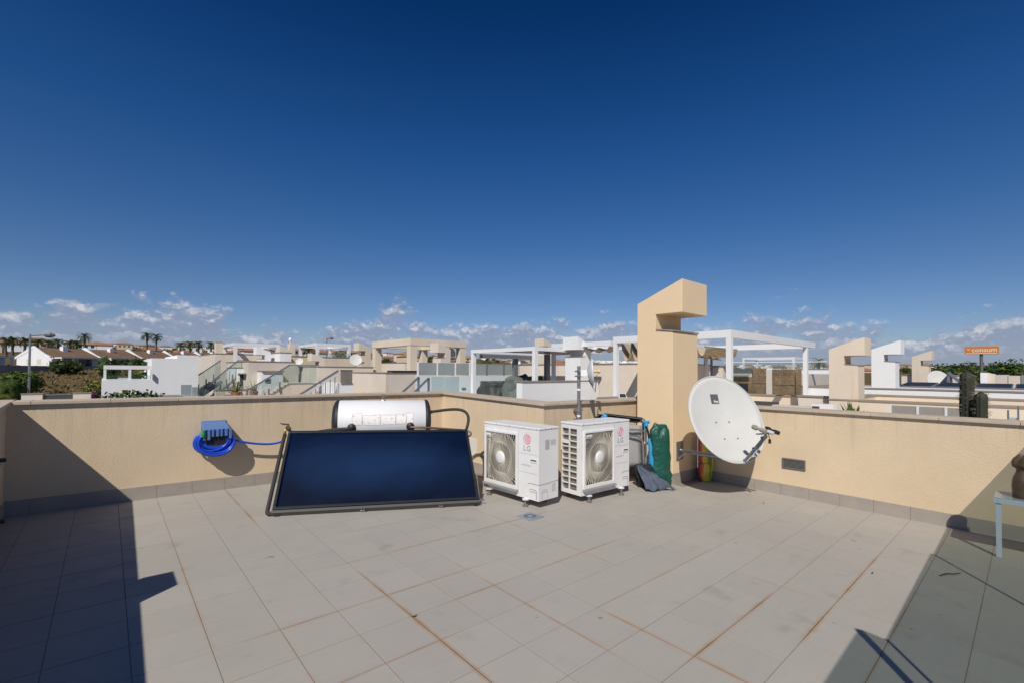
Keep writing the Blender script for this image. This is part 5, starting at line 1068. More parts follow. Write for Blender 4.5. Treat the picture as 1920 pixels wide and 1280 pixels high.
tarp("taller sage green tarpaulin with deep folds beside the white terrace wall", (X(968, 12.6), 12.6, -1.55), 0.42, 0.4, 1.32, 6, TARP2)
tarp("flat dark cover seen behind the pergola corner post", (X(985, 14.2), 14.2, -1.55), 0.75, 0.6, 1.36, 9, TARP)
# wall of the next row with its chimney
wr = wall_block("terrace_house", "pinkish beige house wall behind the louvred pergola, with a thin brown coping", 16.1, Y(1235, 16.1), 20.5, Y(975, 16.1), Z(1150, 680.5, 16.1, Y(1150, 16.1)), PALE2)
c0 = (X(1022, 19.0), 19.0); chimney("chimney", "beige hooked chimney with a sloping top rising behind the louvred pergola roof", c0[0], c0[1], 0.75, 0.6, -1, Z(1022, 634, *c0), "x", PALE, over=0.14)
# solar spot light on our neighbour's coping
sp_ = thing("solar_spotlight", "small white solar spotlight with a dark panel on the wall top beside the tall chimney", "light", (X(1152, 4.9), 4.9, -0.40))
sx0, sz0 = X(1152, 4.9), Z(1152, 744, X(1152, 4.9), 4.9)
MB().box(sx0 - 0.25, 4.55, sz0 - 0.08, sx0 + 0.4, 5.1, sz0).build("ledge", COPING_D, sp_)
ms_ = frame((sx0, 4.72, sz0 + 0.001), (0.8, -0.6, 0), (0.6, 0.8, 0)); a = MB(ms_); a.hexa([(-0.075, -0.02, 0), (0.075, -0.02, 0), (0.075, 0.05, 0), (-0.075, 0.05, 0)], [(-0.055, 0.035, 0.075), (0.055, 0.035, 0.075), (0.055, 0.06, 0.075), (-0.055, 0.06, 0.075)]); a.build("lamp_housing", WPAINT, sp_)
a = MB(ms_); a.hexa([(-0.062, -0.0165, 0.006), (0.062, -0.0165, 0.006), (0.062, -0.014, 0.006), (-0.062, -0.014, 0.006)], [(-0.05, 0.028, 0.069), (0.05, 0.028, 0.069), (0.05, 0.031, 0.069), (-0.05, 0.031, 0.069)]); a.build("solar_panel", WINDOW, sp_)

# ------------------------------------------------------------------ white frame pergola with the furled awning
zpb = Z(1370, 618, 13.2, 5.57)
pb = pergola("large white steel pergola frame behind the tall chimney, with a furled canvas awning", 13.2, 5.57, 20.9, 9.6, zpb, -1.35, WPAINT, pw=0.15, bh=0.22, posts=((13.2, 5.57), (13.2, 9.45), (19.9, 5.57), (19.9, 9.45)))
CANV = mat("sand canvas", (0.52, 0.44, 0.31), 0.9, var=0.15, vscale=4)
def furl(x0, x1, y0, y1, z, dep, nw, seed):
    rows = []
    for j in range(25):
        t = j / 24; s = abs(math.sin(math.pi * nw * t)) ** 0.6; rows.append([(x0 + (x1 - x0) * i / 6, y0 + (y1 - y0) * t, z - dep * s * (0.7 + 0.3 * math.sin(i + seed))) for i in range(7)])
    return rows
MB().sheet(furl(13.4, 15.9, 8.2, 9.4, zpb - 0.23, 0.62, 3, 1)).build("awning", CANV, pb, smooth=180)
MB().sheet(furl(16.8, 19.6, 8.0, 9.4, zpb - 0.23, 0.35, 4, 2)).build("awning", CANV, pb, smooth=180)
zp2 = Z(1154, 638.5, 13.2, 9.75); pc = pergola("lower white pergola bay with a scalloped sand coloured awning, behind the white hooked chimney", 13.22, 9.72, 15.9, Y(1033, 13.2), zp2, -1.35, WPAINT, pw=0.13, bh=0.17, posts=((13.22, Y(1033, 13.2) - 0.13), (15.77, 9.72)))
MB().sheet(furl(13.38, 13.85, 9.9, 12.4, zp2 - 0.18, 0.22, 5, 3)).build("awning", CANV, pc, smooth=180)
hb = wall_block("terrace_house", "pale house with the white pergola frame on its roof terrace", 12.6, 5.0, 21.2, 10.2, -1.4, PALE, cop=None)
extra(hb, "parapet", PALE, [(20.95, 5.0, -1.4, 21.2, 10.2, -0.93)]); extra(hb, "coping", COPING_D, [(20.9, 4.98, -0.929, 21.25, 10.2, -0.885)])
ta_ = thing("folded_canopy", "folded sand coloured canvas canopy on a bent grey arm behind the tall chimney", "awning", (X(1330, 9.2), 9.2, -1))
fx0, fx1 = X(1307, 9.3), X(1350, 9.3); zz = Z(1330, 652, X(1330, 9.3), 9.3); rows = []
for j in range(7): rows.append([(fx0 + (fx1 - fx0) * i / 10, 9.3 + 0.12 * math.sin(j * 2.1 + i), zz - 0.07 * j - 0.03 * i * (j > 0) * 0.3) for i in range(11)])
MB().sheet(rows).build("canvas", CANV, ta_, smooth=180, solid=0.02)
MB().tube([(fx0 + 0.3, 9.1, zz), (X(1326, 9.1), 9.1, zz - 0.02), (X(1334, 9.1), 9.1, zz - 0.5), (X(1334, 9.1), 9.1, -1.4)], 0.05, 8).build("arm", GPAINT, ta_)

# ------------------------------------------------------------------ stone clad house and what stands beyond the white frame
STONE = mat("ochre stone cladding", (0.24, 0.17, 0.10), 0.9, var=0.45, vscale=2.4, bump=0.8, bscale=7, dist=0.05)
sx = 24.0; st = thing("stone_house", "modern house clad in brown stone with a white pier and glass balcony", "house", (sx, 7.5, -9))
ys = lambda p: Y(p, sx)
zt = lambda px, py: Z(px, py, sx, ys(px))
MB().box(sx, ys(1512), -9, sx + 6, ys(1352), zt(1420, 690) - 0.25).build("body", GREYWALL, st)
for a, b, yt in ((1413, 1438, 689.5), (1449, 1491, 691.5), (1493, 1503, 692)):
    n_ = 9; za, zc = -6.5, zt((a + b) / 2, yt)
    for k in range(n_): MB().box(sx - 0.06 - 0.02 * ((k * 7) % 3), ys(b), za + (zc - za) * k / n_ + 0.006, sx - 0.002, ys(a), za + (zc - za) * (k + 1) / n_ - 0.006).build("stone_course", STONE, st)
MB().box(sx - 0.10, ys(1449), -9, sx - 0.002, ys(1438), zt(1443, 692)).build("pier", mat("off white pier", (0.66, 0.62, 0.55), 0.9), st)
MB().box(sx - 0.08, ys(1413), -9, sx - 0.002, ys(1356), zt(1390, 705.5)).build("stone_band", STONE, st)
o = MB().box(sx - 0.10, ys(1404), zt(1395, 738), sx - 0.085, ys(1384), zt(1395, 718)).build("window", WINDOW, st)
glass_run(st, [(sx - 0.3, ys(1412), zt(1390, 704.5)), (sx - 0.3, ys(1354), zt(1390, 704.5))], zt(1390, 690) - zt(1390, 704.5), n=3)
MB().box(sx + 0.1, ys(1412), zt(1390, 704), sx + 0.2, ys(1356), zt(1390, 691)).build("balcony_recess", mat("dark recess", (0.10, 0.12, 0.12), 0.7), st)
glass_run(st, [(sx + 0.5, ys(1545), zt(1450, 690.5)), (sx + 0.5, ys(1350), zt(1450, 690.5))], 0.30, rail=WPAINT, n=5)
gb_ = wall_block("parapet_wall", "pale grey terrace wall with a brown coping right of the tall chimney", 21.3, Y(1355, 21.3), 21.6, 10.6, Z(1330, 686, 21.3, Y(1330, 21.3)), PALE2, cat="wall")
pergola("thin white pergola frame far behind the stone clad house", 33.0, Y(1490, 33), 35.5, Y(1392, 33), Z(1440, 669.5, 33, Y(1440, 33)), -1, WPAINT, pw=0.14, bh=0.12)
wallx = 33.0; wb = wall_block("terrace_house", "white house with dark windows and a glass balcony left of the first hooked chimney", wallx - 0.5, Y(1562, wallx), wallx + 6, Y(1500, wallx), Z(1520, 691, wallx, Y(1520, wallx)), WHITE)
for a, b, t_, c_ in ((1510, 1527, 702, 713), (1545, 1560, 705, 713)): window(wb, wallx - 0.5, Y(b, wallx), Z(a, c_, wallx, Y(a, wallx)), wallx - 0.5, Y(a, wallx), Z(a, t_, wallx, Y(a, wallx)), GPAINT)
glass_run(wb, [(wallx - 1.2, Y(1556, wallx), Z(1535, 719, wallx, Y(1535, wallx))), (wallx - 1.2, Y(1518, wallx), Z(1535, 719, wallx, Y(1535, wallx)))], 0.34, n=2)
extra(wb, "balcony_slab", WHITE, [(wallx - 1.3, Y(1560, wallx), Z(1535, 722, wallx, Y(1535, wallx)) - 0.15, wallx - 0.501, Y(1503, wallx), Z(1535, 720, wallx, Y(1535, wallx)))])

# ------------------------------------------------------------------ rows of terraces to the right with hooked chimneys
fx = 15.1; z1_ = -0.68
r1 = wall_block("terrace_house", "beige terrace house whose long parapet carries the first and largest hooked chimney", fx, -6.0, fx + 4.6, Y(1556, fx), z1_, PALE, hollow=True)
chimney("chimney", "tall pale beige hooked chimney, first and largest of the row right of the dish", fx - 0.01, 3.04, 0.75, 0.66, -2.4, Z(1609, 632, fx, 2.9), "y", PALE, over=0.145)
r1b = wall_block("parapet_wall", "low beige gabled parapet left of the first hooked chimney", fx + 0.3, 3.75, fx + 0.55, Y(1490, fx), Z(1530, 742, fx, Y(1530, fx)), PALE2, cat="wall")
gx = 20.2; z2_ = Z(1640, 726, gx, Y(1640, gx)) - 0.0
r2 = wall_block("terrace_house", "white terrace house with a long brown coping, carrying the white hooked chimney", gx, -8.0, gx + 5.2, Y(1503, gx), z2_, WHITE, hollow=True)
chimney("chimney", "white hooked chimney, second of the row right of the dish", gx + 0.15, 3.05, 0.75, 0.66, -1, Z(1677, 637, gx, 2.9), "y", WHITE, over=0.145)
hx3 = 30.0
r3 = wall_block("terrace_house", "pale terrace house behind the roof of dark solar panels, carrying the smallest hooked chimney", hx3, Y(1806, hx3), hx3 + 6, Y(1690, hx3), Z(1760, 702, hx3, Y(1760, hx3)), PALE2)
chimney("chimney", "small pale beige hooked chimney, third and farthest of the row right of the dish", hx3 - 0.3, 3.2, 0.75, 0.62, -1.5, Z(1741, 657, hx3, 3.1), "y", PALE, over=0.13)
SOLP = mat("dark solar cells", (0.02, 0.022, 0.027), 0.5, spec=0.2)
for k in range(7):
    ya = Y(1682, 23) - 0.15 - k * 0.98; t = thing("solar_module", ("first", "second", "third", "fourth", "fifth", "sixth", "seventh")[k] + " flat dark solar module, counted from the white hooked chimney", "solar panel", (23, ya - 0.45, z2_ + 0.05), "flat solar panels on the white house")
    MB().hexa([(22.2, ya - 0.92, z2_ + 0.02), (24.2, ya - 0.92, z2_ + 0.10), (24.2, ya, z2_ + 0.10), (22.2, ya, z2_ + 0.02)], [(22.2, ya - 0.92, z2_ + 0.055), (24.2, ya - 0.92, z2_ + 0.165), (24.2, ya, z2_ + 0.165), (22.2, ya, z2_ + 0.055)]).build("panel_frame", GALV, t)
    MB().hexa([(22.23, ya - 0.89, z2_ + 0.0585), (24.17, ya - 0.89, z2_ + 0.1655), (24.17, ya - 0.03, z2_ + 0.1655), (22.23, ya - 0.03, z2_ + 0.0585)], [(22.23, ya - 0.89, z2_ + 0.062), (24.17, ya - 0.89, z2_ + 0.17), (24.17, ya - 0.03, z2_ + 0.17), (22.23, ya - 0.03, z2_ + 0.062)]).build("cells", SOLP, t)
# dish, tilted collector, white triangle block, grey boxes far right
dx_ = 27.0; yc = Y(1760, dx_); d3 = thing("satellite_dish", "pale satellite dish on a roof between the third hooked chimney and the cactus", "satellite dish", (dx_, yc, -1))
dc_ = Vector((dx_, yc, Z(1758, 712, dx_, yc))); dish_shell(d3, dc_, (-0.75, -0.55, 0.35), 0.42, 0.06, DISHW); MB().cyl(dc_ + Vector((0.2, 0.1, -0.05)), dc_ + Vector((0.25, 0.12, -1.2)), 0.03, 8).build("pole", GALV, d3)
MB().tube([dc_ + Vector((-0.1, -0.05, -0.4)), dc_ + Vector((-0.5, -0.35, -0.15))], 0.02, 6).build("feed_arm", STEELP, d3); MB().box(*(dc_ + Vector((-0.56, -0.42, -0.17))), *(dc_ + Vector((-0.44, -0.30, -0.05)))).build("receiver_head", STEELP, d3)
cxx = 26.5; a = Y(1776, cxx); b = Y(1803, cxx); zz = Z(1790, 719, cxx, a); sc3 = thing("solar_collector", "grey solar collector tilted on a roof just left of the tall cactus", "solar collector", (cxx, (a + b) / 2, zz - 0.5))
MB().prism([(cxx, a, zz + 0.50), (cxx, b, zz + 0.03), (cxx, b, zz - 0.06), (cxx, a, zz + 0.42)], (1.1, 0, 0)).build("collector_panel", mat("grey collector", (0.13, 0.14, 0.16), 0.3), sc3); MB().prism([(cxx + 0.02, a + 0.01, zz - 0.3), (cxx + 0.02, a + 0.01, zz + 0.45), (cxx + 0.02, a - 0.08, zz + 0.41), (cxx + 0.02, a - 0.08, zz - 0.3)], (1.0, 0, 0)).build("support", GALV, sc3)
bx_ = 25.6; wb2 = wall_block("roof_block", "white stair block with a wedge of shadow, right of the tall cactus", bx_, Y(1852, bx_), bx_ + 1.4, Y(1838, bx_), Z(1845, 696, bx_, Y(1845, bx_)), WHITE, cop=None, cat="roof block")
MB().prism([(bx_ + 0.2, Y(1852, bx_) - 0.001, -1.5), (bx_ + 0.2, Y(1852, bx_) - 0.001, Z(1850, 696, bx_, Y(1850, bx_)) - 0.05), (bx_ + 0.2, Y(1866, bx_), Z(1864, 701, bx_, Y(1864, bx_))), (bx_ + 0.2, Y(1866, bx_), -1.5)], (0.6, 0, 0)).build("side_wall", PALE, wb2)
for a_, b_, t_, b2, m_, lb in ((1866, 1889, 700.5, 722, GREYWALL, "grey box shaped roof room right of the white stair block"), (1889, 1913, 702, 716, PALE, "pale cream roof room near the right edge, above a dark recess"), (1913, 1930, 701, 722, mat("grey green panel", (0.22, 0.26, 0.26), 0.7), "grey green roof room at the right edge")):
    x_ = 31.0; wall_block("roof_room", lb, x_, Y(b_, x_), x_ + 3, Y(a_, x_) - 0.02, Z((a_ + b_) / 2, t_, x_, Y((a_ + b_) / 2, x_)), m_, cop=None, cat="roof room", zb=-3)
# next terrace, just over our right wall
nt = thing("terrace_house", "neighbouring roof terrace just over the right parapet, with screens and potted plants", "house", (11, 0, -9))
MB().box(7.2, -7, -9, 15.0, 6.0, -1.75).build("body", PALE, nt)
sxx = 8.9; zt_ = Z(1740, 762, sxx, Y(1740, sxx)); scr = thing("woven_screen", "grey woven screen of three panels with white posts behind the right parapet", "screen", (sxx, Y(1737, sxx), -1.75))
WOV = mat("grey woven screen", (0.33, 0.31, 0.28), 0.9, var=0.12, vscale=30, bump=0.5, bscale=70)
for a, b in ((1671, 1718.5), (1721, 1771), (1774.5, 1806)): MB().box(sxx, Y(b, sxx), -1.6, sxx + 0.03, Y(a, sxx), zt_).build("screen_panel", WOV, scr)
for p_ in (1669, 1719.8, 1772.8, 1808): MB().box(sxx - 0.01, Y(p_, sxx) - 0.014, -1.75, sxx + 0.03, Y(p_, sxx) + 0.014, zt_ + 0.01).build("post", WPAINT, scr)
acx = 13.6; aya, ayb = Y(1521, acx), Y(1562, acx); azt = Z(1540, 756, acx, aya); nac = thing("air_conditioner", "white air conditioner with a dark grille on the terrace below the first hooked chimney", "air conditioner", (acx, (aya + ayb) / 2, azt - 0.7), "outdoor air conditioner units")
MB().box(acx, ayb, azt - 0.7, acx + 0.35, aya, azt).build("casing", ACW, nac); MB().box(acx - 0.008, Y(1536, acx), azt - 0.55, acx - 0.001, Y(1522.5, acx), azt - 0.06).build("grille", mat("dark grille", (0.05, 0.05, 0.05), 0.6), nac)
MB().box(acx + 0.0, ayb, -1.75, acx + 0.30, aya, azt - 0.701).build("stand", PALE, nac)
wl2 = wall_block("garden_planter", "long pale grey planter wall behind the satellite dish rim", 13.9, Y(1521, 13.9) + 0.02, 14.2, Y(1447, 13.9), Z(1480, 757, 13.9, Y(1480, 13.9)), mat("pale grey render", (0.52, 0.51, 0.49), 0.9, var=0.08, vscale=2), zb=-1.75, cop=None, cat="wall")
wl3 = wall_block("storage_box", "dark flat storage box below the stone clad house", 13.95, Y(1446, 13.9), 14.5, Y(1400, 13.9), Z(1425, 750.5, 13.9, Y(1425, 13.9)), mat("charcoal plastic", (0.06, 0.062, 0.065), 0.6), zb=-1.75, cop=None, cat="box")
gdx = 9.2; gt2 = thing("terrace_gate", "dark framed terrace gate with a slanting pale wall at the right edge", "gate", (gdx, Y(1898, gdx), -1.75))
MB().box(gdx, Y(1891, gdx), -1.7, gdx + 0.05, Y(1887, gdx), Z(1890, 768, gdx, Y(1890, gdx))).build("gate_post", GPAINT, gt2); MB().box(gdx + 0.01, Y(1910, gdx), -1.7, gdx + 0.05, Y(1906, gdx), Z(1908, 760, gdx, Y(1908, gdx))).build("gate_post", GPAINT, gt2)
MB().box(gdx + 0.02, Y(1906, gdx) + 0.001, -1.7, gdx + 0.03, Y(1891, gdx) - 0.001, Z(1898, 782, gdx, Y(1898, gdx))).build("gate_leaf", mat("pale blue panel", (0.45, 0.5, 0.55), 0.5), gt2)

# cacti, yucca
CACT = mat("cactus green", (0.032, 0.038, 0.02), 0.75, var=0.3, vscale=18); SPINE = mat("cactus spine", (0.30, 0.24, 0.16), 0.8)
def cactus(label, px, py_top, x, rad, seed):
    y = Y(px, x); zt = Z(px, py_top, x, y); zb = -1.45; n = 9; rng = random.Random(seed)
    t = thing("cactus", label, "cactus", (x, y, -1.75), "column cacti behind the right parapet"); rows = []
    for j in range(27):
        q = j / 26; z = zb + (zt - zb) * q; rr = rad * (min(1, math.sqrt(max(0, 1 - ((q - 0.93) / 0.07) ** 2))) if q > 0.93 else 1) * (1 + 0.05 * math.sin(q * 19 + seed))
        rows.append([(x + 0.02 * math.sin(q * 3 + seed) + rr * (1 - 0.17 * (0.5 + 0.5 * math.cos(n * a))) * math.cos(a), y + rr * (1 - 0.17 * (0.5 + 0.5 * math.cos(n * a))) * math.sin(a), z) for a in [2 * math.pi * k / (n * 4) for k in range(n * 4 + 1)]])
    MB().sheet(rows).build("stem", CACT, t, smooth=180)
    sp = MB()
    for k in range(520):
        a = (2 * rng.randrange(n) + 1) * math.pi / n; q = rng.random() * 0.99; z = zb + (zt - zb) * q; o = Vector((x + rad * 0.97 * math.cos(a), y + rad * 0.97 * math.sin(a), z)); d = Vector((math.cos(a) + rng.uniform(-.6, .6), math.sin(a) + rng.uniform(-.6, .6), rng.uniform(-.5, .6))).normalized() * rng.uniform(.025, .06)
        sp.add([o, o + d, o + Vector((0, 0, 0.006))], [(0, 1, 2)])
    o = sp.build("spines", SPINE, t); o["kind"] = "stuff"
    MB().lathe([(0.13, -1.749), (0.17, -1.45), (0.15, -1.45), (0.15, -1.50), (0, -1.50)], (x, y, 0), (0, 0, 1), 16).build("pot", mat("terracotta pot", (0.35, 0.15, 0.08), 0.8), t)
cactus("tall ribbed cactus, taller of the pair behind the right parapet", 1813, 693, 8.1, 0.072, 1)
cactus("shorter ribbed cactus, right of the taller one behind the right parapet", 1839, 732, 8.0, 0.062, 2)
yx = 8.3; yy = Y(1598, yx); yz = Z(1598, 772, yx, yy); yu = thing("yucca_plant", "spiky green agave plant showing its leaf tips over the right parapet", "plant", (yx, yy, -1.75)); rng = random.Random(4)
for k in range(22):
    a = 2.4 * k; li = R(rng.uniform(12, 80)); d = Vector((math.cos(a) * math.cos(li), math.sin(a) * math.cos(li), math.sin(li))); s = Vector((-math.sin(a), math.cos(a), 0)) * 0.03; o = Vector((yx, yy, yz - 0.2)); L_ = rng.uniform(.28, .40)
    MB().add([o - s, o + s, o + d * L_ * 0.5 + s * 1.1, o + d * L_, o + d * L_ * 0.5 - s * 1.1, o + d * L_ * 0.5 - Vector((0, 0, 0.012))], [(0, 1, 2, 5), (5, 2, 3), (5, 3, 4), (0, 5, 4)]).build("leaf", FOL[1] if k % 3 else FOL[2], yu)
MB().lathe([(0.12, -1.749), (0.16, yz - 0.22), (0, yz - 0.22)], (yx, yy, 0), (0, 0, 1), 14).build("pot", mat("grey pot", (0.3, 0.29, 0.27), 0.8), yu)

# ------------------------------------------------------------------ left of centre: terraces, stairs and pergolas
x5, y5 = 9.5, Y(724, 9.5); z5 = Z(724, 697.5, x5, y5)
h5 = wall_block("terrace_house", "pale block with rust streaks and a brown coping behind the white water tank", x5, y5, x5 + 3.2, Y(661, x5), z5, PALE2)
MB().box(x5 + 0.3, y5 - 0.04, z5 + 0.003, x5 + 2.6, y5 + 0.5, z5 + 0.09).build("dark_mat", BLACKM, h5)
bp = thing("concrete_pergola", "massive beige rendered pergola with thick square posts on a roof terrace", "pergola", (13, 22, -1)); bxp, byp = 11.4, Y(769, 11.4); bzt = Z(769, 633.5, bxp, byp); bx1 = X(874, byp); by1 = Y(697, bxp); bh_ = 0.36; pw_ = 0.42
for bb_ in ((bxp, byp, bx1, byp + pw_), (bxp, by1 - pw_, bx1, by1), (bxp, byp + pw_ + 0.001, bxp + pw_, by1 - pw_ - 0.001), (bx1 - pw_, byp + pw_ + 0.001, bx1, by1 - pw_ - 0.001)): MB().box(bb_[0], bb_[1], bzt - bh_, bb_[2], bb_[3], bzt).build("beam", PALE, bp)
for x, y in ((bxp, byp), (bxp, by1 - pw_), (bx1 - pw_, byp), (bx1 - pw_, by1 - pw_)): MB().box(x + 0.02, y + 0.02, -1.6, x + pw_ - 0.02, y + pw_ - 0.02, bzt - bh_ + 0.001).build("post", PALE, bp)
h6 = wall_block("terrace_house", "pale house under the massive beige pergola", bxp - 0.2, byp - 0.6, bx1 + 0.6, by1 + 0.6, -0.25, PALE)
c_ = (X(826, 19.6), 19.6); chimney("chimney", "pale hooked chimney in front of the massive beige pergola", c_[0], c_[1], 0.75, 0.6, -1.5, Z(822, 643, *c_), "x", PALE2, over=0.16)
d4 = thing("satellite_dish", "pale satellite dish under the right corner of the massive beige pergola", "satellite dish", (X(847, 21), 21, -0.3)); dc_ = Vector((X(847, 21), 21, Z(847, 660.5, X(847, 21), 21))); dish_shell(d4, dc_, (0.2, -0.9, 0.35), 0.26, 0.04, DISHW); MB().cyl(dc_ + Vector((0, 0.1, -0.05)), dc_ + Vector((0, 0.12, -1.0)), 0.025, 8).build("pole", GALV, d4)
# block with the big dish, x ~ 595..700
x4, y4 = X(595, 24.5), 24.5; z4 = Z(620, 686, X(620, y4), y4)
h4 = wall_block("terrace_house", "pale house carrying the white dish, right of the glass balustrade stair", x4, y4, X(700, y4), y4 + 5, z4, PALE2)
d5 = thing("satellite_dish", "large pale satellite dish on the wall top left of the massive beige pergola", "satellite dish", (X(668, 25), 25, z4)); dc_ = Vector((X(667, 25), 25, Z(667, 674, X(667, 25), 25))); dish_shell(d5, dc_, (-0.25, -0.85, 0.4), 0.33, 0.05, DISHW); MB().cyl(dc_ + Vector((0.05, 0.12, -0.05)), dc_ + Vector((0.06, 0.14, -0.8)), 0.03, 8).build("pole", GALV, d5)
MB().tube([dc_ + Vector((0.1, -0.1, -0.3)), dc_ + Vector((0.22, -0.45, -0.18))], 0.02, 6).build("feed_arm", STEELP, d5); MB().lathe([(0.05, -0.06), (0.05, 0.06)], dc_ + Vector((0.22, -0.45, -0.16)), (0, 1, 0), 10).build("receiver_head", STEELP, d5)
c_ = (X(686, 26.5), 26.5); chimney("chimney", "pale hooked chimney beside the large dish left of the massive beige pergola", c_[0] - 0.3, c_[1], 0.75, 0.6, -1, Z(682, 643, *c_), "x", PALE, over=0.16)
# iron stair with white wall below
yS = 21.0; ist = thing("iron_staircase", "outside stair with a dark iron baluster railing rising to a small barred gate", "staircase", (X(600, yS), yS, -5))
pA, pB_ = Vector((X(563, yS), yS, Z(563, 739, X(563, yS), yS))), Vector((X(634, yS), yS, Z(634, 694.5, X(634, yS), yS)))
MB().bar(pA + (pA - pB_) * 0.4, pB_, 0.10, 0.07).build("handrail", GALV, ist); MB().bar(pA + (pA - pB_) * 0.4 - Vector((0, 0, 0.14)), pB_ - Vector((0, 0, 0.14)), 0.05).build("rail", WPAINT, ist)
for k in range(22):
    p = pA.lerp(pB_, -0.36 + 1.34 * k / 21); MB().bar(p - Vector((0, 0, 1.0)), p - Vector((0, 0, 0.16)), 0.028).build("baluster", WPAINT if k % 2 else GPAINT, ist)
ns = 13
for k in range(ns):
    p = pA.lerp(pB_, -0.36 + 1.36 * k / ns) - Vector((0, 0, 1.02)); q = pA.lerp(pB_, -0.36 + 1.36 * (k + 1) / ns)
    MB().box(p.x, yS - 0.02, p.z - 0.35, q.x - 0.002, yS + 1.0, p.z).build("step", GREYWALL, ist)
ga, gb2 = X(640, yS), X(660, yS); gz0, gz1 = Z(650, 718, X(650, yS), yS), Z(650, 695, X(650, yS), yS)
for k in range(11): MB().box(ga + (gb2 - ga) * k / 10 - 0.012, yS, gz0, ga + (gb2 - ga) * k / 10 + 0.012, yS + 0.03, gz1).build("gate_bar", BLACKM, ist)
MB().box(ga - 0.03, yS, gz1 + 0.001, gb2 + 0.03, yS + 0.04, gz1 + 0.05).build("gate_rail", BLACKM, ist)
MB().box(X(637, yS), yS + 0.06, -8.5, X(664, yS), yS + 3, gz0).build("landing", WHITE, ist)
# grey beige block and its stair with glass
y2 = 27.0; xa, xb = X(466, y2), X(560, y2); z2 = Z(500, 676.5, X(500, y2), y2)
h2 = wall_block("terrace_house", "greyish beige house front behind the glass balustrade stair", xa, y2, xb, y2 + 6, z2, GREYWALL)
extra(h2, "niche", WHITE, [(X(483, y2), y2 - 0.9, -6, X(522, y2), y2 - 0.002, Z(500, 696, X(500, y2), y2))]); extra(h2, "niche_roof", COPING_D, [(X(482, y2), y2 - 1.0, Z(500, 696, X(500, y2), y2) + 0.001, X(524, y2), y2 - 0.002, Z(500, 694, X(500, y2), y2))])
window(h2, X(489, y2), y2 - 0.9, Z(494, 716, X(494, y2), y2), X(499, y2), y2 - 0.9, Z(494, 708, X(494, y2), y2), GPAINT)
def glass_stair(label, y, p0, p1, m, depth=1.1, steps=12, gh=0.85, dark=False, top=None):
    a = Vector((X(p0[0], y), y, Z(*p0, X(p0[0], y), y))); b = Vector((X(p1[0], y), y, Z(*p1, X(p1[0], y), y)))
    t = thing("staircase", label, "staircase", (a.x, y, -7)); Zv = Vector((0, 0, gh))
    n_ = 4
    for k in range(n_):
        p, q = a.lerp(b, k / n_ + 0.005), a.lerp(b, (k + 1) / n_ - 0.005); e = Vector((0, 0.008, 0))
        MB().hexa([p - Zv - e, q - Zv - e, q - Zv + e, p - Zv + e], [p - e, q - e, q + e, p + e]).build("glass_pane", CLEARG, t)
        MB().box(p.x - 0.03, y - 0.05, p.z - gh - 0.1, p.x + 0.03, y - 0.012, p.z - gh * 0.55).build("glass_clamp", GPAINT, t)
    MB().bar(a + Vector((0, 0, 0.03)), b + Vector((0, 0, 0.03)), 0.07, 0.06).build("handrail", GPAINT, t)
    for k in range(steps):
        p, q = a.lerp(b, k / steps) - Zv, a.lerp(b, (k + 1) / steps) - Zv
        MB().box(p.x, y + 0.03, p.z - 0.35, q.x - 0.002, y + 0.03 + depth, p.z + 0.04).build("step", m, t)
    if not dark: MB().prism([a - Zv - Vector((0, -0.02, 0.02)), b - Zv - Vector((0, -0.02, 0.02)), Vector((b.x, y + 0.02, -8)), Vector((a.x, y + 0.02, -8))], (0, 0.012, 0)).build("stringer", m, t)
    else: MB().bar(a - Zv * 1.35, b - Zv * 1.35, 1.0, 0.16).build("stringer", GPAINT, t)
    if top:
        e = Vector((X(top, y), y, b.z)); glass_run(t, [b - Zv, e - Zv], gh, rail=GPAINT, n=3); MB().box(b.x, y + 0.03, -8, e.x, y + 2.2, b.z - gh + 0.01).build("landing", m, t)
    return t
glass_stair("beige stair with a clear glass balustrade climbing to a glazed landing, middle of the houses", 23.0, (462, 734), (544, 684.5), PALE, top=594)
glass_stair("stair with greenish glass on a dark steel stringer, right of the white house", 30.0, (358, 713), (414, 676), GREYWALL, dark=True, depth=0.9)
glass_stair("second steel stair with greenish glass, rising to a glazed corner landing", 28.5, (402, 712), (447, 676), GREYWALL, dark=True, top=466)
yq = 28.2; hq = wall_block("terrace_house", "white house corner with a shaded porch below the glazed corner landing", X(446, yq), yq, X(467, yq), yq + 3, Z(456, 688, X(456, yq), yq), WHITE)
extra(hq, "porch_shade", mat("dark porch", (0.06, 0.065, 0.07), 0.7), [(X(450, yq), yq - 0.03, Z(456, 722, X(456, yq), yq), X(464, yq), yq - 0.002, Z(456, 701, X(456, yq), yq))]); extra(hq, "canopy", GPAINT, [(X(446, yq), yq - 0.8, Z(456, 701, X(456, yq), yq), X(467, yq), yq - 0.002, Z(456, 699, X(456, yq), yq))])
yl = 24.5; lw = wall_block("garden_wall", "low beige terrace wall with glass tops left of the middle stair", X(405, yl), yl, X(466, yl), yl + 0.25, Z(430, 729, X(430, yl), yl), PALE, cat="wall")
glass_run(lw, [(X(402, yl) , yl - 0.3, Z(410, 742, X(410, yl), yl)), (X(421, yl), yl - 0.3, Z(410, 742, X(410, yl), yl))], 0.55, n=2)
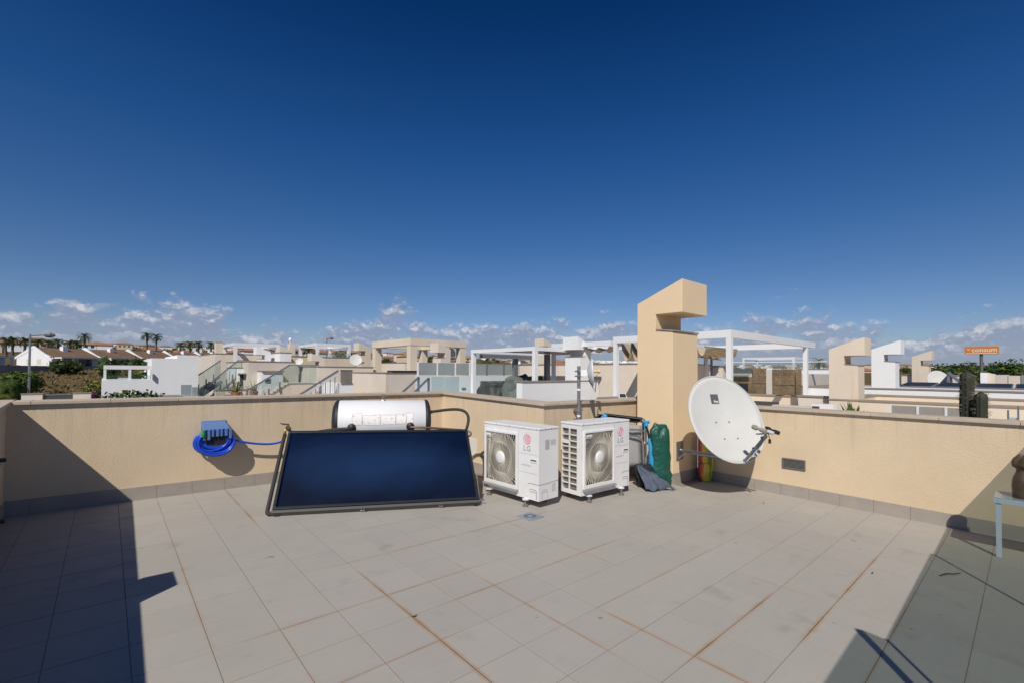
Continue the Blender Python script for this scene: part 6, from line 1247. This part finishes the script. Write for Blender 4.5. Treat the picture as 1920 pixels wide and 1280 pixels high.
for k, (p_, q_) in enumerate(((340, 360), (361, 377), (379, 393))):
    yy = 26.0; t = thing("glass_balustrade", ("low glass terrace balustrade nearest the white house", "low glass terrace balustrade in the middle below the steel stair", "low glass terrace balustrade right of the others below the steel stair")[k], "glass screen", (X(p_, yy), yy, -2))
    glass_run(t, [(X(p_, yy), yy, Z(p_, 743, X(p_, yy), yy)), (X(q_, yy), yy, Z(p_, 743, X(p_, yy), yy))], 0.55 - 0.1 * k, n=2); MB().box(X(p_, yy), yy - 0.1, -5, X(q_, yy), yy + 0.1, Z(p_, 743, X(p_, yy), yy) + 0.02).build("plinth", PALE, t)
# back row on the rise
yb_ = 36.0; h1 = wall_block("terrace_house", "long beige house on the rise behind the stairs, with a plain square chimney stack", X(403, yb_), yb_, X(500, yb_), yb_ + 8, Z(440, 662.5, X(440, yb_), yb_), PALE2)
h1c = thing("chimney", "plain square beige chimney stack on the long house behind the stairs", "chimney", (X(410, 37), 37, 0)); MB().box(X(404.5, 37), 37, 0, X(417, 37), 37.7, Z(410, 641, X(410, 37), 37)).build("stack", PALE, h1c); MB().box(X(404.5, 37) - 0.04, 36.96, Z(410, 641, X(410, 37), 37) + 0.001, X(417, 37) + 0.04, 37.74, Z(410, 640, X(410, 37), 37)).build("cap", PALE2, h1c)
yv = 35.0; pergola("white flat pergola on the rise, left of two, behind the stairs", X(438, yv), yv, X(523, yv), yv + 4, Z(480, 644, X(480, yv), yv), -0.5, WPAINT, pw=0.2, bh=0.2)
yv = 33.0; tv = pergola("white flat pergola with glass sides on the rise, right of two", X(593, yv), yv, X(657, yv), yv + 4, Z(625, 644.5, X(625, yv), yv), -0.5, WPAINT, pw=0.2, bh=0.2); glass_run(tv, [(X(595, yv), yv - 0.1, Z(600, 669, X(600, yv), yv)), (X(655, yv), yv - 0.1, Z(600, 669, X(600, yv), yv))], 0.32, n=4)
h7 = wall_block("terrace_house", "pale house below the right flat pergola, with a hooked chimney at its corner", X(590, yv), yv - 0.6, X(700, yv), yv + 7, Z(625, 669.5, X(625, yv), yv), PALE)
for px_, py_, yy_, m_, lb in ((487, 650, 31.0, WHITE, "white hooked chimney with a small slot under the left flat pergola"), (530, 648, 33.0, PALE2, "pale hooked chimney between the two flat pergolas"), (590, 662, 29.0, PALE2, "low pale hooked chimney left of the right flat pergola")):
    x_ = X(px_, yy_); chimney("chimney", lb, x_, yy_, 0.75, 0.6, -2, Z(px_, py_, x_, yy_), "x", m_, over=0.2)
c9 = thing("chimney", "plain square pale stack with a white ball cowl between the two flat pergolas", "chimney", (X(545, 34), 34, 0)); zq = Z(548, 644, X(548, 34), 34); MB().box(X(543, 34), 34, -1, X(553, 34), 34.6, zq).build("stack", PALE, c9); MB().lathe([(0.0, 0.42), (0.09, 0.38), (0.12, 0.28), (0.09, 0.18), (0.03, 0.14), (0.03, 0.0)][::-1], (X(546, 34), 34.3, zq), (0, 0, 1), 12).build("cowl", WPAINT, c9)
h8 = wall_block("terrace_house", "yellowish low house between the two flat pergolas", X(545, 31), 31, X(595, 31), 36, Z(570, 667, X(570, 31), 31), mat("pale yellow render", (0.66, 0.58, 0.36), 0.9, var=0.06, vscale=1))
h9 = wall_block("terrace_house", "white house block with a flat roof left of the right flat pergola", X(525, 30), 30, X(546, 30), 34, Z(535, 660, X(535, 30), 30), WHITE)
h10 = wall_block("terrace_house", "pale houses behind the louvred pergola, with a long low parapet", X(760, 29), 29, X(990, 29), 36, Z(870, 681, X(870, 29), 29), PALE2)
d6 = thing("satellite_dish", "small white satellite dish on the coping above the beige glass stair", "satellite dish", (X(562, 27), 27, z2)); dc_ = Vector((X(561, 26.8), 26.8, Z(561, 677, X(561, 26.8), 26.8))); dish_shell(d6, dc_, (-0.5, -0.75, 0.4), 0.2, 0.04, DISHW); MB().cyl(dc_ + Vector((0.03, 0.1, 0)), dc_ + Vector((0.03, 0.1, -0.7)), 0.03, 8).build("pole", GALV, d6)
# white house with the pergola opening
yw = 26.0; wx0, wx1 = X(191, yw), X(372, yw); zl, zm, zh = Z(240, 711.5, X(240, yw), yw), Z(310, 671.5, X(310, yw), yw), Z(350, 665.5, X(350, yw), yw)
wh = thing("white_house", "plain white house with a roof terrace, post and beam opening and a blank stepped wall", "house", ((wx0 + wx1) / 2, yw, -7.5))
MB().box(wx0, yw, -8, X(284, yw), yw + 6, zl).build("wall", WHITE, wh); MB().box(X(284, yw) + 0.001, yw, -8, X(332, yw), yw + 6, zm).build("wall", WHITE, wh); MB().box(X(332, yw) + 0.001, yw, -8, wx1, yw + 6, zh).build("wall", WHITE, wh)
zbm = Z(240, 684.5, X(240, yw), yw); MB().box(X(194, yw), yw + 0.05, zbm - 0.17, X(284, yw) - 0.002, yw + 0.35, zbm).build("beam", WHITE, wh)
for p_ in (194, 241): MB().box(X(p_, yw) + 0.004, yw + 0.06, zl + 0.001, X(p_ + 5.5, yw), yw + 0.32, zbm - 0.171).build("post", WHITE, wh)
glass_run(wh, [(X(196, yw), yw + 0.4, zl), (X(284, yw), yw + 0.4, zl)], 0.2, n=3); extra(wh, "wall_light", GPAINT, [(X(286, yw), yw - 0.12, zm - 0.95, X(289, yw), yw - 0.002, zm - 0.7)])
for k, px_ in enumerate((206, 258)): bush("potted_plant", ("leafy banana plant on the white house terrace, left opening", "yellow green shrub on the white house terrace, right opening")[k], "plant", (X(px_, yw + 3), yw + 3, zl + 0.45), (0.45, 0.45, 0.6), 110, 0.16, 31 + k)
bush("shrub", "low leafy shrub in front of the white house wall, just over the back parapet", "shrub", (X(250, 22), 22, Z(250, 744, X(250, 22), 22)), (0.95, 0.5, 0.3), 260, 0.09, 77)
pvc = wall_block("flat_canopy", "dark flat canopy in front of the white house, just over the back parapet", X(280, 22.5), 22.5, X(345, 22.5), 24, Z(300, 741, X(300, 22.5), 22.5), GPAINT, zb=Z(300, 741, X(300, 22.5), 22.5) - 0.12, cop=None, cat="canopy")
for px_, py_, yy_, lb in ((443, 717, 24.2, "small agave with pale leaves on the beige terrace wall"), (477, 716, 25.5, "small spiky plant beside the greyish beige house")):
    x_ = X(px_, yy_); z_ = Z(px_, py_, x_, yy_); t = thing("agave_plant", lb, "plant", (x_, yy_, z_ - 0.5)); mb = MB(); rng = random.Random(px_)
    for k in range(16):
        a = 2.4 * k; li = R(rng.uniform(15, 75)); d = Vector((math.cos(a) * math.cos(li), math.sin(a) * math.cos(li), math.sin(li))); s = Vector((-math.sin(a), math.cos(a), 0)) * 0.05; o = Vector((x_, yy_, z_ - 0.45)); mb.cur = k % 2; mb.add([o - s, o + s, o + d * 0.7], [(0, 1, 2)])
    mb.build("leaves", [FOL[1], mat("yellow green leaf", (0.28, 0.30, 0.10), 0.6)], t)["kind"] = "stuff"; MB().lathe([(0.15, -0.75), (0.2, -0.42), (0, -0.42)], (x_, yy_, z_), (0, 0, 1), 12).build("pot", mat("terracotta pot", (0.35, 0.15, 0.08), 0.8), t)
# low walls and gate at the far left
yw2 = 33.0
for a_, b_, lb in ((41, 81, "low pale garden wall left of the dark sliding gate"), (138, 172, "low pale garden wall right of the dark sliding gate")): wall_block("garden_wall", lb, X(a_, yw2), yw2, X(b_, yw2), yw2 + 0.25, Z(100, 736, X(100, yw2), yw2), PALE2, cat="wall")
sg = thing("sliding_gate", "dark grey sliding gate between two low pale garden walls", "gate", (X(110, yw2), yw2, -8)); MB().box(X(81, yw2) + 0.03, yw2 + 0.08, -7.5, X(138, yw2) - 0.03, yw2 + 0.12, Z(100, 740.5, X(100, yw2), yw2)).build("gate_leaf", mat("dark grey gate", (0.07, 0.075, 0.08), 0.5), sg); MB().box(X(81, yw2) + 0.03, yw2 + 0.06, Z(100, 740.5, X(100, yw2), yw2) + 0.001, X(138, yw2) - 0.03, yw2 + 0.14, Z(100, 740, X(100, yw2), yw2) + 0.05).build("gate_rail", GPAINT, sg)
bush("shrub", "yellow flowering shrub on the field edge left of the white house", "shrub", (X(178, 37), 37, Z(178, 731, X(178, 37), 37)), (0.55, 0.5, 0.55), 520, 0.075, 8, mats=[FOL[1], mat("yellow blossom", (0.30, 0.26, 0.02), 0.7), FOL[2]])
bush("shrub", "magenta bougainvillea beside the white house wall", "shrub", (X(186, 34), 34, Z(186, 741, X(186, 34), 34)), (0.35, 0.35, 0.4), 120, 0.1, 9, mats=[FOL[0], mat("magenta blossom", (0.22, 0.02, 0.14), 0.7), FOL[0]])
bush("shrub", "dark round bush on the field in front of the white bungalows", "shrub", (X(124, 105), 105, Z(124, 687, X(124, 105), 105)), (2.2, 1.8, 1.15), 1100, 0.26, 10)
bush("shrub", "long green hedge in front of the farther bungalows, above the white house", "shrub", (X(254, 100), 100, Z(254, 677.5, X(254, 100), 100)), (3.4, 1.6, 0.42), 800, 0.20, 12)
bush("shrub", "green tree mass between the white house and the steel stair", "tree", (X(386, 62), 62, Z(386, 690, X(386, 62), 62)), (1.2, 1.2, 1.6), 900, 0.18, 13)
bush("broadleaf_tree", "big dark green tree behind the lamp post at the left edge", "tree", (X(40, 46), 46, Z(40, 717, X(40, 46), 46)), (1.1, 1.1, 0.85), 2200, 0.11, 14, trunk=True)
# near palm, lamp post
rng = random.Random(3); px0 = (X(18, 38), 38.0); npz = Z(14, 717, *px0); npm = thing("palm_tree", "bushy green palm with drooping fronds at the left edge, just over the back parapet", "palm tree", (px0[0], px0[1], gz(*px0)))
MB().tube([(px0[0], px0[1], gz(*px0) - 0.2), (px0[0], px0[1], npz)], [0.3, 0.22], 10).build("trunk", TRUNK, npm); mb = MB()
for k in range(34): frond(mb, (px0[0], px0[1], npz), 2.4 * k, rng.uniform(-0.4, 1.3), rng.uniform(1.2, 1.9), 0.42, rng, seg=10, droop=0.75)
mb.build("crown", [FOL[1], mat("bright palm green", (0.085, 0.14, 0.035), 0.8, spec=0.15), FOL[2]], npm)
def lamp_post(label, x, y, zt, arm_dir, h, group=None):
    zb = zt - h; t = thing("street_lamp", label, "street lamp", (x, y, zb), group); MB().tube([(x, y, zb), (x, y, zb + h * 0.45), (x, y, zt)], [0.11, 0.085, 0.05], 10).build("pole", GALV, t, smooth=60)
    a = Vector(arm_dir); e = Vector((x, y, zt - 0.12)); MB().tube([e, e + a * 0.5 + Vector((0, 0, 0.08)), e + a * 0.9 + Vector((0, 0, 0.09))], 0.035, 6).build("arm", GALV, t); MB().lathe([(0.03, -0.05), (0.13, 0.05), (0.16, 0.3), (0.08, 0.5), (0.02, 0.55)], e + a * 0.75 + Vector((0, 0, 0.09)), a, 10, ref=(0, 0, 1)).build("lamp_head", STEELP, t)
lamp_post("tall grey street lamp with one arm standing before the dark tree at the left", X(55, 44), 44, Z(60, 627, X(60, 44), 44), (0.9, -0.2, 0), 9.3)

# ------------------------------------------------------------------ row of white bungalows with brown roofs
ROOFB = mat("brown roof tiles", (0.20, 0.125, 0.075), 0.9, var=0.25, vscale=1.2, bump=0.9, bscale=3.5, dist=0.08)
b0 = Vector((X(92, 114), 114.0, 0)); th = R(37); ex = Vector((math.cos(th), math.sin(th), 0)); ey = Vector((-ex.y, ex.x, 0))
for k in range(8):
    L_ = 8.2; o = b0 + ex * (L_ * k if k < 7 else -15.5); o.z = Z(92, 687, b0.x, b0.y) - 0.1 + 0.10 * (k if k < 7 else 0); M_ = frame(o, ex, ey)
    lbs = ["white gabled bungalow with brown roof tiles, nearest end of the row", "second white bungalow of the row, behind the round bush", "third white bungalow of the row, right of the round bush", "fourth white bungalow of the row, above the white house post", "fifth white bungalow of the row, over the terrace opening", "sixth white bungalow of the row, left of the stepped white wall", "last visible white bungalow of the row, over the stepped white wall", "low bungalow with a long brown roof at the left edge"]
    t = thing("bungalow", lbs[k], "house", o, "brown roofed bungalows on the rise")
    W_, D_, he, hr_ = L_ - 0.3, 7.5, 1.9, 3.35
    if k == 7: he, hr_, W_ = 1.75, 2.5, 9.5
    MB(M_).prism([(0, 0, -3), (0, 0, he), (0, D_ / 2, hr_), (0, D_, he), (0, D_, -3)], (W_, 0, 0)).build("wall", WHITE, t)
    for s in (0, 1):
        ya, yb2 = (-0.5, D_ / 2) if s == 0 else (D_ + 0.5, D_ / 2); za = he - 0.5 * (hr_ - he) / (D_ / 2)
        MB(M_).prism([(0.25, ya, za + 0.02), (0.25, yb2, hr_ + 0.02), (0.25, yb2, hr_ + 0.17), (0.25, ya, za + 0.17)], (W_ - 0.3, 0, 0)).build("roof", ROOFB, t)
    if k != 7: MB(M_).prism([(-0.05, -0.55, he - 0.45), (-0.05, D_ / 2, hr_ + 0.42), (-0.05, D_ + 0.4, he - 0.1), (-0.05, D_ + 0.4, he - 0.5), (-0.05, D_ / 2, hr_ - 0.1), (-0.05, -0.55, he - 0.9)], (0.28, 0, 0)).build("gable_parapet", WHITE, t)
    pr_ = MB(M_); pr_.box(0.4, -2.2, he - 0.30, W_ - 0.2, -0.003, he - 0.10); pr_.build("porch_roof", WHITE, t)
    for s in (0.45, W_ - 0.5): MB(M_).box(s, -2.15, -3, s + 0.25, -1.9, he - 0.301).build("porch_post", WHITE, t)
    for s in (1.6, 4.6):
        f = MB(M_); f.box(s, -0.03, 0.25, s + 2.2, -0.002, 1.95); w_ = f.build("window", WINDOW, t)
    c = MB(M_); c.box(W_ * 0.45, D_ * 0.3, he, W_ * 0.45 + 0.8, D_ * 0.3 + 0.8, hr_ + 0.45); c.build("chimney", WHITE, t)
    if k == 0:
        for s, hh in ((1.9, 0.9), (4.3, 0.9)): f = MB(M_); f.box(-0.02, s, 0.55, -0.002, s + 0.9, 0.55 + hh); f.build("shutter", PALE, t)
ww = thing("boundary_wall", "long pale boundary wall at the top of the dry field below the bungalows", "wall", (0, 112, 0)); M_ = frame(b0 + ex * 0 - ey * 4.5 + Vector((0, 0, Z(92, 687, b0.x, b0.y) - 0.1)), ex, ey); MB(M_).box(-14, 0, -4, 58, 0.2, 0.25).build("wall_body", mat("weathered grey wall", (0.30, 0.27, 0.24), 0.9, var=0.15, vscale=0.8), ww)

# ------------------------------------------------------------------ the far town
FW = [WHITE, mat("far cream wall", (0.60, 0.50, 0.38), 0.95), mat("far pink wall", (0.55, 0.38, 0.28), 0.95)]
FR = [mat("far terracotta roof", (0.34, 0.15, 0.08), 0.95, var=0.2, vscale=0.2), mat("far ochre roof", (0.30, 0.19, 0.11), 0.95), mat("far grey roof", (0.42, 0.40, 0.37), 0.95)]
meshes = []
rng = random.Random(11)
for k in range(14):
    w, d, h = rng.uniform(6, 11), rng.uniform(7, 10), rng.uniform(2.8, 6.2); mb = MB(); mb.cur = 0; mb.box(-w / 2, -d / 2, -4, w / 2, d / 2, h)
    flat = k % 14 >= 10
    if flat: mb.box(-w / 4, -d / 4, h + 0.002, w / 4, d / 4, h + 1.6); mb.cur = 1
    else: mb.cur = 1; e = 0.4; mb.add([(-w / 2 - e, -d / 2 - e, h), (w / 2 + e, -d / 2 - e, h), (w / 2 + e, d / 2 + e, h), (-w / 2 - e, d / 2 + e, h), (-w / 5, 0, h + 1.5), (w / 5, 0, h + 1.5)], [(0, 1, 5, 4), (1, 2, 5), (2, 3, 4, 5), (3, 0, 4)])
    mb.cur = 2
    for q in range(3): mb.box(-w / 2 + 1 + q * w / 3.4, -d / 2 - 0.04, 0.9, -w / 2 + 2.0 + q * w / 3.4, -d / 2 - 0.002, 2.1)
    for q in range(2): mb.box(-w / 2 - 0.04, -d / 2 + 1.2 + q * d / 2.4, 0.9, -w / 2 - 0.002, -d / 2 + 2.4 + q * d / 2.4, 2.1)
    if h > 5:
        for q in range(3): mb.box(-w / 2 + 1 + q * w / 3.4, -d / 2 - 0.04, 3.8, -w / 2 + 2.0 + q * w / 3.4, -d / 2 - 0.002, 5.0)
    o = mb.build("distant_house", [rng.choice(FW), FR[2] if flat else rng.choice(FR[:2]), WINDOW]); meshes.append((o.data, flat, h)); bpy.data.objects.remove(o)
placed = 0; tries = 0
zones = ((-9, 24, 185, 300, 16, False), (-9, 24, 320, 1050, 140, False), (24, 52, 190, 320, 10, False), (24, 52, 330, 1000, 52, False), (48, 62, 450, 1000, 48, True), (62, 84, 230, 620, 40, False))
spots = []
for a0, a1, r0, r1, cnt, wh_ in zones:
    n_ = 0; tries = 0
    while n_ < cnt and tries < 4000:
        tries += 1; a = R(rng.uniform(a0, a1)); r_ = r0 + (r1 - r0) * rng.random() ** 0.8; x, y = r_ * math.sin(a), r_ * math.cos(a)
        if any((x - p) ** 2 + (y - q) ** 2 < 13.5 ** 2 for p, q in spots): continue
        spots.append((x, y)); n_ += 1; me, flat, h = rng.choice([m_ for m_ in meshes if m_[1] == (wh_ or (a0 > 60 and rng.random() < .4))] or meshes)
        o = bpy.data.objects.new("distant_house", me); C.objects.link(o); o.location = (x, y, gz(x, y) - (2.2 if not wh_ else 0)); o.rotation_euler.z = rng.choice((0, 0, 1.57, 0.4, -0.3))
        tag(o, "small flat roofed house far off on the hillside" if flat else "small tile roofed house far off on the hillside", "house", "flat roofed houses of the far town" if flat else "tile roofed houses of the far town")
# far trees
def blob_tree(seed, rad, h, n, size):
    rng = random.Random(seed); mb = MB()
    for q in range(4): leafy(mb, (rng.uniform(-.5, .5) * rad, rng.uniform(-.5, .5) * rad, h + rng.uniform(-.25, .3) * rad), (rad * 0.75, rad * 0.75, rad * 0.5), n // 4, size, rng)
    c = mb.build("crown", FOL); t = MB().tube([(0, 0, -1.5), (0.1, 0, h)], [0.3, 0.16], 6).build("trunk", TRUNK); return c, t
kinds = [blob_tree(s, r_, h, 700, 0.34) for s, r_, h in ((1, 3.0, 3.8), (2, 3.8, 4.6), (3, 2.4, 3.0))]
def put_tree(label, x, y, z, k, s, group, cat="tree", name="broadleaf_tree"):
    t = thing(name, label, cat, (x, y, z), group); t.scale = (s, s, s); t.rotation_euler.z = x * 3.1
    for src in kinds[k]:
        c = src.copy(); C.objects.link(c); c.parent = t
rng = random.Random(5); n_ = 0
for a0, a1, r0, r1, cnt in ((-9, 24, 145, 230, 16), (-9, 24, 260, 900, 48), (24, 50, 150, 700, 44), (48, 63, 400, 900, 34), (62, 80, 170, 480, 34), (80, 90, 230, 480, 16)):
    for k in range(cnt):
        for _ in range(30):
            a = R(rng.uniform(a0, a1)); r_ = r0 + (r1 - r0) * rng.random(); x, y = r_ * math.sin(a), r_ * math.cos(a)
            if all((x - p) ** 2 + (y - q) ** 2 > 64 for p, q in spots): break
        put_tree("round crowned green tree among the far houses", x, y, gz(x, y) - 1.6, rng.randrange(3), rng.uniform(.5, .85), "trees of the far town")
pinek = [blob_tree(s, 4.6, 6.2, 1100, 0.36) for s in (7, 8)]; kinds += pinek
for k in range(46):
    a = R(rng.uniform(84.6, 93)); r_ = rng.uniform(125, 200); x, y = r_ * math.sin(a), r_ * math.cos(a)
    put_tree("umbrella pine of the dark wood by the orange shop sign", x, y, gz(x, y) - 4.3, 3 + k % 2, rng.uniform(.8, 1.08), "pines by the orange shop sign", name="pine_tree")
for c, t in kinds: bpy.data.objects.remove(c); bpy.data.objects.remove(t)
# palms on the skyline
ptall = palm("tallest single palm on the skyline above the bungalows", X(157, 150), 150, Z(157, 664, X(157, 150), 150), (664 - 632) / F_PX * 150 * 0.98 * cyw, 2.1, 34, 1, "palms on the left skyline")
pa1 = palm("left palm of the close pair on the skyline", X(274, 150), 150, Z(274, 666, X(274, 150), 150) , 5.0, 2.0, 34, 2, "palms on the left skyline")
palm("right palm of the close pair on the skyline, with a shaggy trunk", X(292, 150), 150, Z(292, 668, X(292, 150), 150), 0, 0, 0, 3, "palms on the left skyline", like=pa1)
pshort = palm("short palm on the skyline at the left edge, over the brown bungalow roof", X(22, 140), 140, Z(22, 662, X(22, 140), 140), 2.6, 1.8, 34, 4, "palms on the left skyline")
for k, (px_, py_) in enumerate(((45, 663), (70, 663), (90, 664), (107, 664), (130, 665), (143, 664), (10, 663), (355, 664), (338, 664), (372, 664), (395, 664))):
    lbl = ("stout palm just left of the lamp post", "stout palm right of the lamp post", "stout palm over the bungalow gable end", "dark narrow palm over the bungalow chimney", "broad palm over the second bungalow", "palm just left of the tallest one", "palm at the very left edge of the skyline", "palm over the stepped white wall", "palm left of the stepped white wall top", "palm just right of the stepped white wall", "palm left of the plain square chimney stack")[k]
    palm(lbl, X(px_, 140), 140, Z(px_, py_ + (k % 3), X(px_, 140), 140), 0, 0, 0, k, "palms on the left skyline", like=pshort)
for px_, py_, yy_, lb in ((577, 668, 60, "palm with spreading fronds behind the yellowish low house"),):
    palm(lb, X(px_, yy_), yy_, Z(px_, py_, X(px_, yy_), yy_), 0.9, 1.6, 30, 17, "palms among the terraces")
for px_, x_, py_, lb in ((1535, 95, 690, "palm far behind the first hooked chimney, above the glass rail"), (1823, 150, 692, "palm in the dark wood left of the orange shop sign")):
    y_ = Y(px_, x_); palm(lb, x_, y_, Z(px_, py_, x_, y_) - 1.0, 2.0, 1.9, 30, int(x_), "palms among the terraces")
lamp_post("distant lamp with a round white globe above the right flat pergola", X(612, 60), 60, Z(612, 634, X(612, 60), 60), (0.3, -0.9, 0), 6.5)

# ------------------------------------------------------------------ shop sign
ssx = 88.0; ya, yb2 = Y(1809, ssx), Y(1873, ssx); za, zb2 = Z(1840, 663.5, ssx, Y(1840, ssx)), Z(1840, 649.5, ssx, Y(1840, ssx)); ym = Y(1840, ssx)
ss = thing("shop_sign", "orange shop sign with pale lettering on a single grey pole above the pines", "sign", (ssx, ym, gz(ssx, ym)))
ORG = mat("orange sign face", (0.62, 0.20, 0.035), 0.5); SL = mat("sign lettering", (0.80, 0.62, 0.45), 0.5)
MB().box(ssx - 0.15, yb2, za, ssx + 0.55, ya, zb2).build("sign_panel", ORG, ss); MB().cyl((ssx + 0.2, ym, gz(ssx, ym) - 0.5), (ssx + 0.2, ym, za - 0.001), 0.17, 14).build("pole", STEELP, ss, smooth=60)
W_ = abs(ya - yb2); H_ = zb2 - za; FS = lambda s, q: frame((ssx - 0.153, ya - W_ * s, za + H_ * q), (0, -1, 0), (0, 0, 1), (-1, 0, 0))
tx = lettering("consum", H_ * 0.80, FS(0.585, 0.54), SL, ss, bold=0.02, ext=0.01, space=1.0)
def _fit(o, M_, w):                                        # stretch the word to the width it has on the sign
    inv = M_.inverted(); xs = [(inv @ v.co).x for v in o.data.vertices]; k = w / (max(xs) - min(xs)); o.data.transform(M_ @ Matrix.Diagonal((k, 1, 1, 1)) @ inv)
tx.data.transform(Matrix.Translation(WLOC[ss.name])); _fit(tx, FS(0.585, 0.54), W_ * 0.74); tx.data.transform(Matrix.Translation(-WLOC[ss.name]))
em = MB(FS(0.115, 0.58)); em.tube([(-0.03 * W_, 0, 0.01), (0.03 * W_, 0, 0.01)] + arc((0, 0, 0.01), (1, 0, 0), (0, 1, 0), 0.033 * W_, 10, 300, 16), 0.011 * W_, 5); em.build("emblem", SL, ss)
MB(FS(0.5, 0.10)).box(-W_ * 0.46, -0.05, 0, W_ * 0.46, 0.05, 0.01).build("underline", SL, ss)
